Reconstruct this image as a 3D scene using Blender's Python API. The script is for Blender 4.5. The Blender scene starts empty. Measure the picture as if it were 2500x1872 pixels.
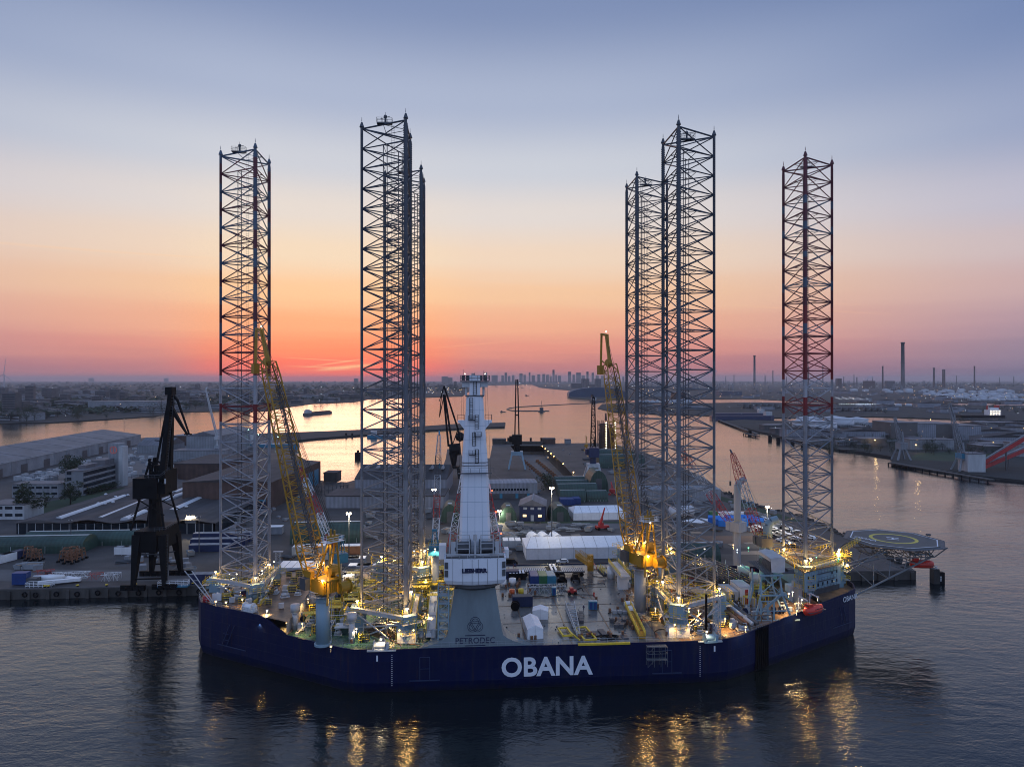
import bpy, math, random
from mathutils import Vector, Matrix
from mathutils.geometry import tessellate_polygon
random.seed(7)
R = math.radians
scn = bpy.context.scene
col = scn.collection
F = 1666.0; Y0 = 926.0; H = 70.0      # focal length in photo pixels, horizon row, eye height in metres

# ---------------------------------------------------------------- camera
cam = bpy.data.cameras.new('camera'); co = bpy.data.objects.new('camera', cam); col.objects.link(co)
co.location = (0, 0, H); co.rotation_euler = (R(90), 0, 0)
cam.sensor_width = 36; cam.lens = 36 * F / 2500; cam.shift_y = -10 / 2500
cam.clip_start = 1; cam.clip_end = 60000
scn.camera = co
scn.view_settings.view_transform = 'Standard'; scn.view_settings.look = 'None'
scn.view_settings.exposure = 0; scn.view_settings.gamma = 1
cy = scn.cycles
cy.max_bounces = 6; cy.volume_bounces = 0; cy.diffuse_bounces = 2; cy.glossy_bounces = 3; cy.transmission_bounces = 1
cy.sample_clamp_indirect = 2; cy.caustics_reflective = False; cy.caustics_refractive = False
cy.pixel_filter_type = 'BLACKMAN_HARRIS'; cy.filter_width = 1.0; cy.denoising_prefilter = 'ACCURATE'
cy.use_denoising = True; cy.use_light_tree = True

def lin(c):
    return tuple((x/255/12.92 if x/255 <= .04045 else ((x/255+.055)/1.055)**2.4) for x in c)

# ---------------------------------------------------------------- sky: dusk, glow low on the left of centre
SUNAZ = R(-15)                         # azimuth of the glow, measured from +Y towards +X
world = bpy.data.worlds.new('World'); scn.world = world; world.use_nodes = True
nt = world.node_tree; nt.nodes.clear(); N = nt.nodes.new; L = nt.links.new
out = N('ShaderNodeOutputWorld'); bg = N('ShaderNodeBackground'); L(bg.outputs[0], out.inputs[0])
tc = N('ShaderNodeTexCoord'); sx = N('ShaderNodeSeparateXYZ'); L(tc.outputs['Generated'], sx.inputs[0])
def mth(op, a, b=None, c=None, clamp=False):
    n = N('ShaderNodeMath'); n.operation = op; n.use_clamp = clamp
    for i, v in enumerate((a, b, c)):
        if v is None: continue
        if isinstance(v, (int, float)): n.inputs[i].default_value = v
        else: L(v, n.inputs[i])
    return n.outputs[0]
az = mth('ARCTAN2', sx.outputs[0], sx.outputs[1]); el = mth('ARCSINE', sx.outputs[2])
hor = mth('POWER', mth('ADD', mth('MULTIPLY', sx.outputs[0], sx.outputs[0]), mth('MULTIPLY', sx.outputs[1], sx.outputs[1])), .5)
dot = mth('DIVIDE', mth('ADD', mth('MULTIPLY', sx.outputs[0], math.sin(SUNAZ)), mth('MULTIPLY', sx.outputs[1], math.cos(SUNAZ))), mth('MAXIMUM', hor, .001))
# faint horizontal streaks: wobble the elevation with stretched noise
cmb = N('ShaderNodeCombineXYZ'); L(mth('MULTIPLY', az, 2.2), cmb.inputs[0]); L(mth('MULTIPLY', el, 34), cmb.inputs[1])
nz = N('ShaderNodeTexNoise'); nz.inputs['Scale'].default_value = 1.6; nz.inputs['Detail'].default_value = 5; L(cmb.outputs[0], nz.inputs['Vector'])
wob = mth('MULTIPLY', mth('SUBTRACT', nz.outputs[0], .5), mth('MULTIPLY', mth('SUBTRACT', 1, mth('MULTIPLY', el, 3.2), clamp=True), .035))
e01 = mth('MULTIPLY', mth('ADD', mth('MAXIMUM', el, 0), wob), 1/ (math.pi/2), clamp=True)
def ramp(stops, fac):
    n = N('ShaderNodeValToRGB'); cr = n.color_ramp; cr.interpolation = 'EASE'
    while len(cr.elements) > 1: cr.elements.remove(cr.elements[-1])
    for i, (p, c) in enumerate(stops):
        e = cr.elements[0] if i == 0 else cr.elements.new(p)
        e.position = p; e.color = (*lin(c), 1)
    L(fac, n.inputs[0]); return n.outputs[0]
d = lambda deg: deg / 90
A = ramp([(d(0), (158,124,138)), (d(.9), (192,126,130)), (d(2.6), (226,148,134)), (d(4.5), (240,175,144)), (d(7), (244,198,160)), (d(10), (240,214,190)), (d(13.5), (226,217,212)), (d(17), (203,207,217)), (d(22), (170,181,206)), (d(29), (127,144,182)), (d(42), (136,160,206)), (d(90), (140,168,220))], e01)
GL = ramp([(d(0), (212,108,112)), (d(.9), (250,114,100)), (d(2.2), (252,138,106)), (d(4.5), (252,174,130)), (d(7), (251,202,156)), (d(10), (244,219,190)), (d(13.5), (230,219,210)), (d(17), (205,208,217)), (d(22), (171,182,207)), (d(29), (128,145,183)), (d(42), (136,160,206)), (d(90), (140,168,220))], e01)
B = ramp([(d(0), (118,112,140)), (d(1.6), (140,128,152)), (d(4), (178,150,164)), (d(6.5), (200,170,173)), (d(9), (202,185,190)), (d(12), (188,186,204)), (d(17), (150,162,194)), (d(24), (114,134,177)), (d(30), (88,112,160)), (d(42), (120,148,200)), (d(90), (140,168,220))], e01)
Cc = ramp([(d(0), (140,158,205)), (d(8), (178,196,236)), (d(25), (174,196,238)), (d(50), (150,180,235)), (d(90), (140,168,220))], e01)
def smooth(x, lo, hi):
    n = N('ShaderNodeMapRange'); n.interpolation_type = 'SMOOTHSTEP'; L(x, n.inputs['Value'])
    n.inputs['From Min'].default_value = lo; n.inputs['From Max'].default_value = hi
    return n.outputs[0]
def mix(f, a, b):
    n = N('ShaderNodeMix'); n.data_type = 'RGBA'; L(f, n.inputs[0]); L(a, n.inputs[6]); L(b, n.inputs[7]); return n.outputs[2]
m1 = mix(smooth(dot, .975, .999), mix(smooth(dot, .55, .975), B, A), GL)
# a duller patch of low cloud at the far left
lf = mth('MULTIPLY', smooth(mth('MULTIPLY', az, -1), .35, .80), .45)
m1 = mix(lf, m1, B)
m2 = mix(smooth(dot, -.5, .55), Cc, m1)
# contrails and bright wisps, thin lines at fixed places of the sky
def contrail(a0, e0, a1, e1, w, s):
    u = mth('DIVIDE', mth('SUBTRACT', az, a0), a1-a0)
    le = mth('ADD', mth('MULTIPLY', u, e1-e0), e0)
    dd = mth('ABSOLUTE', mth('SUBTRACT', el, le))
    k = mth('SUBTRACT', 1, mth('DIVIDE', dd, w), clamp=True)
    k = mth('MULTIPLY', k, k)
    ins = mth('MULTIPLY', mth('GREATER_THAN', u, 0), mth('LESS_THAN', u, 1))
    fade = mth('MULTIPLY', mth('MULTIPLY', u, mth('SUBTRACT', 1, u)), 4, clamp=True)
    return mth('MULTIPLY', mth('MULTIPLY', k, mth('MULTIPLY', ins, fade)), s)
def sk(px, py):
    x = px-1250; return math.atan2(x, F), math.atan2(Y0-py, math.hypot(F, x))
tot = None
for (p0, p1, w, s) in [((-300,565),(560,632),.0022,.5),((1000,672),(1560,720),.0018,.35),((660,766),(880,790),.0012,.2),((680,872),(900,884),.0012,.8),((740,897),(905,874),.0022,.8),((770,903),(925,889),.0050,1.4),((690,893),(860,899),.0020,.6),
                       ((1750,742),(2200,768),.0018,.3),((1050,850),(1260,832),.0016,.35),((1900,735),(2130,745),.0012,.25),((700,905),(980,900),.0025,.3)]:
    a0, e0 = sk(*p0); a1, e1 = sk(*p1); c = contrail(a0, e0, a1, e1, w, s)
    tot = c if tot is None else mth('ADD', tot, c, clamp=True)
wc = N('ShaderNodeRGB'); wc.outputs[0].default_value = (*lin((255,205,150)), 1)
m3 = mix(mth('MULTIPLY', tot, .75), m2, wc.outputs[0])
L(m3, bg.inputs['Color']); bg.inputs['Strength'].default_value = 1.0
nis = N('ShaderNodeTexSky'); nis.sky_type = 'NISHITA'; nis.sun_disc = False; nis.sun_elevation = R(.5); nis.sun_rotation = SUNAZ
bg2 = N('ShaderNodeBackground'); L(nis.outputs[0], bg2.inputs[0]); bg2.inputs[1].default_value = .01
ad = N('ShaderNodeAddShader'); L(bg.outputs[0], ad.inputs[0]); L(bg2.outputs[0], ad.inputs[1]); L(ad.outputs[0], out.inputs[0])
# the last direct light of the set sun: very weak, warm
sl = bpy.data.lights.new('sun', 'SUN'); so = bpy.data.objects.new('sun', sl); col.objects.link(so)
sl.energy = .12; sl.angle = R(12); sl.color = (1, .55, .35)
so.rotation_euler = Vector((-math.sin(SUNAZ), -math.cos(SUNAZ), -.06)).to_track_quat('-Z', 'Y').to_euler(); so.location = (0, 0, 300)

# ---------------------------------------------------------------- projection helpers
def gp(px, py, z=3.0):
    """world point on the plane at height z seen at photo pixel px,py"""
    D = (H - z) * F / (py - Y0); return Vector(((px-1250)/F*D, D, z))
def qp(px, py, D):
    return Vector(((px-1250)*D/F, D, H-(py-Y0)*D/F))

# ---------------------------------------------------------------- mesh builder
class MB:
    def __init__(s): s.v = []; s.f = []; s.m = []; s.sm = []; s.cur = 0; s.s = False
    def add(s, vs, fs):
        b = len(s.v); s.v += [tuple(v) for v in vs]
        for f in fs: s.f.append(tuple(i+b for i in f)); s.m.append(s.cur); s.sm.append(s.s)
    def bx(s, x0, x1, y0, y1, z0, z1):
        s.add([(x0,y0,z0),(x1,y0,z0),(x1,y1,z0),(x0,y1,z0),(x0,y0,z1),(x1,y0,z1),(x1,y1,z1),(x0,y1,z1)],
              [(0,3,2,1),(4,5,6,7),(0,1,5,4),(1,2,6,5),(2,3,7,6),(3,0,4,7)])
    def box(s, c, sz, rz=0):
        hx, hy, hz = sz[0]/2, sz[1]/2, sz[2]/2; cs, sn = math.cos(rz), math.sin(rz)
        vs = [(c[0]+x*cs-y*sn, c[1]+x*sn+y*cs, c[2]+z) for z in (-hz,hz) for x, y in ((-hx,-hy),(hx,-hy),(hx,hy),(-hx,hy))]
        s.add(vs, [(0,3,2,1),(4,5,6,7),(0,1,5,4),(1,2,6,5),(2,3,7,6),(3,0,4,7)])
    def bar(s, p, q, r, n=4, r2=None, cap=True):
        p = Vector(p); q = Vector(q); d_ = q-p
        if d_.length < 1e-6: return
        d_.normalize(); a = Vector((0,0,1)) if abs(d_.z) < .95 else Vector((1,0,0))
        x = d_.cross(a).normalized(); y = d_.cross(x); r2 = r if r2 is None else r2
        vs = []; o = math.pi/4 if n == 4 else 0
        for c, rr in ((p, r), (q, r2)):
            for i in range(n):
                t = o+2*math.pi*i/n; vs.append(c + x*math.cos(t)*rr + y*math.sin(t)*rr)
        fs = [(i, (i+1)%n, n+(i+1)%n, n+i) for i in range(n)]
        if cap: fs += [tuple(range(n))[::-1], tuple(range(n, 2*n))]
        s.add(vs, fs)
    def cyl(s, x, y, z0, z1, r, r2=None, n=20): s.bar((x,y,z0), (x,y,z1), r, n, r2)
    def prism(s, poly, z0, z1):
        n = len(poly); s.add([(x,y,z0) for x,y in poly]+[(x,y,z1) for x,y in poly],
              [tuple(range(n))[::-1], tuple(range(n,2*n))]+[(i,(i+1)%n,n+(i+1)%n,n+i) for i in range(n)])
    def quad(s, *p): s.add(p, [tuple(range(len(p)))])
    def slab(s, pts, dz):
        """a plate over any corner points, dz thick downwards"""
        n = len(pts); t = [Vector(p) for p in pts]; b = [p-Vector((0,0,dz)) for p in t]
        s.add(t+b, [tuple(range(n)), tuple(range(2*n-1, n-1, -1))]+[(i, n+i, n+(i+1)%n, (i+1)%n) for i in range(n)])
    def ball(s, c, r, n=8, sc=(1,1,1)):
        m = max(4, n//2); vs = [(c[0],c[1],c[2]+r*sc[2])]
        for i in range(1, m):
            t = math.pi*i/m
            for j in range(n): vs.append((c[0]+r*sc[0]*math.sin(t)*math.cos(2*math.pi*j/n), c[1]+r*sc[1]*math.sin(t)*math.sin(2*math.pi*j/n), c[2]+r*sc[2]*math.cos(t)))
        vs.append((c[0],c[1],c[2]-r*sc[2])); L_ = len(vs)-1; fs = []
        for j in range(n): fs.append((0, 1+j, 1+(j+1)%n)); fs.append((L_, L_-n+(j+1)%n, L_-n+j))
        for i in range(m-2):
            for j in range(n): fs.append((1+i*n+j, 1+(i+1)*n+j, 1+(i+1)*n+(j+1)%n, 1+i*n+(j+1)%n))
        s.add(vs, fs)
    def barrel(s, x0, x1, y0, y1, z, h, n=10, wall=0, along='x'):
        """half-round roof (elliptic) from z up to z+h with vertical walls"""
        pr = [(-1, -wall)] if wall else []
        pr += [(-math.cos(math.pi*i/n), h*math.sin(math.pi*i/n)) for i in range(n+1)]
        if wall: pr.append((1, -wall))
        vs = []
        for e in (0, 1):
            for (a, b) in pr:
                if along == 'x': vs.append((x0 if e == 0 else x1, (y0+y1)/2+a*(y1-y0)/2, z+b))
                else: vs.append(((x0+x1)/2+a*(x1-x0)/2, y0 if e == 0 else y1, z+b))
        k = len(pr); s.add(vs, [(i, i+1, k+i+1, k+i) for i in range(k-1)]+[tuple(range(k)), tuple(range(2*k-1, k-1, -1))])
    def gable(s, x0, x1, y0, y1, z, h, along='x', over=0):
        x0 -= over; x1 += over; y0 -= over; y1 += over; xm, ym = (x0+x1)/2, (y0+y1)/2
        if along == 'x': vs = [(x0,y0,z),(x1,y0,z),(x1,y1,z),(x0,y1,z),(x0,ym,z+h),(x1,ym,z+h)]; fs = [(0,1,5,4),(2,3,4,5),(0,4,3),(1,2,5),(0,3,2,1)]
        else: vs = [(x0,y0,z),(x1,y0,z),(x1,y1,z),(x0,y1,z),(xm,y0,z+h),(xm,y1,z+h)]; fs = [(0,1,4),(1,2,5,4),(2,3,5),(3,0,4,5),(0,3,2,1)]
        s.add(vs, fs)
    def rail(s, path, h=1.1, r=.045, sp=1.8, mids=1):
        for a, b in zip(path, path[1:]):
            a = Vector(a); b = Vector(b); n = max(1, int((b-a).length/sp)); up = Vector((0,0,h))
            for i in range(n+1): p = a.lerp(b, i/n); s.bar(p, p+up, r, 3, cap=False)
            for k in range(mids+1): zz = Vector((0,0,h*(1-k/(mids+1)))); s.bar(a+zz, b+zz, r, 3, cap=False)
    def lattice(s, p, q, w0, w1, h0=None, h1=None, side=(1,0,0), bay=3.0, rc=.14, rb=.07, prof=None):
        """four-chord lattice boom from p to q"""
        p = Vector(p); q = Vector(q); ax = (q-p); Ln = ax.length; ax.normalize()
        sd = Vector(side); sd = (sd-ax*sd.dot(ax)).normalized(); up = sd.cross(ax); h0 = h0 or w0; h1 = h1 or w1
        n = max(2, int(round(Ln/bay)))
        def ring(t):
            if prof: w, h = prof(t)
            else: w = w0+(w1-w0)*t; h = h0+(h1-h0)*t
            c = p.lerp(q, t); return [c+sd*a*w/2+up*b*h/2 for a, b in ((-1,-1),(1,-1),(1,1),(-1,1))]
        prev = ring(0)
        for i in range(n):
            nx = ring((i+1)/n)
            for k in range(4):
                s.bar(prev[k], nx[k], rc, 4, cap=False)
                a, b = (prev[k], nx[(k+1)%4]) if (i+k)%2 else (prev[(k+1)%4], nx[k])
                s.bar(a, b, rb, 3, cap=False)
                s.bar(nx[k], nx[(k+1)%4], rb, 3, cap=False)
            prev = nx
    def ladder(s, p, q, w=.6, side=(1,0,0), r=.05, sp=.5):
        p = Vector(p); q = Vector(q); sd = Vector(side)*w/2; n = max(1, int((q-p).length/sp))
        s.bar(p-sd, q-sd, r, 3, cap=False); s.bar(p+sd, q+sd, r, 3, cap=False)
        for i in range(n+1): c = p.lerp(q, i/n); s.bar(c-sd, c+sd, r*.8, 3, cap=False)
    def build(s, name, mats, parent=None, loc=None, rz=None, label=None, cat=None, group=None, kind=None):
        me = bpy.data.meshes.new(name); me.from_pydata(s.v, [], s.f)
        if not isinstance(mats, (list, tuple)): mats = [mats]
        for m in mats: me.materials.append(m)
        if len(mats) > 1: me.polygons.foreach_set('material_index', s.m)
        if any(s.sm): me.polygons.foreach_set('use_smooth', s.sm)
        me.update(); o = bpy.data.objects.new(name, me); col.objects.link(o)
        if parent is not None: o.parent = parent
        if loc is not None: o.location = loc
        if rz: o.rotation_euler = (0, 0, rz)
        return tag(o, label, cat, group, kind)

def tag(o, label=None, cat=None, group=None, kind=None):
    for k, v in (('label', label), ('category', cat), ('group', group), ('kind', kind)):
        if v: o[k] = v
    return o
def T(name, label, cat, loc=(0,0,0), rz=0, group=None):
    o = bpy.data.objects.new(name, None); o.empty_display_size = .5; col.objects.link(o)
    o.location = loc; o.rotation_euler = (0, 0, rz); return tag(o, label, cat, group)
KIDS = {}
def dup(o, loc, rz=0, label=None, group=None, scale=None):
    def cp(a, par):
        c = a.copy(); col.objects.link(c)
        if par is not None: c.parent = par
        for ch in kids(a): cp(ch, c)
        return c
    c = cp(o, None); c.location = loc; c.rotation_euler = (0, 0, rz)
    if label: c['label'] = label
    if group: c['group'] = group
    if scale: c.scale = scale
    return c
def kids(o):
    if o.name not in KIDS: KIDS[o.name] = [c for c in bpy.data.objects if c.parent == o]
    return KIDS[o.name]

# ---------------------------------------------------------------- materials
MATS = {}
def mat(name, rgb, rough=.6, metal=0, var=.25, scale=.6, emis=None, est=1, streak=False, bump=0, spec=.5):
    if name in MATS: return MATS[name]
    m = bpy.data.materials.new(name); m.use_nodes = True; t = m.node_tree; b = t.nodes['Principled BSDF']
    b.inputs['Roughness'].default_value = rough; b.inputs['Metallic'].default_value = metal
    b.inputs['Specular IOR Level'].default_value = spec
    b.inputs['Base Color'].default_value = (*rgb, 1)
    if var:
        tcn = t.nodes.new('ShaderNodeTexCoord'); n = t.nodes.new('ShaderNodeTexNoise'); n.inputs['Scale'].default_value = scale; n.inputs['Detail'].default_value = 6; n.inputs['Roughness'].default_value = .65
        mp = t.nodes.new('ShaderNodeMapping'); t.links.new(tcn.outputs['Object'], mp.inputs[0]); t.links.new(mp.outputs[0], n.inputs['Vector'])
        if streak: mp.inputs['Scale'].default_value = (1, 1, .12)
        r = t.nodes.new('ShaderNodeValToRGB'); r.color_ramp.elements[0].position = .28; r.color_ramp.elements[1].position = .72
        r.color_ramp.elements[0].color = (*[c*(1-var) for c in rgb], 1); r.color_ramp.elements[1].color = (*[min(1, c*(1+var*.7)) for c in rgb], 1)
        t.links.new(n.outputs[0], r.inputs[0]); t.links.new(r.outputs[0], b.inputs['Base Color'])
        if bump:
            bp = t.nodes.new('ShaderNodeBump'); bp.inputs['Strength'].default_value = bump; bp.inputs['Distance'].default_value = .1
            t.links.new(n.outputs[0], bp.inputs['Height']); t.links.new(bp.outputs[0], b.inputs['Normal'])
    if emis: b.inputs['Emission Color'].default_value = (*emis, 1); b.inputs['Emission Strength'].default_value = est; m.cycles.emission_sampling = 'NONE'
    MATS[name] = m; return m
M = dict(
 hull=mat('hull_blue', (.0022,.0035,.036), .35, 0, .3, .15, streak=True),
 deck=mat('wet_deck', (.165,.168,.162), .22, 0, .62, .16, bump=.08),
 brown=mat('rusty_deck', (.16,.10,.062), .42, 0, .7, .35),
 green=mat('green_deck', (.04,.10,.07), .25, 0, .6, .3),
 white=mat('white_paint', (.78,.79,.80), .45, 0, .12, .3, streak=True),
 cwhite=mat('crane_white', (.74,.78,.84), .4, 0, .07, .15, streak=True),
 tarp=mat('white_tarp', (.78,.80,.83), .6, 0, .1, .8, bump=.3),
 grey=mat('grey_paint', (.30,.33,.36), .5, 0, .25, .4, streak=True),
 lgrey=mat('light_grey', (.45,.47,.49), .5, 0, .25, .4, streak=True),
 bgrey=mat('blue_grey', (.22,.34,.42), .45, 0, .2, .25, streak=True),
 dgrey=mat('dark_grey', (.07,.075,.085), .55, 0, .3, .5),
 leg=mat('leg_paint', (.085,.11,.15), .55, 0, .25, .35, spec=.3),
 black=mat('black_steel', (.005,.006,.008), .6, 0, .3, .5, spec=.12),
 yellow=mat('yellow_paint', (.38,.205,.012), .45, 0, .25, .5),
 ryel=mat('rail_yellow', (.70,.50,.03), .5, 0, .2, 1),
 red=mat('red_paint', (.42,.03,.03), .45, 0, .25, .5),
 orange=mat('orange_paint', (.62,.12,.03), .4, 0, .15, .5),
 lboat=mat('lifeboat_orange', (.62,.035,.02), .3, 0, .12, .5),
 blue=mat('blue_paint', (.010,.045,.19), .45, 0, .25, .5),
 navy=mat('navy_paint', (.012,.025,.085), .45, 0, .3, .5),
 teal=mat('teal_blue', (.03,.20,.32), .5, 0, .25, .5),
 cgreen=mat('container_green', (.03,.15,.06), .5, 0, .25, .5),
 sgreen=mat('shed_green', (.030,.075,.058), .55, 0, .25, .3),
 sgreenl=mat('shed_roof_light', (.42,.48,.48), .5, 0, .25, .3),
 asphalt=mat('asphalt', (.064,.056,.054), .7, 0, .62, .05),
 asph2=mat('dark_asphalt', (.032,.029,.032), .8, 0, .35, .05),
 concrete=mat('concrete', (.085,.08,.075), .8, 0, .4, .15, streak=True),
 pale=mat('pale_concrete', (.12,.112,.11), .8, 0, .3, .08),
 earth=mat('brown_earth', (.14,.085,.06), .9, 0, .4, .05),
 grass=mat('grass_green', (.028,.05,.022), .95, 0, .45, .06),
 rock=mat('dark_rock', (.035,.035,.035), .9, 0, .5, .3),
 roofd=mat('dark_roof', (.060,.056,.062), .8, 0, .3, .05),
 roofg=mat('grey_roof', (.18,.18,.20), .6, 0, .2, .05),
 wallg=mat('grey_wall', (.28,.30,.35), .6, 0, .2, .1, streak=True),
 brick=mat('brown_brick', (.10,.060,.050), .8, 0, .35, .1),
 glass=mat('dark_glass', (.012,.02,.03), .12, 0, .2, .3),
 skyl=mat('skylight', (.55,.58,.62), .35, 0, .2, .2),
 wood=mat('rusty_trestle', (.22,.10,.05), .8, 0, .4, .5),
 leaf=mat('leaf_green', (.028,.045,.022), .9, 0, .5, .4),
 bark=mat('bark', (.04,.03,.022), .9, 0, .3, 1),
 farb=mat('far_building', (.13,.125,.13), .8, 0, .35, .02),
 farl=mat('far_light_wall', (.30,.32,.35), .7, 0, .25, .02),
 tank=mat('tank_white', (.50,.52,.56), .5, 0, .12, .02),
 farland=mat('far_ground', (.026,.028,.027), .9, 0, .6, .012),
 rope=mat('cable', (.04,.035,.03), .7, 0, 0),
 ylw=mat('helideck_yellow', (.60,.50,.08), .6, 0, .2, 1),
 heli=mat('helideck_green', (.075,.082,.085), .6, 0, .25, .3),
 skin=mat('skin', (.45,.28,.2), .6, 0, 0),
)
def emi(name, rgb, st):
    return mat(name, rgb, .5, 0, 0, emis=rgb, est=st)
M['hblue'] = mat('hall_blue', (.012,.045,.10), .6, 0, .2, .02); M['side'] = mat('side_fitting_blue', (.012,.03,.09), .5, 0, .2, .5)
M['ped'] = mat('pedestal_grey', (.135,.18,.20), .5, 0, .25, .25, streak=True); M['mgrey'] = mat('mid_grey', (.13,.145,.16), .5, 0, .25, .4)
E = dict(warm=emi('lamp_warm', (1,.55,.16), 14), white=emi('lamp_white', (1,.82,.52), 14), cool=emi('lamp_cool', (.75,.9,1), 16),
         red=emi('lamp_red', (1,.05,.02), 12), green=emi('lamp_green', (.1,1,.35), 10), win=emi('lit_window', (1,.72,.35), 1.6), far=emi('far_lamp_warm', (1,.62,.3), 5), farc=emi('far_lamp_cool', (.8,.9,1), 4.5))
NL = [0]
def plight(p, power, c=(1,.66,.25), r=.25, down=False):
    l = bpy.data.lights.new('lamp_light', 'SPOT' if down else 'POINT')
    if down: l.spot_size = R(128); l.spot_blend = .35
    l.energy = power; l.color = c; l.shadow_soft_size = r
    o = bpy.data.objects.new('lamp_light', l); col.objects.link(o); o.location = p; NL[0] += 1; return o

def ribs(key, period, amt, var2=.25):
    """sheet cladding: narrow ribs and broad stains multiplied over the paint"""
    m = M[key]; t = m.node_tree; b = t.nodes['Principled BSDF']; n_ = t.nodes.new; k = t.links.new
    tc = n_('ShaderNodeTexCoord'); w_ = n_('ShaderNodeTexWave'); w_.inputs['Scale'].default_value = 2*math.pi/period/20; w_.bands_direction = 'X'; w_.inputs['Distortion'].default_value = 0; k(tc.outputs['Object'], w_.inputs['Vector'])
    r = n_('ShaderNodeMapRange'); r.inputs['To Min'].default_value = 1-amt; r.inputs['To Max'].default_value = 1; k(w_.outputs['Fac'], r.inputs['Value'])
    ns = n_('ShaderNodeTexNoise'); ns.inputs['Scale'].default_value = .09; ns.inputs['Detail'].default_value = 8; ns.inputs['Roughness'].default_value = .7; k(tc.outputs['Object'], ns.inputs['Vector'])
    r2 = n_('ShaderNodeMapRange'); r2.inputs['From Min'].default_value = .35; r2.inputs['From Max'].default_value = .65; r2.inputs['To Min'].default_value = 1-var2; r2.inputs['To Max'].default_value = 1.05; k(ns.outputs[0], r2.inputs['Value'])
    mu = n_('ShaderNodeMath'); mu.operation = 'MULTIPLY'; k(r.outputs[0], mu.inputs[0]); k(r2.outputs[0], mu.inputs[1])
    mx = n_('ShaderNodeMix'); mx.data_type = 'RGBA'; mx.blend_type = 'MULTIPLY'; mx.inputs[0].default_value = 1; k(b.inputs['Base Color'].links[0].from_socket, mx.inputs[6]); k(mu.outputs[0], mx.inputs[7]); k(mx.outputs[2], b.inputs['Base Color'])
for _k, _p, _a, _v in (('sgreen',1.6,.28,.35),('wallg',2.2,.25,.3),('farl',2.4,.16,.3),('roofg',3,.15,.4),('roofd',4,.18,.45),('brick',3.2,.2,.4),('farb',5,.2,.4),('concrete',4,.15,.4),('asphalt',400,.1,.45),('farland',300,.1,.5)): ribs(_k, _p, _a, _v)
def hull_material():
    m = M['hull']; m.node_tree.nodes['Principled BSDF'].inputs['Specular IOR Level'].default_value = .25; t = m.node_tree; b = t.nodes['Principled BSDF']; n_ = t.nodes.new; k = t.links.new
    tc = n_('ShaderNodeTexCoord'); sp_ = n_('ShaderNodeSeparateXYZ'); k(tc.outputs['Object'], sp_.inputs[0]); cb = n_('ShaderNodeCombineXYZ'); k(sp_.outputs[0], cb.inputs[0]); k(sp_.outputs[2], cb.inputs[1])
    br = n_('ShaderNodeTexBrick'); k(cb.outputs[0], br.inputs['Vector']); br.inputs['Scale'].default_value = 1; br.inputs['Brick Width'].default_value = 7; br.inputs['Row Height'].default_value = 2.3; br.inputs['Mortar Size'].default_value = .035; br.inputs['Mortar Smooth'].default_value = .6
    br.inputs['Color1'].default_value = (.0006,.0042,.038,1); br.inputs['Color2'].default_value = (.0009,.0054,.047,1); br.inputs['Mortar'].default_value = (.0008,.0035,.03,1)
    mp = n_('ShaderNodeMapping'); mp.inputs['Scale'].default_value = (.9,.9,.09); k(tc.outputs['Object'], mp.inputs[0]); ns = n_('ShaderNodeTexNoise'); ns.inputs['Scale'].default_value = 1.1; ns.inputs['Detail'].default_value = 6; k(mp.outputs[0], ns.inputs['Vector'])
    r1 = n_('ShaderNodeValToRGB'); r1.color_ramp.elements[0].position = .50; r1.color_ramp.elements[1].position = .74; k(ns.outputs[0], r1.inputs[0])
    mx = n_('ShaderNodeMix'); mx.data_type = 'RGBA'; k(r1.outputs[0], mx.inputs[0]); k(br.outputs[0], mx.inputs[6]); mx.inputs[7].default_value = (.009,.014,.040,1)
    r2 = n_('ShaderNodeMapRange'); r2.inputs['From Min'].default_value = 1.6; r2.inputs['From Max'].default_value = .4; k(sp_.outputs[2], r2.inputs['Value']); n2 = n_('ShaderNodeTexNoise'); n2.inputs['Scale'].default_value = .5; k(tc.outputs['Object'], n2.inputs['Vector'])
    mm = n_('ShaderNodeMath'); mm.operation = 'MULTIPLY'; k(r2.outputs[0], mm.inputs[0]); k(n2.outputs[0], mm.inputs[1])
    m2 = n_('ShaderNodeMix'); m2.data_type = 'RGBA'; k(mm.outputs[0], m2.inputs[0]); k(mx.outputs[2], m2.inputs[6]); m2.inputs[7].default_value = (.012,.012,.010,1); k(m2.outputs[2], b.inputs['Base Color'])
    bp = n_('ShaderNodeBump'); bp.inputs['Strength'].default_value = .5; bp.inputs['Distance'].default_value = .03; k(br.outputs['Fac'], bp.inputs['Height']); n3 = n_('ShaderNodeTexNoise'); n3.inputs['Scale'].default_value = .6; k(tc.outputs['Object'], n3.inputs['Vector']); b2 = n_('ShaderNodeBump'); b2.inputs['Strength'].default_value = .5; b2.inputs['Distance'].default_value = .10; k(n3.outputs[0], b2.inputs['Height']); k(bp.outputs[0], b2.inputs['Normal']); k(b2.outputs[0], b.inputs['Normal'])
hull_material()
_m = M['hull'].node_tree; _b = _m.nodes['Principled BSDF']; _src = _b.inputs['Base Color'].links[0].from_socket
_tc = _m.nodes.new('ShaderNodeTexCoord'); _mp = _m.nodes.new('ShaderNodeMapping'); _mp.inputs['Scale'].default_value = (1.6,1.6,.10); _mp.inputs['Location'].default_value = (31,7,2); _n = _m.nodes.new('ShaderNodeTexNoise'); _n.inputs['Scale'].default_value = 1.0; _n.inputs['Detail'].default_value = 7
_r = _m.nodes.new('ShaderNodeValToRGB'); _r.color_ramp.elements[0].position = .60; _r.color_ramp.elements[1].position = .76; _r.color_ramp.elements[1].color = (.55,.55,.55,1); _x = _m.nodes.new('ShaderNodeMix'); _x.data_type = 'RGBA'; _x.inputs[7].default_value = (.040,.018,.010,1)
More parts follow.
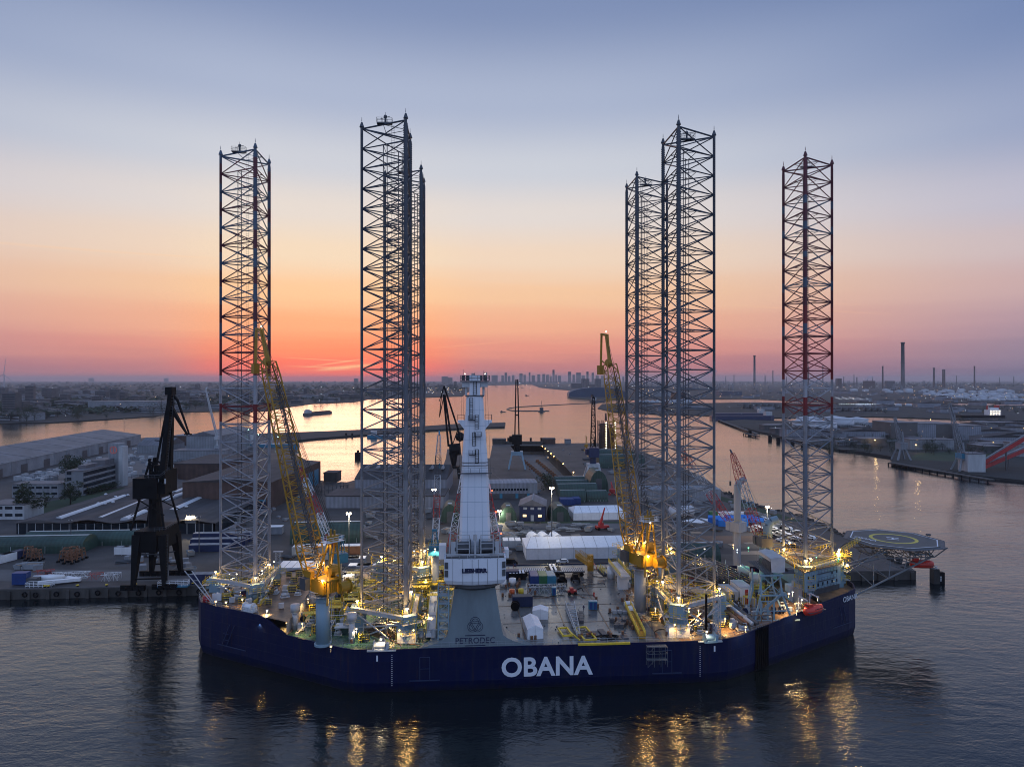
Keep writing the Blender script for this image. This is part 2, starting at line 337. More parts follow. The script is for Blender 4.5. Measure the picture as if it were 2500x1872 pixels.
_m.links.new(_tc.outputs['Object'], _mp.inputs[0]); _m.links.new(_mp.outputs[0], _n.inputs['Vector']); _m.links.new(_n.outputs[0], _r.inputs[0]); _m.links.new(_r.outputs[0], _x.inputs[0]); _m.links.new(_src, _x.inputs[6]); _m.links.new(_x.outputs[2], _b.inputs['Base Color'])
# ================================================================ WATER, LAND, HAZE
def water_mat():
    m = bpy.data.materials.new('river_water'); m.use_nodes = True; t = m.node_tree; b = t.nodes['Principled BSDF']
    b.inputs['Base Color'].default_value = (.004, .008, .010, 1); b.inputs['Roughness'].default_value = .12; b.inputs['IOR'].default_value = 1.72
    tc = t.nodes.new('ShaderNodeTexCoord'); prev = None
    for sc_, st, s, det, rot in (((.20,.42,1), .20, 1.0, 4, .22), ((.03,.055,1), .40, 1.0, 3, .1), ((.8,1.5,1), .045, 1.0, 3, -.3)):
        mp = t.nodes.new('ShaderNodeMapping'); mp.inputs['Scale'].default_value = sc_; mp.inputs['Rotation'].default_value = (0,0,rot)
        n = t.nodes.new('ShaderNodeTexNoise'); n.inputs['Scale'].default_value = s; n.inputs['Detail'].default_value = det; n.inputs['Roughness'].default_value = .6; n.inputs['Distortion'].default_value = .4
        t.links.new(tc.outputs['Object'], mp.inputs[0]); t.links.new(mp.outputs[0], n.inputs['Vector'])
        bp = t.nodes.new('ShaderNodeBump'); bp.inputs['Strength'].default_value = 1; bp.inputs['Distance'].default_value = st
        t.links.new(n.outputs[0], bp.inputs['Height'])
        pn = t.nodes.new('ShaderNodeTexNoise'); pn.inputs['Scale'].default_value = .012; pn.inputs['Detail'].default_value = 3; pm = t.nodes.new('ShaderNodeMapping'); pm.inputs['Scale'].default_value = (.5,1.6,1); t.links.new(tc.outputs['Object'], pm.inputs[0]); t.links.new(pm.outputs[0], pn.inputs['Vector']); pr = t.nodes.new('ShaderNodeMapRange'); pr.inputs['From Min'].default_value = .3; pr.inputs['From Max'].default_value = .7; pr.inputs['To Min'].default_value = .45; pr.inputs['To Max'].default_value = 1.15; t.links.new(pn.outputs[0], pr.inputs['Value']); t.links.new(pr.outputs[0], bp.inputs['Strength'])
        if prev: t.links.new(prev.outputs[0], bp.inputs['Normal'])
        prev = bp
    t.links.new(prev.outputs[0], b.inputs['Normal']); return m


def land(name, pts, z, m, zb=-3, holes=(), kind='structure', wallm=None, label=None, cat=None):
    """flat ground with vertical edges, holes allowed"""
    mb = MB(); loops = [list(pts)]+[list(h) for h in holes]
    tri = tessellate_polygon([[Vector((x, y, 0)) for x, y in lp] for lp in loops]); flat = [p for lp in loops for p in lp]
    mb.add([(x, y, z) for x, y in flat], [])
    for t in tri:
        a, b, c = [Vector((*flat[i], 0)) for i in t]
        mb.f.append(tuple(t) if (b-a).cross(c-a).z > 0 else tuple(t[::-1])); mb.m.append(0); mb.sm.append(False)
    mb.cur = 1
    for lp in loops:
        n = len(lp)
        for i in range(n): (x0, y0), (x1, y1) = lp[i], lp[(i+1)%n]; mb.quad((x0,y0,z), (x1,y1,z), (x1,y1,zb), (x0,y0,zb))
    return mb.build(name, [m, wallm or MATS['concrete']], kind=kind, label=label, cat=cat)
G = 3.0
g2 = lambda px, py, z=G: tuple(gp(px, py, z)[:2])
quay = lambda X: 217+.0724*(X+163)
shore_r = [(2231,1393)]
yard = [(-700, quay(-700)), (141.5, quay(141.5))]
yard += [g2(*p) for p in [(2120,1335),(2049,1302),(1985,1272),(1918,1249),(1867,1243),(1831,1230),(1764,1199),(1719,1165),(1640,1131),(1577,1105),(1500,1084),(1480,1081),(1335,1082),(1236,1083),(1203,1082),(1196,1118),(1130,1120),(1123,1096),(1092,1096),(1088,1120),(1072,1165),(1000,1166),(884,1166),(850,1176),(816,1178),(782,1172),(770,1135),(728,1112),(702,1088),(690,1075),(640,1066),(480,1063),(340,1069),(200,1074),(60,1086),(-100,1110),(-700,1200)]]
dock = [g2(*p) for p in [(1246,1088),(1326,1088),(1372,1130),(1408,1170),(1330,1176),(1316,1176)]]
land('yard_ground', yard, G, M['asphalt'], holes=[dock])
pitf = MB(); pitf.quad(*[(x, y, -6.0) for x, y in dock]); pitf.build('dry_dock_floor', M['pale'], kind='structure')
dwl = MB(); n = len(dock)
for i in range(n): (x0,y0),(x1,y1) = dock[i],dock[(i+1)%n]; dwl.quad((x0,y0,G-.02),(x1,y1,G-.02),(x1,y1,-6),(x0,y0,-6))
dwl.build('dry_dock_wall', M['concrete'], label='high concrete side walls of the empty dry dock behind the white mast crane', cat='dock wall')
wat = land('water', [(-20000,-200),(20000,-200),(20000,20500),(-20000,20500)], 0, water_mat(), zb=-.5, holes=[dock])
# breakwater between basin and river
bw = [g2(*p, 2.0) for p in [(690,1078),(760,1070),(850,1063),(1000,1052),(1130,1044),(1232,1041),(1234,1031),(1120,1034),(940,1046),(800,1052),(690,1056),(560,1060),(560,1072)]]
land('breakwater_ground', bw, 2.0, M['rock'], wallm=M['rock'])
# north bank, right through to the horizon on the far side of the river
nb = [g2(*p, 1.5) for p in [(-900,1060),(-200,1041),(0,1033),(60,1031),(120,1031),(191,1027),(264,1023),(382,1015),(410,1006),(470,1004),(560,1003),(650,1002),(703,993),(760,985),(864,981),(900,974),(1035,970),(1090,968),(1128,967),(1150,952),(1188,941),(1250,939.5),(1300,939.2),(1318,946),(1355,950),(1394,953),(1398,965),(1388,971),(1440,975),(1535,975),(1600,975),(1830,973),(2010,982)]]
nb += [(2700, 1900), (9000, 2500), (18000, 9000), (18000, 20000), (-18000, 20000), (-18000, 900)]
land('far_river_bank', nb, 1.5, M['farland'], wallm=M['farland'])
# middle headland on the right (between the small arm and the main river)
mh = [g2(*p, 1.5) for p in [(1459,996),(1494,1004),(1600,1010),(1741,1014),(1850,1020),(2000,1018),(2130,1016),(2300,1022),(2500,1027),(2800,1036),(3200,1040),(3300,1000),(2500,990),(2010,984),(1830,982),(1700,984),(1600,986),(1530,984),(1470,986)]]
land('headland_ground', mh, 1.5, M['farland'], wallm=M['farland'])
# near right bank
rb = [g2(*p, 2.0) for p in [(1757,1028),(1790,1036),(1850,1052),(1900,1062),(1960,1078),(2044,1096),(2110,1103),(2176,1114),(2176,1130),(2250,1140),(2320,1150),(2400,1162),(2500,1172),(2900,1215),(3600,1180),(3600,1060),(2900,1042),(2500,1034),(2300,1034),(2129,1031),(2000,1029),(1900,1027),(1810,1024)]]
land('right_bank_ground', rb, 2.0, M['farland'], wallm=M['rock'])
gr = [g2(*p, 2.02) for p in [(2215,1122),(2350,1126),(2430,1118),(2520,1108),(2500,1096),(2380,1100),(2240,1106)]]
mb = MB(); mb.quad(*[(x, y, 2.03) for x, y in gr]); mb.build('grass_field', M['grass'], kind='structure')
# roads and patches on the yard
def patch(name, pts, m, dz=.02, z=G):
    mb = MB(); mb.quad(*[(*g2(px, py, z), z+dz) for px, py in pts]); mb.build(name, m, kind='structure')
patch('quay_apron', [(-60,1418),(480,1418),(470,1392),(-60,1390)], M['pale'], .02)
patch('yard_road', [(1200,1352),(1950,1352),(1900,1338),(1200,1336)], M['asph2'], .02)
patch('earth_strip', [(1560,1326),(2050,1326),(1990,1308),(1560,1308)], M['earth'], .024)
patch('yard_road', [(1190,1290),(1560,1290),(1560,1277),(1200,1277)], M['pale'], .02)
patch('verge', [(1750,1208),(1960,1272),(1935,1274),(1740,1216)], M['grass'], .03)
patch('verge', [(1195,1277),(1560,1277),(1560,1273),(1195,1273)], M['grass'], .03)
patch('verge', [(100,1262),(330,1200),(300,1190),(60,1235)], M['grass'], .024)
patch('storage_ground', [(20,1175),(360,1080),(500,1090),(290,1190)], M['pale'], .02)
mb = MB()
for (a, b) in (((1196,1150),(1400,1300)), ((1330,1160),(1560,1250))):
    p, q = gp(*a), gp(*b); s = (q-p).normalized().cross(Vector((0,0,1)))*.12
    mb.quad(p-s+Vector((0,0,.05)), p+s+Vector((0,0,.05)), q+s+Vector((0,0,.05)), q-s+Vector((0,0,.05)))
mb.build('rail_track', M['dgrey'], kind='structure')
# rock armour along the right shore of the yard
mb = MB()
for (a, b) in zip([(2231,1392),(2120,1335),(2049,1302),(1985,1272),(1918,1249),(1867,1243),(1831,1230)], [(2120,1335),(2049,1302),(1985,1272),(1918,1249),(1867,1243),(1831,1230),(1764,1199)]):
    p, q = gp(*a), gp(*b); n = int((q-p).length/1.1)
    for i in range(n):
        c = p.lerp(q, i/n)
        for k in range(3):
            s_ = random.uniform(.5, 1.3); mb.box((c.x+random.uniform(-2,3), c.y+random.uniform(-2,2.5), random.uniform(1.0,3.3)), (s_, s_*1.2, s_), random.uniform(0, 3))
mb.build('shore_rocks', M['rock'], kind='stuff')
# quay wall face details: fender piles along the edge, one wall
mb = MB(); x = -400
while x < 141:
    y = quay(x)-.25; mb.bx(x-.5, x+.5, y-.3, y, -1, 2.7); x += 6
mb.bx(-400, 141, 0, 0.01, 0, .01) if False else None
mb.build('quay_wall', M['concrete'], label='ribbed concrete quay wall running along the water behind the vessel', cat='quay wall')
mb = MB()
for i in range(54):
    x0 = -400+i*10; x1 = x0+10; mb.bar((x0, quay(x0)+.35, G+.15), (x1, quay(x1)+.35, G+.15), .32)
mb.build('quay_kerb', M['pale'], kind='structure')

def haze():
    m = bpy.data.materials.new('haze'); m.use_nodes = True; t = m.node_tree; t.nodes.clear()
    o = t.nodes.new('ShaderNodeOutputMaterial'); v = t.nodes.new('ShaderNodeVolumePrincipled')
    v.inputs['Color'].default_value = (.90, .88, .92, 1); v.inputs['Density'].default_value = HAZE; v.inputs['Anisotropy'].default_value = .25
    t.links.new(v.outputs[0], o.inputs['Volume'])
    mb = MB(); mb.bx(-20500, 20500, -250, 20700, -7.2, 140); mb.build('haze', m, kind='stuff')
HAZE = 5.5e-5
haze()
# ================================================================ THE VESSEL
TH = R(4.0); OX, OY = 7.0, 189.0; cT, sT = math.cos(TH), math.sin(TH); ZD = 9.4
def W(u, v, z=ZD): return Vector((OX+u*cT-v*sT, OY+u*sT+v*cT, z))
def SL(p):
    x, y = p[0]-OX, p[1]-OY; return Vector((x*cT+y*sT, -x*sT+y*cT, p[2] if len(p) > 2 else 0))
def sp(px, py, z=ZD): return SL(gp(px, py, z))
def dp(px, py, z=ZD): return gp(px, py, z)
V = T('jack_up_vessel', 'long dark blue jack-up vessel named OBANA with six lattice legs moored at the quay', 'ship', (OX, OY, 0), TH)
near = [(-90.3,1),(-89.6,-4),(-87.6,-8.0),(-84,-10.6),(-70,-18.9),(-67,-20.7),(-64.5,-22.2),(-62,-23.7),(-47.5,-32.4),(-44,-33.6),(-38,-34),(36,-34),(41,-33.2),(45,-31.4),(60,-23.2),(74,-15.5),(84,-9.8),(87,-7.6),(88.6,-4),(89.2,1)]
def topz(u):
    if u < -68: return 13.0
    if u < -62: return 13.0-(u+68)/6*3.3
    if u < 45: return 9.7
    return 9.7+(u-45)/44*3.2
pl = near+[(u, 2-v) if abs(v) < 33 else (u, -v) for u, v in near[::-1][1:-1]]
def plan(off):
    """hull outline moved inwards by off"""
    r = []; n = len(pl)
    for i in range(n):
        a, b, c = Vector(pl[i-1]), Vector(pl[i]), Vector(pl[(i+1)%n]); t = (c-a).normalized(); r.append(b+Vector((-t.y, t.x))*off)
    return r
h = MB(); n = len(pl); lv = [(-3, 1.3), (.6, .35), (2.2, 0), (99, 0)]
rows = []
for z, off in lv:
    P_ = plan(off); rows.append([(p.x, p.y, topz(p.x) if z == 99 else z) for p in P_])
inn = plan(.3); rows.append([(p.x, p.y, topz(p.x)) for p in inn]); rows.append([(p.x, p.y, min(ZD-.1, topz(p.x))) for p in inn])
for a, b in zip(rows, rows[1:]):
    h.add(a+b, [(i, (i+1)%n, n+(i+1)%n, n+i) for i in range(n)])
hull = h.build('hull', M['hull'], V)
# decks
d_ = MB(); dk = plan(.3); d_.add([(p.x, p.y, ZD) for p in dk], [tuple(range(n))]); d_.build('main_deck', M['deck'], V)
def deckpatch(name, pts, z, m, px=True):
    mb = MB(); q = [sp(a, b, z) if px else Vector((a, b, z)) for a, b in pts]; mb.add([(p.x, p.y, z) for p in q], [tuple(range(len(q)))]); return mb.build(name, m, V)
deckpatch('green_deck', [(-62,-23.3),(-47.5,-31.9),(-44,-33.2),(-20,-33.6),(-15,-33.6),(-16,10),(-58,10)], ZD+.02, M['green'], False)
deckpatch('rusty_deck', [(30,-33.6),(36,-33.6),(41,-32.8),(45,-31.0),(60,-22.8),(74,-15),(84,-9),(84,10),(60,22),(34,33.4),(28,33.4),(26,5)], ZD+.02, M['brown'], False)
deckpatch('rusty_deck', [(-62,-23.2),(-58,10),(-16,10),(-16,33.4),(-38,33.4),(-70,18)], ZD+.024, M['brown'], False)
sd = MB(); s2 = [p for p in dk if p.x < -60.5]; s2.sort(key=lambda p: math.atan2(p.y-1, p.x+70)); sd.add([(p.x, p.y, 12.7) for p in s2], [tuple(range(len(s2)))]); sd.cur = 1
sd.quad((-62.2,-23,12.7), (-62.2,24,12.7), (-62.2,24,9.4), (-62.2,-23,9.4))
sd.build('raised_stern_deck', [M['brown'], M['lgrey']], V)
bd = MB(); s2 = [p for p in dk if p.x > 71]; s2.sort(key=lambda p: math.atan2(p.y-1, p.x-76)); bd.add([(p.x, p.y, 11.6) for p in s2], [tuple(range(len(s2)))]); bd.quad((72,-15.5,11.6), (72,17.5,11.6), (72,17.5,9.4), (72,-15.5,9.4)); bd.build('raised_bow_deck', M['brown'], V)
# deck seams and lashing lines
mb = MB()
for u in (-6, 4.5, 15, 25.5): mb.bx(u-.14, u+.14, -33.4, 33, ZD+.03, ZD+.05)
for v in (-19, -6, 9, 22): mb.bx(-15, 28, v-.1, v+.1, ZD+.034, ZD+.054)
mb.build('deck_seams', M['brown'], V)
mb = MB()
for i in range(150):
    u = random.uniform(-15, 29); v = random.uniform(-33, 30); s_ = random.uniform(.1, .35); mb.bx(u, u+s_, v, v+s_, ZD+.02, ZD+.02+s_*.5)
o = mb.build('loose_debris', M['dgrey'], V); o['kind'] = 'stuff'

# lettering
def text(s, size, mtl, name, parent, loc, rot, ext=.02, bold=0, spacing=1.0, sx=1):
    cu = bpy.data.curves.new(name, 'FONT'); cu.body = s; cu.size = size; cu.extrude = ext; cu.offset = bold; cu.space_character = spacing; cu.resolution_u = 4
    cu.align_x = 'CENTER'; cu.align_y = 'CENTER'
    o = bpy.data.objects.new('tmp', cu); col.objects.link(o); me = bpy.data.meshes.new_from_object(o); bpy.data.objects.remove(o)
    me.materials.clear(); me.materials.append(mtl); o = bpy.data.objects.new(name, me); col.objects.link(o); o.parent = parent; o.location = loc; o.rotation_euler = rot; o.scale = (sx, 1, 1); return o
letw = mat('letter_white', (.72,.76,.82), .5, 0, .1)
# name sits on the flat side, v=-34
a = sp(1222, 1640, 5); b = sp(1446, 1632, 5)
text('OBANA', 5.85, letw, 'hull_name', V, (-1.5, -34.06, 4.7), (R(90), 0, 0), .03, .16, 1.02, 1.0)
ang = math.atan2(-9.8+15.5, 84-74)
text('OBANA', 2.0, letw, 'bow_name', V, (84.2, -9.95, 10.8), (R(90), 0, ang), .03, .0, 1, 1)
# draught marks, load line, ladders, rubbing brackets on the side
mb = MB()
for u in (-36.3, 34.1):
    for k in range(16): mb.bx(u-.1, u+.1, -34.06, -33.98, 1.6+k*.45, 1.72+k*.45)
for u in (-39.6, 37.6): y = -34.0 if u < 36 else -33.9; mb.bx(u-.18, u+.18, y, y+.1, 7.1, 8.4)
mb.build('draught_marks', letw, V)
mb = MB()
for u in (-29.0, 26.3): mb = MB(); mb.ladder((u, -34.15, 2.6), (u, -34.15, 7.8), 2.2, r=.09, sp=2.2); mb.bar((u-3.4,-34.2,2.6), (u+3.4,-34.2,2.6), .14); mb.build('side_ladder', M['side'], V)
mb = MB()
d1 = Vector((-84+70, -10.6+18.9, 0)).normalized()
for c in (Vector((-78, -14.3, 0)),):
    nn = Vector((d1.y, -d1.x, 0))*-.35
    for k in (0, 1.6): mb.bar(c+nn+Vector((0,0,4))-d1*(k-2.6), c+nn+Vector((0,0,9.2))-d1*k, .1)
    for zz in (5.3, 6.8): mb.bar(c+nn+Vector((0,0,zz))+d1*2.2, c+nn+Vector((0,0,zz))+d1*.2, .08)
    mb.bar(c+nn+Vector((0,0,3.8))+d1*4.2, c+nn+Vector((0,0,3.8))-d1*5.5, .12)
mb.build('side_ladder', M['side'], V); mb = MB()
c = Vector((79.5,-12.4,0)); d2 = Vector((10,5.7,0)).normalized(); nn = Vector((d2.y,-d2.x,0))*.3
for k in (0, 1.7): mb.bar(c+nn+Vector((0,0,9.4))+d2*k, c+nn+Vector((0,0,4.4))+d2*(k+1.8), .09)
mb.bar(c+nn+Vector((0,0,4.3))-d2*3, c+nn+Vector((0,0,4.3))+d2*6, .1)
mb.build('side_ladder', M['side'], V)
# deck edge railings
mb = MB()
for (u0, v0), (u1, v1) in zip(near[8:14], near[9:15]):
    if -18 < u0 < 30: continue
    mb.rail([(u0, v0+.3, ZD+.3), (u1, v1+.3, ZD+.3)], 1.1, .035)
mb.build('deck_railing', M['grey'], V)
mb = MB(); mb.rail([(u, v+.3, 12.9) for u, v in near[0:5]], 1.1, .04); mb.rail([(-90,2,12.9), (-88,9.6,12.9), (-84,12.4,12.9)], 1.1, .04); mb.build('stern_railing', M['grey'], V)
# dark fender slot on the bow side, with hoses hanging in it
mb = MB()
s0, s1 = Vector((49.5,-29.1)), Vector((53.5,-26.9)); nn = Vector((.475,-.88))*.12
q = [s0+nn, s1+nn, s1-nn*2, s0-nn*2]; mb.prism([tuple(p) for p in q], .4, 9.9); mb.build('hose_recess', M['black'], V)
mb = MB()
for k in range(6): p = s0.lerp(s1, (k+.5)/6)+nn*2.4; mb.bar((p.x, p.y, .5), (p.x, p.y, 10.6), .16, 8)
mb.build('hanging_hose', M['black'], V)

# floodlights (parts of the vessel): lamp head on short post, some with real light
fixt = {'n': 0}
def flood(p, tint='warm', power=0, size=.22, up=False, post=1.0):
    """p in world metres"""
    if fixt['n'] > 99: return
    fixt['n'] += 1; q = SL(p); mb = MB(); mb.bar((q.x, q.y, q.z-post), (q.x, q.y, q.z), .05); mb.box((q.x, q.y+.1, q.z+.1), (.7, .3, .35)); mb.cur = 1; mb.ball((q.x, q.y-.12, q.z+.02), size, 8)
    mb.build('floodlight', [M['grey'], E[tint]], V); power *= 1.0
    if power: plight(Vector(p)+Vector((0,-.6,-.1)), power, {'warm': (1,.60,.20), 'white': (1,.78,.45), 'cool': (.7,.9,1), 'green': (.1,1,.35), 'red': (1,.1,.05)}[tint], down=not up)

# ---------------------------------------------------------------- legs
LEGS = [(-71.8,186.0,-1,1), (-29.0,165.8,-1,0), (-30.5,204.1,-1,0), (40.6,210.8,1,0), (43.2,170.3,1,0), (83.3,192.9,1,2)]
LL = ['stern lattice leg with red and pale bands, nearest the left end of the vessel', 'tall blue grey lattice leg left of the white mast crane, on the near side', 'lattice leg behind and partly hidden by the near leg left of the white mast crane',
      'lattice leg right of the right yellow crane, on the far side of the vessel', 'tallest looking lattice leg right of centre, on the near side by the yellow railings', 'bow lattice leg with dark red bands next to the helideck']
LTOP = 131.0; ZB = -3.0; BAY = 4.85; CR = 7.4
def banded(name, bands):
    """colour bands over height: list of (z_from, colour)"""
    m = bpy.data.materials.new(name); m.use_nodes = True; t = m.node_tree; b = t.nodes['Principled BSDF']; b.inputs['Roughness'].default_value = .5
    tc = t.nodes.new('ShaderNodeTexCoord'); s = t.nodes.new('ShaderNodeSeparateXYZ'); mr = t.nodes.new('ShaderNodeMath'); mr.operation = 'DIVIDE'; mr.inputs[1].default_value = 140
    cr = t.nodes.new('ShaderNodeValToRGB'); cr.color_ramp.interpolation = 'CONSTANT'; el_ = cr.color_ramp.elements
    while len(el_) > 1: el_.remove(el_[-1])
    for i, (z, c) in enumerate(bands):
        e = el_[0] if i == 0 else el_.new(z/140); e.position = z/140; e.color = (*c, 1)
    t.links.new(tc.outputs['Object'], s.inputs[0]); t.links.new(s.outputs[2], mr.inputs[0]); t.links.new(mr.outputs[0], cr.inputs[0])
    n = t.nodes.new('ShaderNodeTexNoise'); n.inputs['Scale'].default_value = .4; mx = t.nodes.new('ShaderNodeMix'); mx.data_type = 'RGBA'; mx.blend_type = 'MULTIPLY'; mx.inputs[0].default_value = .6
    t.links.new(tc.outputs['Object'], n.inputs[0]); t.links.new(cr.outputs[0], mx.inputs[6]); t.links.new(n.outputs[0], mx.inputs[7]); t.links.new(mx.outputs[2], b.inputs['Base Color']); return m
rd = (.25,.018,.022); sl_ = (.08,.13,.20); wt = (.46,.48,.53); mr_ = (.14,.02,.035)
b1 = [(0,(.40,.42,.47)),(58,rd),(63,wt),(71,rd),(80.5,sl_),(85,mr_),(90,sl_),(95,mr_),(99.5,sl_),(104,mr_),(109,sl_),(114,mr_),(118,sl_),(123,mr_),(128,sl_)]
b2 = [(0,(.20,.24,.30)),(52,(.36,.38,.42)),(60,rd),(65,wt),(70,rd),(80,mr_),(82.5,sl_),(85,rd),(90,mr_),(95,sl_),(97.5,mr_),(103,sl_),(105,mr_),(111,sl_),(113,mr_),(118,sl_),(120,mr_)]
LM = [banded('leg_backlit_tone', [(0,(.31,.325,.35)),(46,(.23,.245,.275)),(60,(.15,.165,.195)),(74,(.095,.11,.135)),(90,(.065,.08,.105))]), banded('stern_leg_bands', b1), banded('bow_leg_bands', b2)]  # plain legs: grey stepped darker upward, backlit look put into the colour
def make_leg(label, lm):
    t = T('lattice_leg', label, 'jack-up leg')  # one jack-up leg of the vessel, kept as a separate object
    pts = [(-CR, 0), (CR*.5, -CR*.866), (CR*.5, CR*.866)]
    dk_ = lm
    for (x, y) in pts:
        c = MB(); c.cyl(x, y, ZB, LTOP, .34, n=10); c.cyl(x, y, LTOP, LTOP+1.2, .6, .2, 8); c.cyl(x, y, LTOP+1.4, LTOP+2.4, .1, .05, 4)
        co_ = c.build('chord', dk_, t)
        k = MB(); L_ = math.hypot(x, y); ux, uy = x/L_, y/L_; tx, ty = -uy, ux; z = ZD
        k.s = False
        for sgn in (-1, 1):
            k.box((x+sgn*tx*.38, y+sgn*ty*.38, (ZD+LTOP)/2-.5), (.16, .22, LTOP-ZD-1), math.atan2(ty, tx))
        z = ZD+6
        while z < LTOP-1.5:
            for sgn in (-1, 1): k.box((x+sgn*tx*.52, y+sgn*ty*.52, z), (.18, .18, .24), math.atan2(ty, tx))
            z += .55
        k.build('rack', dk_, co_)
    for i in range(3):
        (x0, y0), (x1, y1) = pts[i], pts[(i+1)%3]; b = MB(); z = LTOP-.4
        b.bar((x0,y0,z), (x1,y1,z), .2, 6, cap=False)
        while z > ZD-2:
            zn = z-BAY
            b.bar((x0,y0,z), (x1,y1,zn), .145, 5, cap=False); b.bar((x1,y1,z), (x0,y0,zn), .145, 5, cap=False); b.bar((x0,y0,zn), (x1,y1,zn), .15, 5, cap=False)
            z = zn
        b.build('face_bracing', dk_, t)
    b = MB(); z = LTOP-.4
    mids = [((pts[i][0]+pts[(i+1)%3][0])/2, (pts[i][1]+pts[(i+1)%3][1])/2) for i in range(3)]
    while z > ZD:
        for i in range(3): b.bar((*mids[i], z), (*mids[(i+1)%3], z), .08, 4, cap=False)
        z -= BAY
    b.build('inner_bracing', dk_, t)
    rz_ = MB()
    for (x, y) in ((-1.9,-2.9),(-1.0,-2.9),(1.2,2.2),(2.1,2.2)):
        rz_.cyl(x, y, ZD-2, LTOP-5, .11, n=5)
        z = 24
        while z < LTOP-8: rz_.bar((x, y, z), (x-.5, y-.2, z+.25), .07, 3); rz_.bar((x-.5, y-.2, z+.25), (x-.75, y-.2, z-.1), .07, 3); z += BAY
    rz_.build('riser_pipes', M['dgrey'], t)
    ld = MB(); ld.ladder((.2,-1.6,ZD+8), (.2,-1.6,LTOP), .7, r=.03, sp=.6); ld.build('ladder', M['dgrey'], t)
    pf = MB(); pf.bx(-3.4,.2,-3.6,-2.4,LTOP-.2,LTOP+.05); pf.rail([(-3.4,-3.6,LTOP),(.2,-3.6,LTOP),(.2,-2.4,LTOP),(-3.4,-2.4,LTOP),(-3.4,-3.6,LTOP)], 1.2, .04, 1.2)
    pf.cyl(-1.4,-3,LTOP,LTOP+1.5,.25,n=6); pf.ball((-1.4,-3,LTOP+1.6), .45, 6); pf.bar((-2.6,-3,LTOP+1),(-.3,-3,LTOP+1.7),.08,3); pf.bar((-1.4,-3,LTOP),(-1.4,-3,LTOP+2.6),.05,3)
    pf.build('top_platform', M['dgrey'], t)
    return t
protos = {}
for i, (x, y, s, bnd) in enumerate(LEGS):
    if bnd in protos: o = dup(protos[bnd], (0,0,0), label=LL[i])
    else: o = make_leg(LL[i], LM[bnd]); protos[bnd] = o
    o.location = (x, y, 0); o.rotation_euler = (0, 0, TH if s < 0 else TH+math.pi); o['group'] = 'lattice legs of the jack-up vessel'

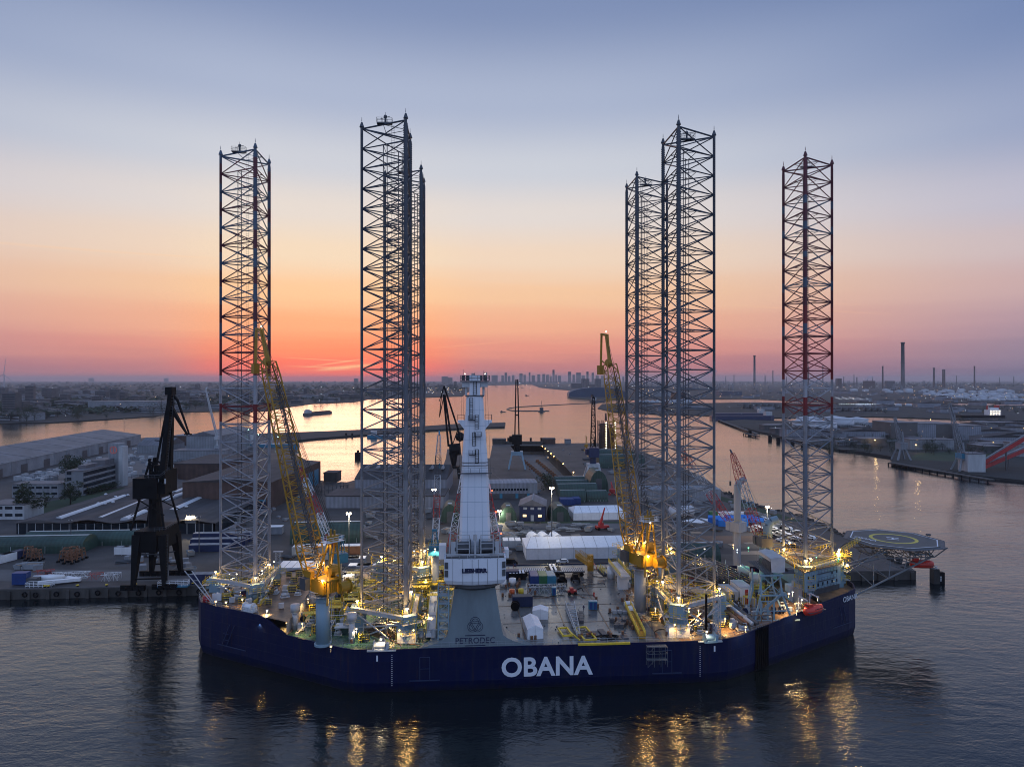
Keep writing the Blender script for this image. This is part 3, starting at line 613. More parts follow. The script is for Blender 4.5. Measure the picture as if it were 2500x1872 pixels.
# ---------------------------------------------------------------- jack houses around each leg
def jack(i, ztop, zb=ZD, box='leg', big=False):
    x, y, s, _ = LEGS[i]; c = SL((x, y, 0)); a0 = 0 if s < 0 else math.pi
    pts = [(c.x+math.cos(a0+t)*CR, c.y+math.sin(a0+t)*CR) for t in (math.pi, -math.pi/3, math.pi/3)]
    J = T('jack_house', None, None, (0,0,0)); J.parent = V
    for (px_, py_) in pts:
        m = MB(); ux, uy = px_-c.x, py_-c.y; L_ = math.hypot(ux, uy); ux /= L_; uy /= L_; an = math.atan2(uy, ux)
        # casing stands outside the chord
        m.box((px_+ux*1.7, py_+uy*1.7, (zb+ztop)/2), (1.6, 3.4, ztop-zb), an)
        for k in (-1, 1):
            m.box((px_+ux*.2-uy*1.75*k, py_+uy*.2+ux*1.75*k, (zb+ztop-2)/2), (2.0, .7, ztop-2-zb), an)
        zz = zb+1.2
        while zz < ztop-1:
            for k in (-1, 1): m.bar((px_+ux*2.5-uy*.9*k, py_+uy*2.5+ux*.9*k, zz), (px_+ux*3.3-uy*.9*k, py_+uy*3.3+ux*.9*k, zz), .5, 10)
            zz += 1.7
        m.build('jack_tower', M['bgrey'], J)
    r = MB()
    for k in range(3):
        (x0, y0), (x1, y1) = pts[k], pts[(k+1)%3]; ox, oy = ((x0+x1)/2-c.x), ((y0+y1)/2-c.y); L_ = math.hypot(ox, oy); ox, oy = ox/L_*1.9, oy/L_*1.9
        e = Vector((x1-x0, y1-y0, 0)).normalized()*1.0
        p, q = Vector((x0+ox, y0+oy, ztop-.45))-e, Vector((x1+ox, y1+oy, ztop-.45))+e
        r.bar(p, q, .62, 4); zz = ztop-.9
        mid = (p+q)/2
        r.bar(p+Vector((0,0,-.5)), (mid.x+ (q-p).normalized().x*3, mid.y+(q-p).normalized().y*3, zb), .2, 6); r.bar(q+Vector((0,0,-.5)), (mid.x-(q-p).normalized().x*3, mid.y-(q-p).normalized().y*3, zb), .2, 6)
        r.bar((p.x, p.y, zb+1), (q.x, q.y, zb+4), .16, 6)
    r.build('ring_beam', M['lgrey'], J)
    w_ = MB()
    for k in range(3):
        (x0, y0), (x1, y1) = pts[k], pts[(k+1)%3]; ox, oy = ((x0+x1)/2-c.x), ((y0+y1)/2-c.y); L_ = math.hypot(ox, oy); a_, b_ = (ox/L_*1.2, oy/L_*1.2), (ox/L_*2.6, oy/L_*2.6)
        w_.rail([(x0+a_[0], y0+a_[1], ztop), (x1+a_[0], y1+a_[1], ztop)], 1.1, .05, 1.5); w_.rail([(x0+b_[0], y0+b_[1], ztop), (x1+b_[0], y1+b_[1], ztop)], 1.1, .05, 1.5)
    for (px_, py_) in pts:
        ux, uy = px_-c.x, py_-c.y; L_ = math.hypot(ux, uy); ux /= L_; uy /= L_
        zz = zb+2.2
        while zz < ztop+.5:
            e1, e2 = (px_+ux*3.9-uy*2.6, py_+uy*3.9+ux*2.6), (px_+ux*3.9+uy*2.6, py_+uy*3.9-ux*2.6); f1, f2 = (px_-uy*2.6, py_+ux*2.6), (px_+uy*2.6, py_-ux*2.6)
            w_.rail([(*f1, zz), (*e1, zz), (*e2, zz), (*f2, zz)], 1.1, .05, 1.3); zz += 2.4
        w_.ladder((px_+ux*4.0, py_+uy*4.0, zb), (px_+ux*4.0, py_+uy*4.0, ztop), .6, side=(-uy, ux, 0))
    w_.build('yellow_railing', M['ryel'], J)
    p_ = MB()
    for (px_, py_) in pts:
        ux, uy = px_-c.x, py_-c.y; L_ = math.hypot(ux, uy); ux /= L_; uy /= L_; zz = zb+2.2
        while zz < ztop-1: p_.box((px_+ux*3.1, py_+uy*3.1, zz-.05), (1.7, 5.2, .1), math.atan2(uy, ux)); zz += 2.4
    p_.build('platform', M['grey'], J)
    return J, c, pts
JT = [16.6, 15.3, 16.0, 16.6, 16.6, 19.4]
for i in range(6):
    J, c, pts = jack(i, JT[i], zb=(ZD if i not in (0, 5) else (12.7 if i == 0 else 11.6)))
    for k, (a_, b_) in enumerate(pts):
        w0 = W(a_+(a_-c.x)*.12, b_-1.2, JT[i]+1.4); flood(w0, 'warm', [350, 950, 1200, 1200, 1050, 1050][i], up=True)
    w1 = W(c.x, c.y-3, ZD+4.5); flood(w1, 'warm', [1400, 3600, 3600, 3600, 3600, 2500][i])
# leg wells: dark openings in the deck under the near legs
for i in (1, 4):
    c = SL((*LEGS[i][:2], 0)); mb = MB(); mb.prism([(c.x+6.2*math.cos(t), c.y+6.2*math.sin(t)) for t in [k*math.pi/6 for k in range(12)]], ZD+.03, ZD+.06); mb.build('leg_well', M['black'], V)
# ================================================================ MAIN MAST CRANE
# axis about 8 m inboard of the near side
mc = gp(1159, 1585, ZD); MX, MY = W(0, -25.5).x-9.2, 163.0
MX = (1159-1250)/F*161.0; MY = 161.0
MC = T('mast_crane', 'huge white mast crane lettered LIEBHERR standing on a blue grey pedestal lettered PETRODEC', 'crane', (MX, MY, ZD), TH)
yf = -7.0
# pedestal: flat sided, wide flared foot on the near side
def ped_half(z):
    # half width over height above deck
    t = z/12.6
    base = 5.1+ (7.2-5.1)*(1-t)
    fl = max(0, 1-z/3.0)**2*7.0
    return base*.92+fl
pm = MB(); zs = [0,.35,.8,1.3,1.9,2.6,3.6,5,7,9,11,12.6]
fr = [(-ped_half(z), ped_half(z), z) for z in zs]
def fy(z): return yf+.02+ (z/12.6)*3.0
bk = 6.0
vs = []; 
for (a_, b_, z) in fr: vs += [(a_, fy(z), z), (b_, fy(z), z), (min(b_, 6.2), bk-z*.2, z), (max(a_, -6.2), bk-z*.2, z)]
fs = []
for i in range(len(zs)-1):
    for k in range(4): fs.append((i*4+k, i*4+(k+1)%4, i*4+4+(k+1)%4, i*4+4+k))
fs.append(tuple(len(vs)-4+k for k in range(4)))
pm.add(vs, fs); ped = pm.build('pedestal', M['ped'], MC)
ink = mat('lettering_navy', (.006,.012,.05), .5, 0, 0)
tilt = math.atan2(12.6, 3.0)
def onface(z): return fy(z)-.05
text('PETRODEC', 1.75, ink, 'lettering', ped, (0, onface(1.55), 1.55), (tilt, 0, 0), .015, .03, 1.05, 1)
mb = MB()
for z in (.55, 2.65): mb.box((0, fy(z)-.03, z), (4.6, .04, .2))
mb.build('lettering_bar', ink, ped)
# three interlaced rings, drawn as a trefoil band
mb = MB(); K = 90; prev = None
def tre(t): r = 1.0+.45*math.cos(3*t); return r*math.cos(2*t+math.pi/2+math.pi/6*0), r*math.sin(2*t+math.pi/2)
for off in (-.16, .16):
    pts_ = []
    for k in range(K+1):
        t = 2*math.pi*k/K; x, y = tre(t); x2, y2 = tre(t+.01); dx, dy = x2-x, y2-y; l_ = math.hypot(dx, dy); pts_.append(((x-dy/l_*off)*1.12, (y+dx/l_*off)*1.05))
    for p, q in zip(pts_, pts_[1:]):
        z0, z1 = 4.8+p[1], 4.8+q[1]; mb.bar((p[0], fy(z0)-.04, z0), (q[0], fy(z1)-.04, z1), .055, 4, cap=False)
mb.build('emblem', ink, ped)
mb = MB(); mb.cyl(0, 0, 12.5, 13.4, 5.2, 6.6, 32); mb.cyl(0, 0, 13.4, 14.1, 7.0, n=32); mb.cyl(0,0,14.1,15.2,6.4,n=32)
sp_ = mb.build('slew_platform', M['dgrey'], MC)
mb = MB(); ring = [(7.0*math.cos(k*math.pi/12), 7.0*math.sin(k*math.pi/12), 14.1) for k in range(25)]; mb.rail(ring, 1.1, .04, 1.8); mb.build('railing', M['ryel'], sp_)
# machinery house with curved white counterweight wall facing the water
mb = MB(); n_ = 10; z0, z1 = 13.6, 18.6
def cw(t): x = -7.0+14.0*t; return x, -6.4-1.2*math.sin(math.pi*t)
for i in range(n_):
    (xa, ya), (xb, yb) = cw(i/n_), cw((i+1)/n_); k0 = .92
    mb.add([(xa*k0, ya+.3, z0-.9), (xb*k0, yb+.3, z0-.9), (xb, yb, z0), (xa, ya, z0), (xb, yb, z1), (xa, ya, z1), (xb, -1, z1), (xa, -1, z1), (xb*k0, -1, z0-.9), (xa*k0, -1, z0-.9)],
           [(0,1,2,3), (3,2,4,5), (5,4,6,7), (1,0,9,8)])
mb.add([(-7*.92,-6.1,z0-.9),(-7,-6.4,z0),(-7,-6.4,z1),(-7,-1,z1),(-7*.92,-1,z0-.9)], [(0,1,2,3,4)]); mb.add([(7*.92,-6.1,z0-.9),(7,-6.4,z0),(7,-6.4,z1),(7,-1,z1),(7*.92,-1,z0-.9)], [(4,3,2,1,0)])
mb.bx(-5.5, 5.5, -1, 6.5, z0, z1)
mh_ = mb.build('machinery_house', M['cwhite'], MC); mh_.location = (0,0,1.6)
lt = text('LIEBHERR', 1.25, ink, 'lettering', mh_, (-.2, -7.70, 16.0), (R(90), 0, 0), .03, .09, 1.0, 1.05)
mb = MB()
for s in (-1, 1):
    for z in (14.6, 16.4): mb.box((s*6.5, -6.66, z+.6), (.8, .1, 1.5), s*.25)
mb.build('vent_grille', M['dgrey'], mh_)
mb = MB()
for t in (.14,.30,.45,.55,.70,.86): x, y = cw(t); mb.box((x, y-.02, 15.6), (.06, .05, 5.9))
mb.build('panel_seam', M['dgrey'], mh_)
# deck of winches and frames above the house
mb = MB(); mb.bx(-6.6,6.6,-6.6,3,18.65,18.9)
mb.build('winch_deck', M['dgrey'], mh_)
mb = MB(); mb.rail([(-7,-6.9,18.6),(-3.5,-7.3,18.6),(0,-7.5,18.6),(3.5,-7.3,18.6),(7,-6.9,18.6)], 1.1, .06, 1.4)
mb.bar((-6.4,-6.9,19.4),(6.4,-6.9,19.4),.22)
mb.bar((0,-7.1,18.8),(0,-7.1,24),.28); mb.cyl(0,-7,22.8,24,.42,n=8)
for s in (-1, 1):
    for x in (1.3, 4.1): mb.bar((s*x,-6.2,18.9),(s*x,-6.2,23.8),.16)
    for z in (19.4,20.6,21.8,22.8,23.7): mb.bar((s*1.3,-6.2,z),(s*4.1,-6.2,z),.11)
    mb.bar((s*5.9,-5.5,18.9),(s*5.6,-5.5,24.2),.2); mb.bar((s*5.9,-5.5,24.2),(s*5.0,-2,23.2),.2)
    mb.bx(min(s*4.4,s*5.5),max(s*4.4,s*5.5),-6.3,-6.0,19.2,22.2)
mb.build('winch_frame', M['lgrey'], mh_)
mb = MB()
for s in (-1, 1): mb.bar((s*1.2,-4.6,20.6),(s*4.4,-4.6,20.6),1.3,14); mb.bar((s*.9,-4.6,20.6),(s*1.2,-4.6,20.6),1.8,14); mb.bar((s*4.4,-4.6,20.6),(s*4.6,-4.6,20.6),1.8,14)
mb.build('winch_drum', M['dgrey'], mh_)
mb = MB()
mb.bx(-8.3, -6.7, -2.5, 0, 17.4, 20.6); mb.bx(6.9, 7.9, -2.5, 0, 17.4, 19.4)
mb.build('operator_cabin', M['white'], mh_)
# the mast: octagon-ish tapered box
prof = [(18.6,3.7,3.0),(24,3.6,3.0),(32,3.35,2.8),(37,3.2,2.6),(39.5,3.1,2.5),(42,2.95,2.5),(47,2.6,2.3),(52,2.2,2.1),(56.6,1.95,2.0)]
def mastring(z, hw, hd):
    c = .55; return [(-hw, -hd+c, z), (-hw+c, -hd, z), (hw-c, -hd, z), (hw, -hd+c, z), (hw, hd-c, z), (hw-c, hd, z), (-hw+c, hd, z), (-hw, hd-c, z)]
mb = MB(); rr = [mastring(*p) for p in prof]
vs = [v for r_ in rr for v in r_]; fs = []
for i in range(len(rr)-1):
    for k in range(8): fs.append((i*8+k, i*8+(k+1)%8, i*8+8+(k+1)%8, i*8+8+k))
fs.append(tuple(len(vs)-8+k for k in range(8))); mb.add(vs, fs)
mb.bx(-1.25,1.25,-1.6,1.6,56.6,61.6)
mast = mb.build('mast', M['cwhite'], MC)
def hw_at(z):
    for (a_, b_, c_), (d__, e_, f_) in zip(prof, prof[1:]):
        if a_ <= z <= d__: t = (z-a_)/(d__-a_); return b_+(e_-b_)*t, c_+(f_-c_)*t
    return 1.25, 1.6
mb = MB()
for z in (22,25.4,28.8,32.2,35.6,43.4,46.6,49.8,53.4):
    hw, hd = hw_at(z); q = mastring(z, hw+.012, hd+.012)
    for a_, b_ in zip(q, q[1:]+q[:1]): mb.bar(a_, b_, .035, 4, cap=False)
for s in (-1, 0, 1):
    for (za, zb_) in zip([p[0] for p in prof], [p[0] for p in prof][1:]):
        (h1_, d1_), (h2_, d2_) = hw_at(za), hw_at(zb_); k = .38*s; mb.bar((k*h1_*1.3, -d1_-.015, za), (k*h2_*1.3, -d2_-.015, zb_), .03, 4, cap=False)
mb.build('panel_seam', M['bgrey'], mast)
mb = MB()
for z in (40.6, 41.3): q = mastring(z, 3.12, 2.62); [mb.bar(a_, b_, .1, 4) for a_, b_ in zip(q, q[1:]+q[:1])]
mb.bx(-3.9,3.9,-3.6,-2.8,38.8,39.0); mb.rail([(-4.4,-3.3,39),(-3.2,-3.7,39),(3.2,-3.7,39),(4.4,-3.3,39)], 1.1, .04)
mb.build('collar', M['dgrey'], mast)
mb = MB()
for s in (-1, 1):
    mb.add([(s*2.4,-1,48.8),(s*3.6,-1,50.4),(s*4.0,-1,50.4),(s*4.0,-1,51.0),(s*2.0,-1,51.0),(s*2.4,1,48.8),(s*3.6,1,50.4),(s*4.0,1,50.4),(s*4.0,1,51.0),(s*2.0,1,51.0)], [(0,1,2,3,4),(9,8,7,6,5),(0,5,6,1),(1,6,7,2),(2,7,8,3),(3,8,9,4)])
mb.build('side_bracket', M['cwhite'], mast)
mb = MB()
for s in (-1, 1): mb.rail([(s*2.4,-1,51.0),(s*4,-1,51.0),(s*4,1,51.0)], 1.3, .05, .8)
mb.bx(-2.2,2.2,-2.1,2.1,56.6,56.9); mb.bx(-3.4,3.4,-2.2,2.4,60.0,60.25)
mb.rail([(-3.4,-2.2,60.3),(3.4,-2.2,60.3),(3.4,2.4,60.3),(-3.4,2.4,60.3),(-3.4,-2.2,60.3)], 1.2, .06, 1.2)
mb.build('mast_platform', M['dgrey'], mast)
mb = MB()
for s in (-1, 1): mb = MB(); mb.bx(min(s*1.3,s*3.0),max(s*1.3,s*3.0),-1.7,1.9,58.8,59.95); mb.bx(min(s*1.8,s*2.3),max(s*1.8,s*2.3),-1.0,1.0,56.9,58.8); mb.build('sheave_housing', M['lgrey'], mast)

mb = MB()
for x in (-2.7,-1.6,1.4,2.5): mb.cyl(x, -1.2, 60.3, 61.5, .4, n=8)
mb.bar((-2.7,0,60.3),(-2.7,0,63.0),.05,4); mb.bar((2.1,0,60.3),(2.1,0,62.6),.05,4); mb.bar((0,0,61.4),(0,0,62.2),.06,4)
mb.build('top_gear', M['dgrey'], mast)
mb = MB()
segs = [(-.9,50.2,57.8),(.4,52.6,55.6),(.35,46.6,50.4),(-.3,49.2,52.8),(.5,46.0,49.0),(0,59,65)]
segs = [(-.85,51.4,56.3),(.4,49.0,52.4),(-.2,45.2,48.3),(.45,41.2,44.4),(0,57,60)]
for x, za, zb_ in segs:
    y = -hw_at(za)[1]-.28 if za < 56.6 else -1.95
    y2 = -hw_at(min(zb_,56.5))[1]-.28 if za < 56.6 else -1.95
    mb.ladder((x,y,za), (x,y2,zb_), .7, r=.05, sp=.5); mb.bar((x-.4,y-.5,za),(x-.4,y2-.5,zb_),.04,3); mb.bar((x+.4,y-.5,za),(x+.4,y2-.5,zb_),.04,3)
    z = za
    while z < zb_: mb.bar((x-.4,y-.5,z),(x+.4,y-.5,z),.03,3); z += 1
for x, z in ((-.7,51.2),(.7,47.4),(-.6,43.2)): y = -hw_at(z)[1]-.7; mb.box((x,y,z),(1.6,1.1,.1)); mb.rail([(x-.8,y+.5,z),(x-.8,y-.5,z),(x+.8,y-.5,z),(x+.8,y+.5,z)], 1, .045, .8)
mb.build('ladder_cage', M['black'], mast)
mb = MB()
for s in (-1, 1): mb.bar((s*2.9,-1.5,59),(s*4.4,-2,19.5),.035,4); mb.bar((s*2.5,2.2,59),(s*3.4,4,22),.035,4)
mb.build('hoist_rope', M['rope'], MC)
# red and white lattice boom raised behind the mast
mb = MB(); mw = MB()
for s in (-1, 1):
    p, q = Vector((s*5.9,4.0,18.9)), Vector((s*.9,9.5,46))
    for k in range(6):
        a_, b_ = p.lerp(q, k/6), p.lerp(q, (k+1)/6); mb = MB(); mb.lattice(a_, b_, 1.8-k*.1, 1.7-k*.1, bay=1.5, rc=.13, rb=.06); mb.build('boom_section', M['red'] if k % 2 == 0 else M['white'], MC)
mb = MB(); mb.ball((6.4,3,23.5),.2,6); mb.ball((5.2,4,28.5),.18,6); mb.ball((4.3,5,33.5),.18,6); mb.build('red_lamp', E['red'], MC)
for xx in (-2.9,3.0):
    mb = MB(); mb.ball((xx*.8, -1.9, 61.9), .1, 6); mb.build('top_lamp', E['white'], MC)

# ================================================================ YELLOW LATTICE BOOM CRANES
def yellow_crane(label, base, foot_h, tipv, slew, ped_m):
    """base on deck; tipv = boom tip relative to base"""
    t = T('pedestal_crane', label, 'crane', base, 0, 'yellow lattice boom cranes on the vessel')
    ca, sa = math.cos(slew), math.sin(slew)
    def P_(x, y, z): return Vector((x*ca-y*sa, x*sa+y*ca, z))   # x to the side, y along the boom
    m = MB(); m.s = True; m.cyl(0,0,0,foot_h,1.55,n=28); m.s = False; m.cyl(0,0,foot_h-1.6,foot_h-1.3,1.75,n=28); m.cyl(0,0,foot_h-.5,foot_h,1.8,n=28); m.cyl(0,0,0,.5,1.9,n=28); pd = m.build('pedestal', ped_m, t)
    m = MB(); m.ladder((1.9,.3,0),(1.9,.3,foot_h),.5,side=(0,1,0),r=.04); m.rail([(3.0*math.cos(k*.35), 3.0*math.sin(k*.35), foot_h) for k in range(19)], 1.1, .04, 1.1); m.cyl(0,0,foot_h-.08,foot_h,3.0,n=24); m.build('walkway', M['lgrey'], pd)
    z = foot_h
    m = MB(); m.cyl(0,0,z,z+1.0,1.55,n=24)
    def obx(x0,x1,y0,y1,z0,z1):
        c = P_((x0+x1)/2,(y0+y1)/2,0); m.box((c.x,c.y,(z0+z1)/2),(x1-x0,y1-y0,z1-z0),slew)
    obx(-2.4,2.2,-3.8,1.4,z+1,z+3.8); obx(-2.6,-1.5,1.0,3.6,z+1.2,z+5.4)
    for k in range(9): obx(-2.3+k*.5,-2.2+k*.5,-3.87,-3.8,z+1.1,z+3.7)
    hs = m.build('machinery_house', M['yellow'], t)
    m = MB(); c = P_(-.3,-1.2,0); m.box((c.x,c.y,z+3.85),(4.4,4.6,.1),slew)
    m.bar(P_(1.2,-4.6,z+2.0), P_(3.6,-4.6,z+2.0), 1.3, 16); m.bar(P_(3.6,-4.6,z+2.0),P_(3.8,-4.6,z+2.0),1.7,16); m.bar(P_(.9,-1.0,z+5.2),P_(3.0,-1.0,z+5.2),1.3,16)
    m.build('winch_drum', M['yellow'], hs)
    m = MB(); c = P_(-2.95,2.4,0); m.box((c.x,c.y,z+2.6),(1.6,2.4,2.6),slew); m.build('operator_cab', M['dgrey'], t)
    # gantry (A-frame)
    ap = P_(0.2,-3.6,z+13.0); m = MB()
    for s in (-1, 1):
        m.bar(P_(s*2.1,1.0,z+1.2), ap+P_(s*.7,0,0), .26, 4); m.bar(P_(s*2.0,-4.8,z-1.2), ap+P_(s*.7,-.4,0), .28, 4)
        m.bar(P_(s*2.06,-4.6,z+4), P_(s*2.0,.3,z+4), .16)
    for zz, wd in ((4,2.0),(7,1.6),(10,1.2)): m.bar(P_(-wd,-4.3,z+zz), P_(wd,-4.3,z+zz), .14)
    m.box((ap.x,ap.y,ap.z+.3),(2.2,1.4,1.2),slew); m.bar(ap+P_(-.5,0,.8),ap+P_(-.5,0,2.4),.25); m.bar(ap+P_(.5,0,.8),ap+P_(.5,0,2.0),.25)
    gn = m.build('gantry', M['yellow'], t)
    m = MB(); m.box((ap.x,ap.y,ap.z-.4),(4.6,2.6,.12),slew); q = [ap+P_(a_,b_,-.35) for a_, b_ in ((-2.3,-1.3),(2.3,-1.3),(2.3,1.3),(-2.3,1.3),(-2.3,-1.3))]; m.rail(q,1,.05,1.2); m.build('gantry_platform', M['white'], gn)
    # boom
    ft = P_(0,2.2,z+2.0); tip = Vector(tipv); ax = (tip-ft); Ln = ax.length
    def pr(u):
        if u < .12: return (4.2+u/.12*1.0, .9+u/.12*1.7)
        if u < .8: return (5.2-(u-.12)/.68*1.6, 2.6-(u-.12)/.68*.4)
        return (3.6-(u-.8)/.2*2.0, 2.2-(u-.8)/.2*.9)
    bt = ft+ax*.86; m = MB(); m.lattice(ft, bt, 1, 1, side=P_(1,0,0), bay=2.0, rc=.2, rb=.1, prof=lambda u: pr(u*.86)); b_ = m.build('boom', M['yellow'], t)
    m = MB(); axn = ax.normalized(); sd = P_(1,0,0); up = sd.cross(axn).normalized()
    if up.z < 0: up = -up
    fwd = Vector((axn.x, axn.y, 0)).normalized() if math.hypot(axn.x, axn.y) > .01 else P_(0,1,0)
    m.bar(bt, tip, .7, 4, .5); m.bar(bt-up*.0, tip+up*.8, .3, 4)
    m.bar(tip, tip+fwd*2.6+Vector((0,0,.4)), .45, 4); m.bar(tip+fwd*2.5, tip+fwd*2.9-Vector((0,0,9.5)), .42, 4); m.box(tuple(tip+fwd*2.95-Vector((0,0,9.8))), (1.5,1.5,2.6), slew); m.bar(bt+Vector((0,0,-1)), tip+fwd*2.6-Vector((0,0,7)), .2)
    m.bar(bt, bt-up*1.2+axn*1.2, .8, 8)
    m.build('boom_head', M['yellow'], b_)
    m = MB(); m.ball(tuple(tip+Vector((0,0,1))), .16, 6); m.build('tip_lamp', E['white'], b_)
    m = MB()
    for s in (-.8,-.3,.3,.8): m.bar(ap+P_(s*.8,0,1.4), bt+sd*s+up*.6, .045, 4)
    for s in (-.2,.2): m.bar(ap+P_(s,0,1.0), tip+sd*s, .04, 4)
    m.build('pendant_rope', M['rope'], t)
    m = MB(); c = ft.lerp(tip,.02)
    m.lattice(ft+up*1.8, ft.lerp(tip,.75)+up*1.6, .7, .6, side=sd, bay=1.8, rc=.08, rb=.05); m.build('boom_walkway', M['dgrey'], b_)
    return t
b1_ = gp(788, 1588, ZD); b1_ = Vector(((788-1250)/F*156.0, 156.0, ZD))
tip1 = qp(638, 806, 174.0)-b1_
yellow_crane('yellow lattice boom crane left of the white mast crane, on a pale blue pedestal', b1_, 11.6, tip1, math.atan2(tip1.y, tip1.x)-math.pi/2, M['bgrey'])
b2_ = gp(1563, 1496, ZD); tip2 = qp(1480, 818, 192.0)-b2_
yellow_crane('brightly lit yellow lattice boom crane right of the white mast crane, on a grey pedestal', b2_, 12.0, tip2, math.atan2(tip2.y, tip2.x)-math.pi/2, M['grey'])
for b_, pw in ((b1_, 900), (b2_, 1600)):
    flood(b_+Vector((1.2,-4.4,15.8)), 'warm', pw*.8, .16, up=True, post=.5); flood(b_+Vector((-.5,1.5,18.2)), 'warm', pw*1.3, .18, up=True, post=.5); flood(b_+Vector((2.0,-3,24)), 'white', pw*.35, .15, post=.4)

# ================================================================ OTHER CRANES ON BOARD (far side and bow)
def boomcrane(name, label, base, hped, tip, house_m, ped_m, bands, rp=1.0, hs=(3.4,3.8,2.6), w=1.8, gantry=True, lean=None, group=None, bay=1.8):
    """generic slewing crane: tip in world metres; bands = list of (fraction, material)"""
    t = T(name, label, 'crane', base, 0, group); base = Vector(base); tp = Vector(tip)-base; slew = math.atan2(tp.y, tp.x)-math.pi/2; ca, sa = math.cos(slew), math.sin(slew)
    P_ = lambda x, y, z: Vector((x*ca-y*sa, x*sa+y*ca, z))
    m = MB(); m.cyl(0,0,0,hped,rp,n=18); m.cyl(0,0,hped-.4,hped,rp*1.3,n=18); m.build('pedestal', ped_m, t)
    m = MB(); c = P_(0,-.8,0); m.box((c.x,c.y,hped+hs[2]/2),(hs[0],hs[1],hs[2]),slew); c = P_(-hs[0]*.4,1.6,0); m.box((c.x,c.y,hped+hs[2]*.5),(1.2,1.5,hs[2]*.9),slew); m.build('machinery_house', house_m, t)
    m = MB(); m.rail([P_(a_,b_,hped+hs[2]) for a_, b_ in ((-hs[0]/2,-hs[1]/2-.8),(hs[0]/2,-hs[1]/2-.8),(hs[0]/2,1),(-hs[0]/2,1),(-hs[0]/2,-hs[1]/2-.8))],1,.04,1.3); m.build('railing', M['ryel'], t)
    ft = P_(0,1.2,hped+1.0)
    ap = P_(0,-1.6,hped+hs[2]+4.5)
    if gantry:
        m = MB()
        for s in (-1, 1): m.bar(P_(s*1.3,1,hped+.5), ap+P_(s*.4,0,0), .16); m.bar(P_(s*1.3,-2.4,hped+.5), ap+P_(s*.4,0,0), .16)
        m.box((ap.x,ap.y,ap.z),(1.4,.8,.6),slew); m.build('gantry', house_m, t)
    ms = []; f0 = 0; first = None
    def pr(u): return (w*(.5+.5*min(1,u/.15)) if u < .15 else (w if u < .75 else w*(1-(u-.75)/.25*.55)),)*2
    for f1, mm in bands:
        m = MB(); m.lattice(ft.lerp(tp,f0), ft.lerp(tp,f1), 1, 1, side=P_(1,0,0), bay=bay, rc=.11, rb=.055, prof=lambda u, a_=f0, b_=f1: pr(a_+(b_-a_)*u))
        o = m.build('boom' if first is None else 'boom_section', mm, first or t); first = first or o; f0 = f1
    m = MB(); fw = P_(0,1,0); m.bar(tp, tp+fw*1.6+Vector((0,0,1.2)), .3); m.bar(tp+fw*1.5+Vector((0,0,1.1)), tp+fw*1.5-Vector((0,0,9)), .03, 3); m.box(tuple(tp+fw*1.5-Vector((0,0,9.8))), (.5,.5,1.5))
    m.build('hook_block', house_m, t)
    m = MB()
    for s in (-.35,.35): m.bar(ap+P_(s,0,.3), tp+P_(s,0,0), .035, 3)
    m.build('pendant_rope', M['rope'], t); return t
rw = [(.22,M['red']),(.45,M['white']),(.68,M['red']),(.86,M['white']),(1,M['red'])]
wr = [(.3,M['white']),(.55,M['red']),(1,M['lgrey'])]
# left far-side crane: red and white boom leaning left
c1 = gp(826,1452,ZD); boomcrane('deck_crane', 'slim deck crane with red and white lattice boom leaning left over the left yellow crane', c1, 9.5, qp(733,1142,213), M['teal'], M['grey'], rw, group='slim deck cranes along the far side')
# centre far-side crane: boom almost upright, white and red
c2 = gp(1062,1440,ZD); boomcrane('deck_crane', 'slim deck crane with upright red and white boom, just left of the white mast crane', c2, 10.5, qp(1072,1062,215), M['teal'], M['lgrey'], [(.25,M['white']),(.45,M['red']),(.62,M['lgrey']),(.8,M['dgrey']),(1,M['lgrey'])], rp=1.1, group='slim deck cranes along the far side')
c3 = gp(1797,1388,ZD); boomcrane('deck_crane', 'pale deck crane whose red and white boom leans left behind the right lattice leg', c3, 12.2, qp(1655,1088,238), M['lgrey'], M['grey'], [(.12,M['red']),(.40,M['red']),(.72,M['lgrey']),(1,M['red'])], hs=(4,3.4,3), w=2.0, gantry=False, group='slim deck cranes along the far side')
c4 = gp(1862,1425,ZD); boomcrane('deck_crane', 'deck crane with red tipped boom and pale blue middle section right of centre', c4, 11.5, qp(1788,1108,222), M['dgrey'], M['bgrey'], [(.34,M['red']),(.66,M['bgrey']),(1,M['red'])], w=2.3, gantry=False, group='slim deck cranes along the far side')
# bent exhaust and vent posts
def vent(label, p, hgt, r, m_, lean=(1.2,0), grp='bent ventilation trunks'):
    m = MB(); p = Vector(p); m.cyl(0,0,0,hgt,r,n=12); a_ = Vector((0,0,hgt)); b_ = a_+Vector((lean[0]*.5,lean[1]*.5,1.2)); c_ = b_+Vector((lean[0],lean[1],.7)); m.bar(a_-Vector((0,0,.1)),b_,r*.98,12,r*.9); m.bar(b_,c_,r*.9,12,r*.8)
    o = m.build('vent_trunk', m_, None, p, 0, label, 'vent', grp); return o
vent('grey vent trunk with bent top rising behind the pale deck crane', (*gp(1795,1345,12)[:2], 24.2) if False else gp(1800,1390,ZD), 27, 1.1, M['lgrey'], (1.8,0))
vent('blue grey vent trunk with slanted top near the white tarpaulin tower', gp(1874,1420,ZD), 17, 1.3, M['bgrey'], (2.0,0))
def mushroom(label, p, h_, r):
    m = MB(); m.s = True; m.cyl(0,0,0,h_-1.8,r,n=18); m.cyl(0,0,h_-2.2,h_-1.7,r,r*1.6,18); m.cyl(0,0,h_-1.7,h_,r*1.6,n=18); m.s = False
    for z in (1.2,2.4,3.6): m.cyl(0,0,z,z+.12,r*1.06,n=18)
    return m.build('vent_column', M['lgrey'], None, p, 0, label, 'vent', 'mushroom vent columns')
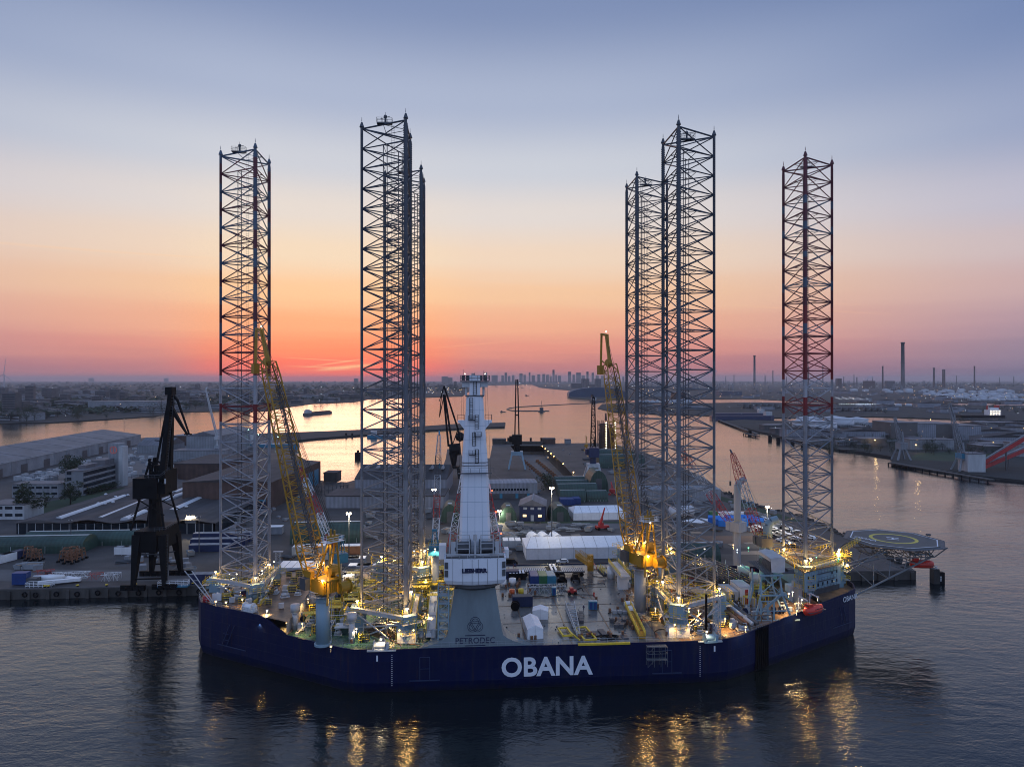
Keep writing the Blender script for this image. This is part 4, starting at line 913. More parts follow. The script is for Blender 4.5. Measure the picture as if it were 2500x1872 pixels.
mushroom('grey mushroom headed vent column on the left green deck', gp(721,1535,ZD), 6.0, .72)
mushroom('grey mushroom headed vent column just right of the pale blue crane pedestal', gp(859,1568,ZD), 6.8, .72)
mushroom('white vent column standing behind the pale blue crane pedestal', gp(763,1480,ZD), 7.5, .9)
mushroom('pale vent column right of the right crane pedestal, lit warm', gp(1612,1420,ZD), 7.0, .8)

# ================================================================ BOW: QUARTERS, HELIDECK, TARP TOWER, LIFEBOATS
zq0, zq1 = 11.6, 18.6
qm = MB(); poly = [(70.5,-12.0),(84.5,-4.6),(86.5,0),(86.5,6),(84,10),(70.5,16)]
qm.prism(poly, zq0+1.6, zq1); qm.cur = 1; qm.prism([(x*.985+1.1, y*.95) for x, y in poly], zq0, zq0+1.6)
q_ = qm.build('quarters', [M['bgrey'], M['dgrey']], V)
qm = MB(); e = Vector((14,7.4)).normalized(); nrm = Vector((e.y,-e.x))
for k in range(7):
    for z in (13.9, 16.4):
        if 2 <= k <= 4 and z > 15: continue
        p = Vector((70.5,-12.0))+e*(1.4+k*2.1)+nrm*.04; qm.box((p.x,p.y,z+.5),(.6,.06,.9),math.atan2(e.y,e.x))
qm.build('porthole', M['glass'], q_)
qm = MB()
for z in (13.4, 15.4, 17.4):
    p, r_ = Vector((70.5,-12.0))+e*5+nrm*.6, Vector((70.5,-12.0))+e*13+nrm*.6; qm.rail([(p.x,p.y,z),(r_.x,r_.y,z)],1.0,.04,1.2); qm.slab([(p.x,p.y,z),(r_.x,r_.y,z),(r_.x-nrm.x*.5,r_.y-nrm.y*.5,z),(p.x-nrm.x*.5,p.y-nrm.y*.5,z)],.08)
qm.build('scaffold_walk', M['dgrey'], q_)
qm = MB(); rim = [(p_[0]*1.0+ (0.5 if p_[0] > 75 else -.5), p_[1]*1.06, zq1+.25) for p_ in poly]; qm.slab(rim, .25); qm.cur = 1; qm.rail(rim+[rim[0]],1.1,.05,1.2); qm.build('roof_deck', [M['brown'], M['ryel']], q_)
# small modules left of the quarters
for k, (px_, py_, w_, d__, h_, mm, nm) in enumerate([(1955,1470,3.2,4,5.5,'lgrey','equipment_module'),(1935,1462,3.0,3,4,'white','equipment_module'),(1975,1455,2.5,4,6.0,'grey','equipment_module')]):
    p = sp(px_,py_,ZD); mb = MB(); mb.bx(p.x-w_/2,p.x+w_/2,p.y-d__/2,p.y+d__/2,ZD,ZD+h_); mb.rail([(p.x-w_/2,p.y-d__/2,ZD+h_),(p.x+w_/2,p.y-d__/2,ZD+h_),(p.x+w_/2,p.y+d__/2,ZD+h_)],1,.04); mb.build(nm, M[mm], V)
# helideck
HC = Vector(((2181-1250)/F*206, 206.0, 22.0)); hl = SL(HC); RH = 12.95
oc = [(RH*math.cos(R(22.5+45*k)+R(10)), RH*math.sin(R(22.5+45*k)+R(10))) for k in range(8)]
hm = MB(); hm.prism([(hl.x+x, hl.y+y) for x, y in oc], 21.5, 22.0); hd = hm.build('helideck', M['heli'], V)
hm = MB()
for k in range(8):
    (x0,y0),(x1,y1) = oc[k], oc[(k+1)%8]; f = 1.10; hm.add([(hl.x+x0,hl.y+y0,21.9),(hl.x+x1,hl.y+y1,21.9),(hl.x+x1*f,hl.y+y1*f,21.7),(hl.x+x0*f,hl.y+y0*f,21.7)],[(0,1,2,3)])
    hm.bar((hl.x+x0*f,hl.y+y0*f,21.7),(hl.x+x1*f,hl.y+y1*f,21.7),.1)
hm.build('safety_net', M['dgrey'], hd)
def annulus(mb, r0, r1, z, n=48):
    for k in range(n):
        a0, a1 = 2*math.pi*k/n, 2*math.pi*(k+1)/n
        mb.quad((hl.x+r0*math.cos(a0),hl.y+r0*math.sin(a0),z),(hl.x+r1*math.cos(a0),hl.y+r1*math.sin(a0),z),(hl.x+r1*math.cos(a1),hl.y+r1*math.sin(a1),z),(hl.x+r0*math.cos(a1),hl.y+r0*math.sin(a1),z))
hm = MB(); annulus(hm, 5.6, 6.6, 22.02); hm.build('landing_circle', M['ylw'], hd)
hm = MB()
for k in range(8):
    (x0,y0),(x1,y1) = oc[k], oc[(k+1)%8]; f, g = .955, .93; hm.quad((hl.x+x0*g,hl.y+y0*g,22.02),(hl.x+x0*f,hl.y+y0*f,22.02),(hl.x+x1*f,hl.y+y1*f,22.02),(hl.x+x1*g,hl.y+y1*g,22.02))
hm.build('edge_line', letw, hd)
text('H', 4.6, letw, 'landing_letter', hd, (hl.x, hl.y, 22.03), (0,0,R(60)), .005, .05, 1, 1)
text('OBANA', 2.0, letw, 'helideck_name', hd, (hl.x-8.6, hl.y+.3, 22.03), (0,0,R(-62)), .005, .02, 1, 1)
# helideck truss
hm = MB(); und = 21.3
for s in (-9, -3.5, 3.5, 9):
    hm.bar((hl.x-10.5, hl.y+s, 21.2), (hl.x+10.5, hl.y+s, 21.2), .22); hm.bar((hl.x-10, hl.y+s, 18.6), (hl.x+6.5, hl.y+s, 18.6), .18)
    for k in range(8):
        xa, xb = hl.x-10+k*2.1, hl.x-10+(k+1)*2.1; hm.bar((xa,hl.y+s,18.6 if k%2 else 21.2),(xb,hl.y+s,21.2 if k%2 else 18.6),.11)
    hm.bar((hl.x+6.5,hl.y+s,18.6),(hl.x+10.4,hl.y+s,21.2),.16)
for x in (-10,-5.5,-1,3,6.5):
    hm.bar((hl.x+x,hl.y-9,18.6),(hl.x+x,hl.y+9,18.6),.14); hm.bar((hl.x+x,hl.y-10.8,21.2),(hl.x+x,hl.y+10.8,21.2),.14)
    for a_, b_ in ((-9,-3.5),(-3.5,3.5),(3.5,9)): hm.bar((hl.x+x,hl.y+a_,18.6),(hl.x+x,hl.y+b_,21.2),.1)
hm.build('truss', M['mgrey'], hd)
hm = MB(); root = (87.5,-7.0,10.6); root2 = (87.5,8,10.6)
for (rt, s) in ((root,-9),(root2,9)):
    rt = Vector(rt); e0 = Vector((hl.x+6.5,hl.y+s*.9,18.6)); hm.bar(rt, e0, .27, 8); e1 = Vector((hl.x-10,hl.y+s,18.6)); up_ = Vector((85.5,rt.y*.6,17.5)); hm.bar(up_, e1, .22, 6)
    for t0 in (.22,.42,.62,.8):
        a_ = rt.lerp(e0,t0); b_ = up_.lerp(Vector((hl.x+4,hl.y+s,18.6)), max(0,t0-.12)); c_ = up_.lerp(Vector((hl.x+4,hl.y+s,18.6)), min(1,t0+.14)); hm.bar(a_,b_,.13,5); hm.bar(a_,c_,.13,5)
for t0 in (.42,.8): hm.bar(Vector(root).lerp(Vector((hl.x+6.5,hl.y-8,18.6)),t0), Vector(root2).lerp(Vector((hl.x+6.5,hl.y+8,18.6)),t0), .14, 5)
hm.bar((85,-6.5,16.5),(hl.x-9,hl.y-9,21),.14); hm.bar((84.5,-7,19.2),(hl.x-8,hl.y-9.5,20.6),.14)
hm.build('support_strut', M['mgrey'], hd)
hm = MB(); hm.bx(hl.x+11.6,hl.x+12.6,hl.y+1,hl.y+2,22.4,22.9)
for a_ in (.2,.8): hm.bar((hl.x+11.6+a_,hl.y+1.5,21.6),(hl.x+11.6+a_,hl.y+1.5,22.5),.06,3)
hm.build('fire_monitor', M['dgrey'], hd)
# stairs and lit gangways to the helideck
hm = MB(); hm.rail([(84,-2,19.2),(hl.x-11.5,hl.y-2,21.6)],1.1,.05,1); hm.rail([(84,-.6,19.2),(hl.x-11.5,hl.y-.6,21.6)],1.1,.05,1); hm.bx(84.2,88,-4.5,-1,20.4,20.5); hm.rail([(84.2,-4.5,20.5),(88,-4.5,20.5),(88,-1,20.5)],1.1,.05,1); hm.rail([(78,3,21),(88,4,21)],1.1,.06,1); hm.rail([(78,-3,22.2),(84,-1,22.2)],1.1,.06,1)
hm.build('helideck_stair', M['ryel'], V)
for (x, y, z, pw) in ((84.5,-4,22.4,900),(86.5,0,20.8,700),(80,6,23,500),(75,-6,20.6,500),(87,-3.5,18.0,500),(76,8,21.5,500)): flood(W(x,y,z),'warm',pw*1.0,.2,up=True)
flood(W(77.5,-4.5,20.6),'green',90,.16); flood(W(83,-6.2,20.4),'green',90,.16)

def lifeboat(label, p, rz, L_=7.4):
    t = T('lifeboat', label, 'lifeboat', p, rz, 'orange enclosed lifeboats')
    m = MB(); m.s = True; prof_ = [(-.5,.12,.3),(-.46,.55,.75),(-.3,.92,1.0),(0,1,1.05),(.3,.9,1.0),(.45,.55,.8),(.5,.1,.4)]
    rings = []
    for (t0, wd, ht) in prof_: rings.append([(t0*L_, wd*1.35*math.cos(a_), ht*(1.25 if math.sin(a_) < 0 else 1.15)*math.sin(a_)) for a_ in [k*math.pi/6 for k in range(12)]])
    vs = [v for r_ in rings for v in r_]; fs = []
    for i in range(len(rings)-1):
        for k in range(12): fs.append((i*12+k, i*12+12+k, i*12+12+(k+1)%12, i*12+(k+1)%12))
    fs += [tuple(range(12)), tuple(range(len(vs)-1, len(vs)-13, -1))]; m.add(vs, fs); hb = m.build('boat_hull', M['lboat'], t)
    m = MB(); m.bx(-L_*.38,-L_*.16,-.7,.7,.9,1.75); m.build('wheelhouse', M['lboat'], t)
    m = MB(); m.bx(-L_*.385,-L_*.155,-.5,.5,1.3,1.6)
    for k in range(6):
        for s in (-1,1): m.box((-.8+k*.62, s*1.26, .45),(.3,.08,.2))
    m.build('window', M['glass'], t)
    m = MB(); m.box((0,0,-.15),(L_*.93,2.76,.14)); m.build('fender', M['dgrey'], t)
    m = MB()
    for s in (-1,1): m.bar((s*L_*.33,0,.9),(s*L_*.33,0,2.6),.05,4); m.bar((s*L_*.33,0,2.6),(s*L_*.33,2.6,3.1),.18,4); m.bar((s*L_*.33,2.6,3.1),(s*L_*.33,2.8,-1.5),.2,4)
    m.build('davit', M['lgrey'], t); return t
lifeboat('orange enclosed lifeboat hung on the bow side below the grey quarters block', W(68.6,-19.9,11.4), TH+R(28), 7.0)
lifeboat('dark orange enclosed lifeboat hanging under the outer end of the helideck', HC+Vector((5.9,-4.5,-6.4)), R(-8), 6.6)
for s in (0, 3.0): pass
mb = MB(); mb.bar((hl.x+3.6,hl.y-4.2,18.8),(hl.x+3.6,hl.y-5.0,17.6),.2); mb.bar((hl.x+8,hl.y-4.2,20.8),(hl.x+8,hl.y-5.0,17.6),.2); mb.bx(hl.x+2.4,hl.x+9,hl.y-4.4,hl.y-3.6,18.0,18.4); mb.build('boat_davit', M['bgrey'], V)
flood(W(66,-19,13.6),'white',900,.14); flood(W(71.5,-16.6,13.4),'white',900,.14); flood(W(62,-18.5,12.5),'warm',1500,.2); flood(W(66,-12,13.0),'warm',1500,.2)

# tarp tower: steel base frame, two legs up to a cantilever pipe rack with white tarp
tw = T('tarp_tower', 'blue grey steel tower carrying dark pipes under a white tarpaulin near the bow lifeboat', 'tower', gp(1888,1512,ZD), TH); tw.scale = (1,1,.68)
m = MB()
for x in (-5.0,5.0):
    for y in (0,5): m.bar((x*.95,y,0),(x*.55,y+1,9),.28,4); m.bar((x*.55,y+1,9),(x*.5,y+2,16.2),.28,4)
m.bar((-6.6,-.6,0),(6.6,-.6,0),.3,4); m.bar((-5,0,0),(-6.8,9,0.2),.25,4); m.bar((-5,0,3.2),(5,0,3.2),.22,4); m.bar((-3.4,0,9),(3.4,0,9),.3,4); m.bar((-3.4,1,9),(-2.6,1,16),.16); m.bar((2.6,1,9),(-2.6,1,16),.16); m.bar((-3,1,9),(2.9,1,16),.16)
m.bar((3.2,1,9.6),(-3,3,0),.45,4); m.bar((5.5,-.3,0),(3.6,-.3,3.2),.16); m.bar((5.2,0,6.2),(2.9,0,9),.16)
for x in (-3.4,-1.6,0,): m.bar((x,-.3,0),(x,-.3,7),.24,4)
m.bar((-3.4,-.3,7),(0,-.3,7),.2,4); m.bar((-3,1,16),(3.2,1,16),.32,4); m.bar((-4,5,16.2),(-4.4,9,17),.2,4); m.bar((-4.8,4,6),(-3,6,12),.22)
m.build('steel_frame', M['bgrey'], tw)
m = MB(); m.bar((-3.6,-1.2,-.4),(-4.6,-2.4,-13.0),.26,6,.12); m.bar((.6,-1.4,-.4),(-.6,-2.6,-11),.2,6,.05); m.bar((.6,-1.4,-.4),(-3.9,-2.0,-8),.22,6); m.build('hanging_strut', M['bgrey'], tw)
m = MB()
for k in range(7):
    for j in range(5): m.bar((.3+k*.5,9.4,17+j*.55),(.3+k*.5,2.2,16.8+j*.5),.17,6)
for k in range(6): m.bar((-2.8+k*.5,8.8,18.4),(-1.6+k*.4,1.0,16.6),.16,5)
m.build('pipe_bundle', M['dgrey'], tw)
m = MB(); A_ = [(0,1.6,22.0),(2,1.6,22.4),(4.0,1.8,22.0),(4.0,9.2,22.4),(2,9.2,22.9),(0,9.0,22.3)]
m.add(A_+[(0.2,1.4,16.9),(2,1.3,16.6),(3.8,1.6,16.9)], [(0,1,4,5),(1,2,3,4),(0,6,7,1),(1,7,8,2)]); m.add([(4.0,1.8,22.0),(4.0,9.2,22.4),(4,9.2,19.0),(3.8,1.6,16.9)],[(0,1,2,3)])
m.add([(0,1.6,22.0),(0,9.0,22.3),(0,9.0,21.0),(0,1.6,20.8)],[(3,2,1,0)])
for x in (0,4): m.bar((x,9,16.4),(x,9,22.3),.1,4); m.build('tarpaulin', M['tarp'], tw)
m = MB(); m.bx(3.2,6.2,1,5,16.4,16.8); m.bx(4.6,6.2,1.4,3.4,16.8,17.8); m.build('top_platform', M['dgrey'], tw)
# pipe rack: big stacked pipes sloping away along the deck
pr_ = T('pipe_rack', 'large rack of long dark pipes stacked on the deck between the two right legs', 'pipe rack', gp(1800,1440,ZD), TH)
m = MB()
for lay in range(7):
    for k in range(9): m.bar((-9+k*1.35+lay*.1,-4,1.2+lay*.62),(-13+k*1.35,17,1.2+lay*.62),.2,6)
m.build('stacked_pipe', M['dgrey'], pr_)
m = MB()
for y in (-3,3,9,15):
    x0 = -9-(y+4)/21*4; m.bar((x0-.8,y,.4),(x0+11.8,y,.4),.25)
    for k in range(5): m.bar((x0-.8+k*3.1,y,0),(x0-.8+k*3.1,y,6.4),.12)
m.build('rack_post', M['lgrey'], pr_)
m = MB(); m.rail([(-15,17,6.5),(-8.5,-4,6.5)],1.1,.06,1.2); m.build('railing', M['ryel'], pr_)
# ================================================================ THINGS ON THE MAIN DECK
def D_(px, py): return gp(px, py, ZD+.04)
def container(label, p, rz, L_=6.0, wd=2.5, h=2.6, m='blue', group=None, cat='container', roof=None):
    t = T('shipping_container', label, cat, p, rz, group)
    b = MB(); b.bx(-L_/2,L_/2,-wd/2,wd/2,.1,h)
    for k in range(int(L_/.5)):
        x = -L_/2+.25+k*.5
        for s in (-1,1): b.box((x, s*(wd/2+.02), h/2+.05),(.22,.06,h-.4))
    for x in (-L_/2,L_/2):
        for y in (-wd/2,wd/2): b.box((x,y,h/2+.05),(.18,.18,h+.06))
    b.build('body', M[m], t)
    b = MB()
    for s in (-1,1): b.box((-L_/2-.04, s*wd*.25, h/2),(.06,wd*.44,h*.86)); b.bar((-L_/2-.1,s*wd*.12,.3),(-L_/2-.1,s*wd*.12,h-.3),.03,4)
    b.build('door', M[m], t)
    if roof: b = MB(); b.bx(-L_/2+.1,L_/2-.1,-wd/2+.1,wd/2-.1,h,h+.08); b.build('roof', M[roof], t)
    return t
VR = TH-math.pi/2
container('dark blue container in the row of three, end on, left of the green one', D_(1303,1421), TH+R(90), 5.8, 2.4, 2.7, 'blue', 'row of three containers on deck')
container('green container in the middle of the row of three on deck', D_(1324,1421), TH+R(90), 5.8, 2.4, 2.7, 'cgreen', 'row of three containers on deck')
container('steel blue container at the right end of the row of three on deck', D_(1344,1421), TH+R(90), 5.8, 2.4, 2.7, 'teal', 'row of three containers on deck')
container('navy container with pale top on the wet deck beside a black cable reel', D_(1275,1478), TH, 5.2, 2.5, 2.7, 'navy', roof='pale')
container('dark blue container behind the white drums right of the mast crane', D_(1246,1412), TH, 5.0, 2.5, 2.6, 'navy')
container('orange container on the left deck beside the left yellow crane', D_(741,1420), TH+R(90), 3, 2.6, 3.0, 'orange')
container('teal container squeezed between the orange container and the left yellow crane', D_(756,1420), TH+R(90), 3, 1.6, 2.8, 'teal')
# white tents
def tent(label, p, rz, w_, L_, hw, hr, grp=None, m='tarp'):
    t = T('frame_tent', label, 'tent', p, rz, grp); b = MB(); b.bx(-w_/2,w_/2,0,L_,0,hw); b.build('wall', M[m], t)
    b = MB(); b.gable(-w_/2,w_/2,0,L_,hw,hr,'y',.06); b.build('roof', M[m], t)
    b = MB()
    for s in (-1,1):
        for k in range(4): b.bar((s*(w_/2+.03),L_*k/3,0),(s*(w_/2+.03),L_*k/3,hw),.05)
    b.bar((0,-.04,0),(0,-.04,hw+hr),.03); b.build('tent_frame', M['lgrey'], t); return t
tent('long white gabled tent standing on the wet main deck', D_(1307,1560), TH+R(3), 3.7, 8.2, 2.4, .9)
tent('small white tent behind the long white tent', D_(1319,1512), TH-R(8), 3.9, 3.4, 2.1, .6)
def toilet(label, p, rz=TH):
    t = T('portable_toilet', label, 'toilet', p, rz, 'blue portable toilets on the main deck'); b = MB(); b.bx(-.55,.55,-.55,.55,.1,2.2); b.build('cabin', M['teal'], t); b = MB(); b.barrel(-.6,.6,-.6,.6,2.2,.22,6); b.build('roof', M['sgreenl'], t); b = MB(); b.bx(-.4,.4,-.6,-.56,.2,2.0); b.box((.25,-.62,1.1),(.1,.04,.1)); b.build('door', M['blue'], t); return t
toilet('blue portable toilet, left one of the pair on the open deck', D_(1442,1487)); toilet('blue portable toilet, right one of the pair on the open deck', D_(1452,1487)); toilet('single blue portable toilet by the lying lattice boom', D_(1352,1452))
# lying lattice boom section
def lying(name, label, a, b, w_, m, bay=1.6, cat='boom section', w1=None, z=0.9, rc=.09, rb=.05, h=None):
    a, b = Vector(a), Vector(b); mb = MB(); o = a.copy(); a = Vector((0,0,z)); b = b-o; b.z = z; mb.lattice(a,b,w_,w1 or w_,h or w_*.8,h or (w1 or w_)*.8,side=(-(b-a).y,(b-a).x,0),bay=bay,rc=rc,rb=rb)
    return mb.build(name, M[m], None, o, 0, label, cat)
lying('boom_section', 'grey lattice boom section lying across the deck in front of the three containers', D_(1290,1446), D_(1380,1444), 2.6, 'lgrey', 1.5)
lying('boom_section', 'tapering lattice boom section lying towards the water in the middle of the deck', D_(1391,1484), D_(1413,1558), 2.4, 'lgrey', 1.3, w1=.7)
lying('boom_section', 'thin lattice frame lying on deck left of the telehandler', D_(1400,1428), D_(1445,1424), 1.0, 'dgrey', 1.3)
# drums, tanks
def drum(label, p, r, h, m, name='storage_tank', cat='tank', grp=None, dome=True):
    b = MB(); b.s = True; b.cyl(0,0,.1,h,r,n=20)
    if dome: b.ball((0,0,h), r*.98, 16, (1,1,.28))
    b.s = False; b.cyl(0,0,h*.5,h*.5+.08,r*1.03,n=20); b.cyl(0,0,0,.15,r*.9,n=12); return b.build(name, M[m], None, p, 0, label, cat, grp)
drum('white square shouldered drum right of the mast crane, left of two', D_(1228,1430), 1.0, 1.9, 'white', grp='white drums right of the mast crane', dome=False)
drum('white drum right of the mast crane, right of two', D_(1251,1427), 1.05, 1.9, 'white', grp='white drums right of the mast crane', dome=False)
drum('small orange drum on the deck behind the navy container', D_(1250,1451), .75, 1.5, 'orange', grp=None, dome=False)
drum('small yellow drum on the deck behind the navy container', D_(1272,1450), .75, 1.5, 'ryel', dome=False)
drum('large domed white tank at the foot of the right crane pedestal, nearest', D_(1544,1494), 1.45, 1.2, 'white', grp='domed white tanks by the right pedestal')
drum('domed white tank behind the nearest one by the right pedestal', D_(1535,1480), 1.3, 1.0, 'white', grp='domed white tanks by the right pedestal')
drum('cream round tank with flat lid on the left deck', D_(689,1458), 1.9, 3.0, 'white', dome=False)
drum('short cream tank in front of the round lidded tank on the left deck', D_(682,1466), 1.0, 1.8, 'white', dome=False)
drum('upright white tank with dome by the yellow gangway', D_(1492,1410), 1.2, 3.2, 'white'); 
drum('pale green round tank standing among the stacked pipes', gp(1815,1405,13), 1.7, 2.6, 'sgreenl', dome=False); drum('smaller pale green round tank in front of the other among the pipes', gp(1842,1420,13), 1.4, 2.4, 'sgreenl', dome=False)
# cable reel
b = MB(); b.bar((-.7,0,1.1),(.7,0,1.1),.7,14); b.bar((-.8,0,1.1),(-.6,0,1.1),1.15,18); b.bar((.6,0,1.1),(.8,0,1.1),1.15,18); b.build('cable_reel', M['black'], None, D_(1258,1488), TH+R(80), 'black cable reel in front of the navy container', 'cable reel')
# trailers on the far side of the deck
def trailer(label, p, rz, L_=9.5, w_=4.0):
    t = T('flat_trailer', label, 'trailer', p, rz, 'flat transport trailers on the far side of the deck'); b = MB(); b.bx(-L_/2,L_/2,-w_/2,w_/2,1.1,1.5)
    b.build('load_bed', M['dgrey'], t); b = MB()
    for k in range(16): b.bx(-L_/2+.15+k*L_/16,-L_/2+.5+k*L_/16,-w_/2+.1,w_/2-.1,1.5,1.56)
    b.build('bed_plank', M['lgrey'], t)
    for x in (-L_*.4,-L_*.22,L_*.22,L_*.4):
        b = MB()
        for y in (-w_/2-.1,w_/2+.1): b.bar((x,y-.25,.6),(x,y+.25,.6),.62,14)
        b.build('wheel_pair', M['black'], t)
    return t
trailer('flat trailer with plank bed behind the three containers, left one', D_(1312,1402), TH); trailer('flat trailer with plank bed right of the dark cradle, right one', D_(1388,1402), TH)
t = T('wheeled_cradle', 'dark wheeled cradle with two white beams between the flat trailers', 'cradle', D_(1350,1400), TH); b = MB(); b.bx(-2.2,2.2,-2.5,3,.9,1.6)
for s in (-1,1):
    for y in (-2,0,2): b.bar((s*2.4-.3,y,.7),(s*2.4+.3,y,.7),.75,14)
b.build('body', M['black'], t); b = MB(); b.bx(-.9,-.3,-3.4,3.6,1.6,2.1); b.bx(.3,.9,-3.4,3.6,1.6,2.1); b.build('beam', M['white'], t)
for px_, lb in ((1262,'low black rack carrying white striped crates behind the drums'),):
    t = T('striped_crate_rack', lb, 'rack', D_(px_,1412), TH); b = MB(); b.bx(-2.6,2.6,-1.5,1.5,0,2.0); b.build('body', M['black'], t); b = MB()
    for k in range(5): b.bx(-2.4+k,-1.8+k,-1.6,1.6,2.02,2.2)
    b.build('white_slat', M['white'], t)
def machine(label, p, rz, m='black', m2='red', grp=None, s=1.0):
    t = T('work_machine', label, 'machine', p, rz, grp); b = MB(); b.bx(-1.2*s,1.2*s,-.7*s,.7*s,.5*s,1.2*s); b.bx(-.3*s,.7*s,-.6*s,.6*s,1.2*s,1.9*s); b.build('body', M[m2], t); b = MB(); b.bar((-1.0*s,0,1.1*s),(-2.6*s,0,1.8*s),.15*s); b.bar((-2.6*s,0,1.8*s),(-3.2*s,0,.6*s),.15*s); b.build('arm', M[m], t)
    for x in (-.8,.8):
        b = MB()
        for y in (-.8,.8): b.bar((x*s,y*s-.15,.45*s),(x*s,y*s+.15,.45*s),.45*s,12)
        b.build('wheel_pair', M['black'], t)
    return t
machine('red and black work machine beside the lying lattice boom', D_(1397,1450), TH+R(180)); machine('dark articulated machine behind the containers, left one', D_(1372,1424), TH+R(60), 'black', 'black', 'dark articulated machines on deck', 1.2); machine('dark articulated machine near the right flat trailer', D_(1405,1420), TH+R(100), 'black', 'black', 'dark articulated machines on deck', 1.2)
# yellow frames
def yframe(label, p, rz, w_, L_, rings=0, leg=0):
    t = T('yellow_frame', label, 'lifting frame', p, rz, 'yellow lifting frames on deck'); b = MB()
    for a_, c_ in (((-w_/2,0),(w_/2,0)),((w_/2,0),(w_/2,L_)),((w_/2,L_),(-w_/2,L_)),((-w_/2,L_),(-w_/2,0))): b.bar((*a_,.5),(*c_,.5),.26)
    if leg: b.bar((w_/2,L_*.6,.4),(w_/2+1.0,-leg,.4),.2)
    b.build('frame', M['ryel'], t)
    if rings:
        b = MB()
        for k in range(rings): 
            for q in range(12): a0, a1 = q*math.pi/6, (q+1)*math.pi/6; y = L_*(k+.7)/(rings+.4); b.bar((.55*w_*.5*math.cos(a0),y+.6*math.sin(a0),.6),(.55*w_*.5*math.cos(a1),y+.6*math.sin(a1),.6),.1)
        b.build('ring', M['dgrey'], t)
    return t
yframe('yellow square frame with one long leg lying on the main deck', D_(1386,1556), TH+R(6), 2.2, 5.0, 0, 3.0); yframe('yellow rectangular frame holding three rings on the main deck', D_(1442,1566), TH+R(8), 2.8, 8.0, 3)
def stack(label, p, rz, nx, ny, sx, sy, h, m='dgrey', name='mat_stack', cat='stack', grp='dark stacks of mats and blocks on deck'):
    b = MB()
    for i in range(nx):
        for j in range(ny):
            hh = h*random.uniform(.6,1.1); n_ = max(1,int(hh/.25))
            for k in range(n_): b.box((i*sx*1.12+random.uniform(-.05,.05), j*sy*1.12+random.uniform(-.05,.05), .12+k*.25),(sx,sy,.22),random.uniform(-.04,.04))
    return b.build(name, M[m], None, p, rz, label, cat, grp)
stack('dark grey mats stacked beside the yellow frame with rings, left pile', D_(1450,1548), TH+R(8), 1,1,2.6,3.0,.6); stack('narrow dark grey stack right of the mats by the ringed frame', D_(1471,1546), TH+R(8), 1,1,1.4,3.6,.7)
stack('low dark grey pile right of the two mat stacks', D_(1508,1556), TH, 2,1,1.5,2.2,.7); stack('dark gratings piled beside the tapering lattice section', D_(1409,1518), TH-R(8), 2,4,1.0,1.6,.9)
stack('two rows of dark concrete blocks at the right side of the deck', D_(1506,1530), TH-R(25), 2,4,1.1,1.4,1.2,'dgrey','block_stack'); stack('short row of grey blocks behind the two rows of blocks', D_(1500,1496), TH, 3,1,1.2,1.1,.9,'grey','block_stack'); stack('small dark crate on the open deck near the rows of blocks', D_(1494,1518), TH, 1,1,1.1,1.1,1.0)
b = MB()
for k in range(3):
    r = 1.5-.3*k
    for q in range(18): a0,a1=q*math.pi/9,(q+1)*math.pi/9; b.bar((r*math.cos(a0)*1.6+k*.8,r*math.sin(a0),.2+.15*k),(r*math.cos(a1)*1.6+k*.8,r*math.sin(a1),.2+.15*k),.13,5)
b.build('hose_coil', M['black'], None, D_(1478,1558), 0, 'coiled black hose lying on the deck near the yellow frames', 'hose')
# gangways
def gangway(label, a, b_, w_, m='yellow', h=1.2, deep=.8, lift=0.1, body='lgrey'):
    a, b_ = Vector(a), Vector(b_); t = T('gangway', label, 'gangway', a, 0); q = b_-a; s = Vector((-q.y,q.x,0)).normalized()*w_/2; z = Vector((0,0,lift)); mb = MB(); mb.slab([z-s, q+z-s, q+z+s, z+s][::-1] if False else [z-s, q+z-s, q+z+s, z+s], deep); mb.build('deck_panel', M[body], t)
    mb = MB(); mb.rail([z-s,q+z-s],h,.07,.9,2); mb.rail([z+s,q+z+s],h,.07,.9,2); mb.build('railing', M[m], t); return t
U3 = Vector((0,0,1))
gangway('yellow railed gangway lying along the right edge of the open deck', D_(1532,1484)+U3*.8, D_(1568,1560)+U3*.8, 1.5, 'ryel', body='yellow')
gangway('large yellow railed bridge resting on a white box near the right yellow crane', gp(1497,1372,14), gp(1527,1408,14), 3.0, 'ryel', deep=.9)
b = MB(); b.bx(-1.5,1.5,-1,1,0,4.0); b.build('support_box', M['white'], None, gp(1521,1436,ZD), TH, 'white box supporting the near end of the large yellow bridge', 'support')
gangway('orange yellow gangway stair at the far side of the deck behind the trailers', gp(1410,1352,14.5), gp(1440,1372,14.5), 1.6, 'yellow', h=1.3, deep=1.2, body='yellow')
b = MB(); b.bx(-.9,.9,-.8,.8,0,5); b.build('gangway_support', M['yellow'], None, gp(1441,1392,ZD), TH, 'yellow column under the orange yellow gangway stair', 'support')
gangway('short yellow stair with railings beside the domed tank', gp(1462,1388,11.5), gp(1478,1402,10.5), 1.2, 'ryel', body='dgrey')
gangway('long yellow walkway running past the cream round tank on the left deck', D_(628,1512)+U3*3.4, D_(668,1448)+U3*.9, 1.6, 'ryel', body='yellow')
gangway('lit walkway leading left of the pedestal of the mast crane', D_(1052,1560)+U3*1.2, D_(1060,1455)+U3*1.2, 2.2, 'ryel', body='white')
b = MB(); b.bx(-6,6,-.25,.25,.0,.4); b.build('edge_beam', M['ryel'], None, D_(1475,1573), TH, 'long yellow beam lying along the near deck edge', 'beam')
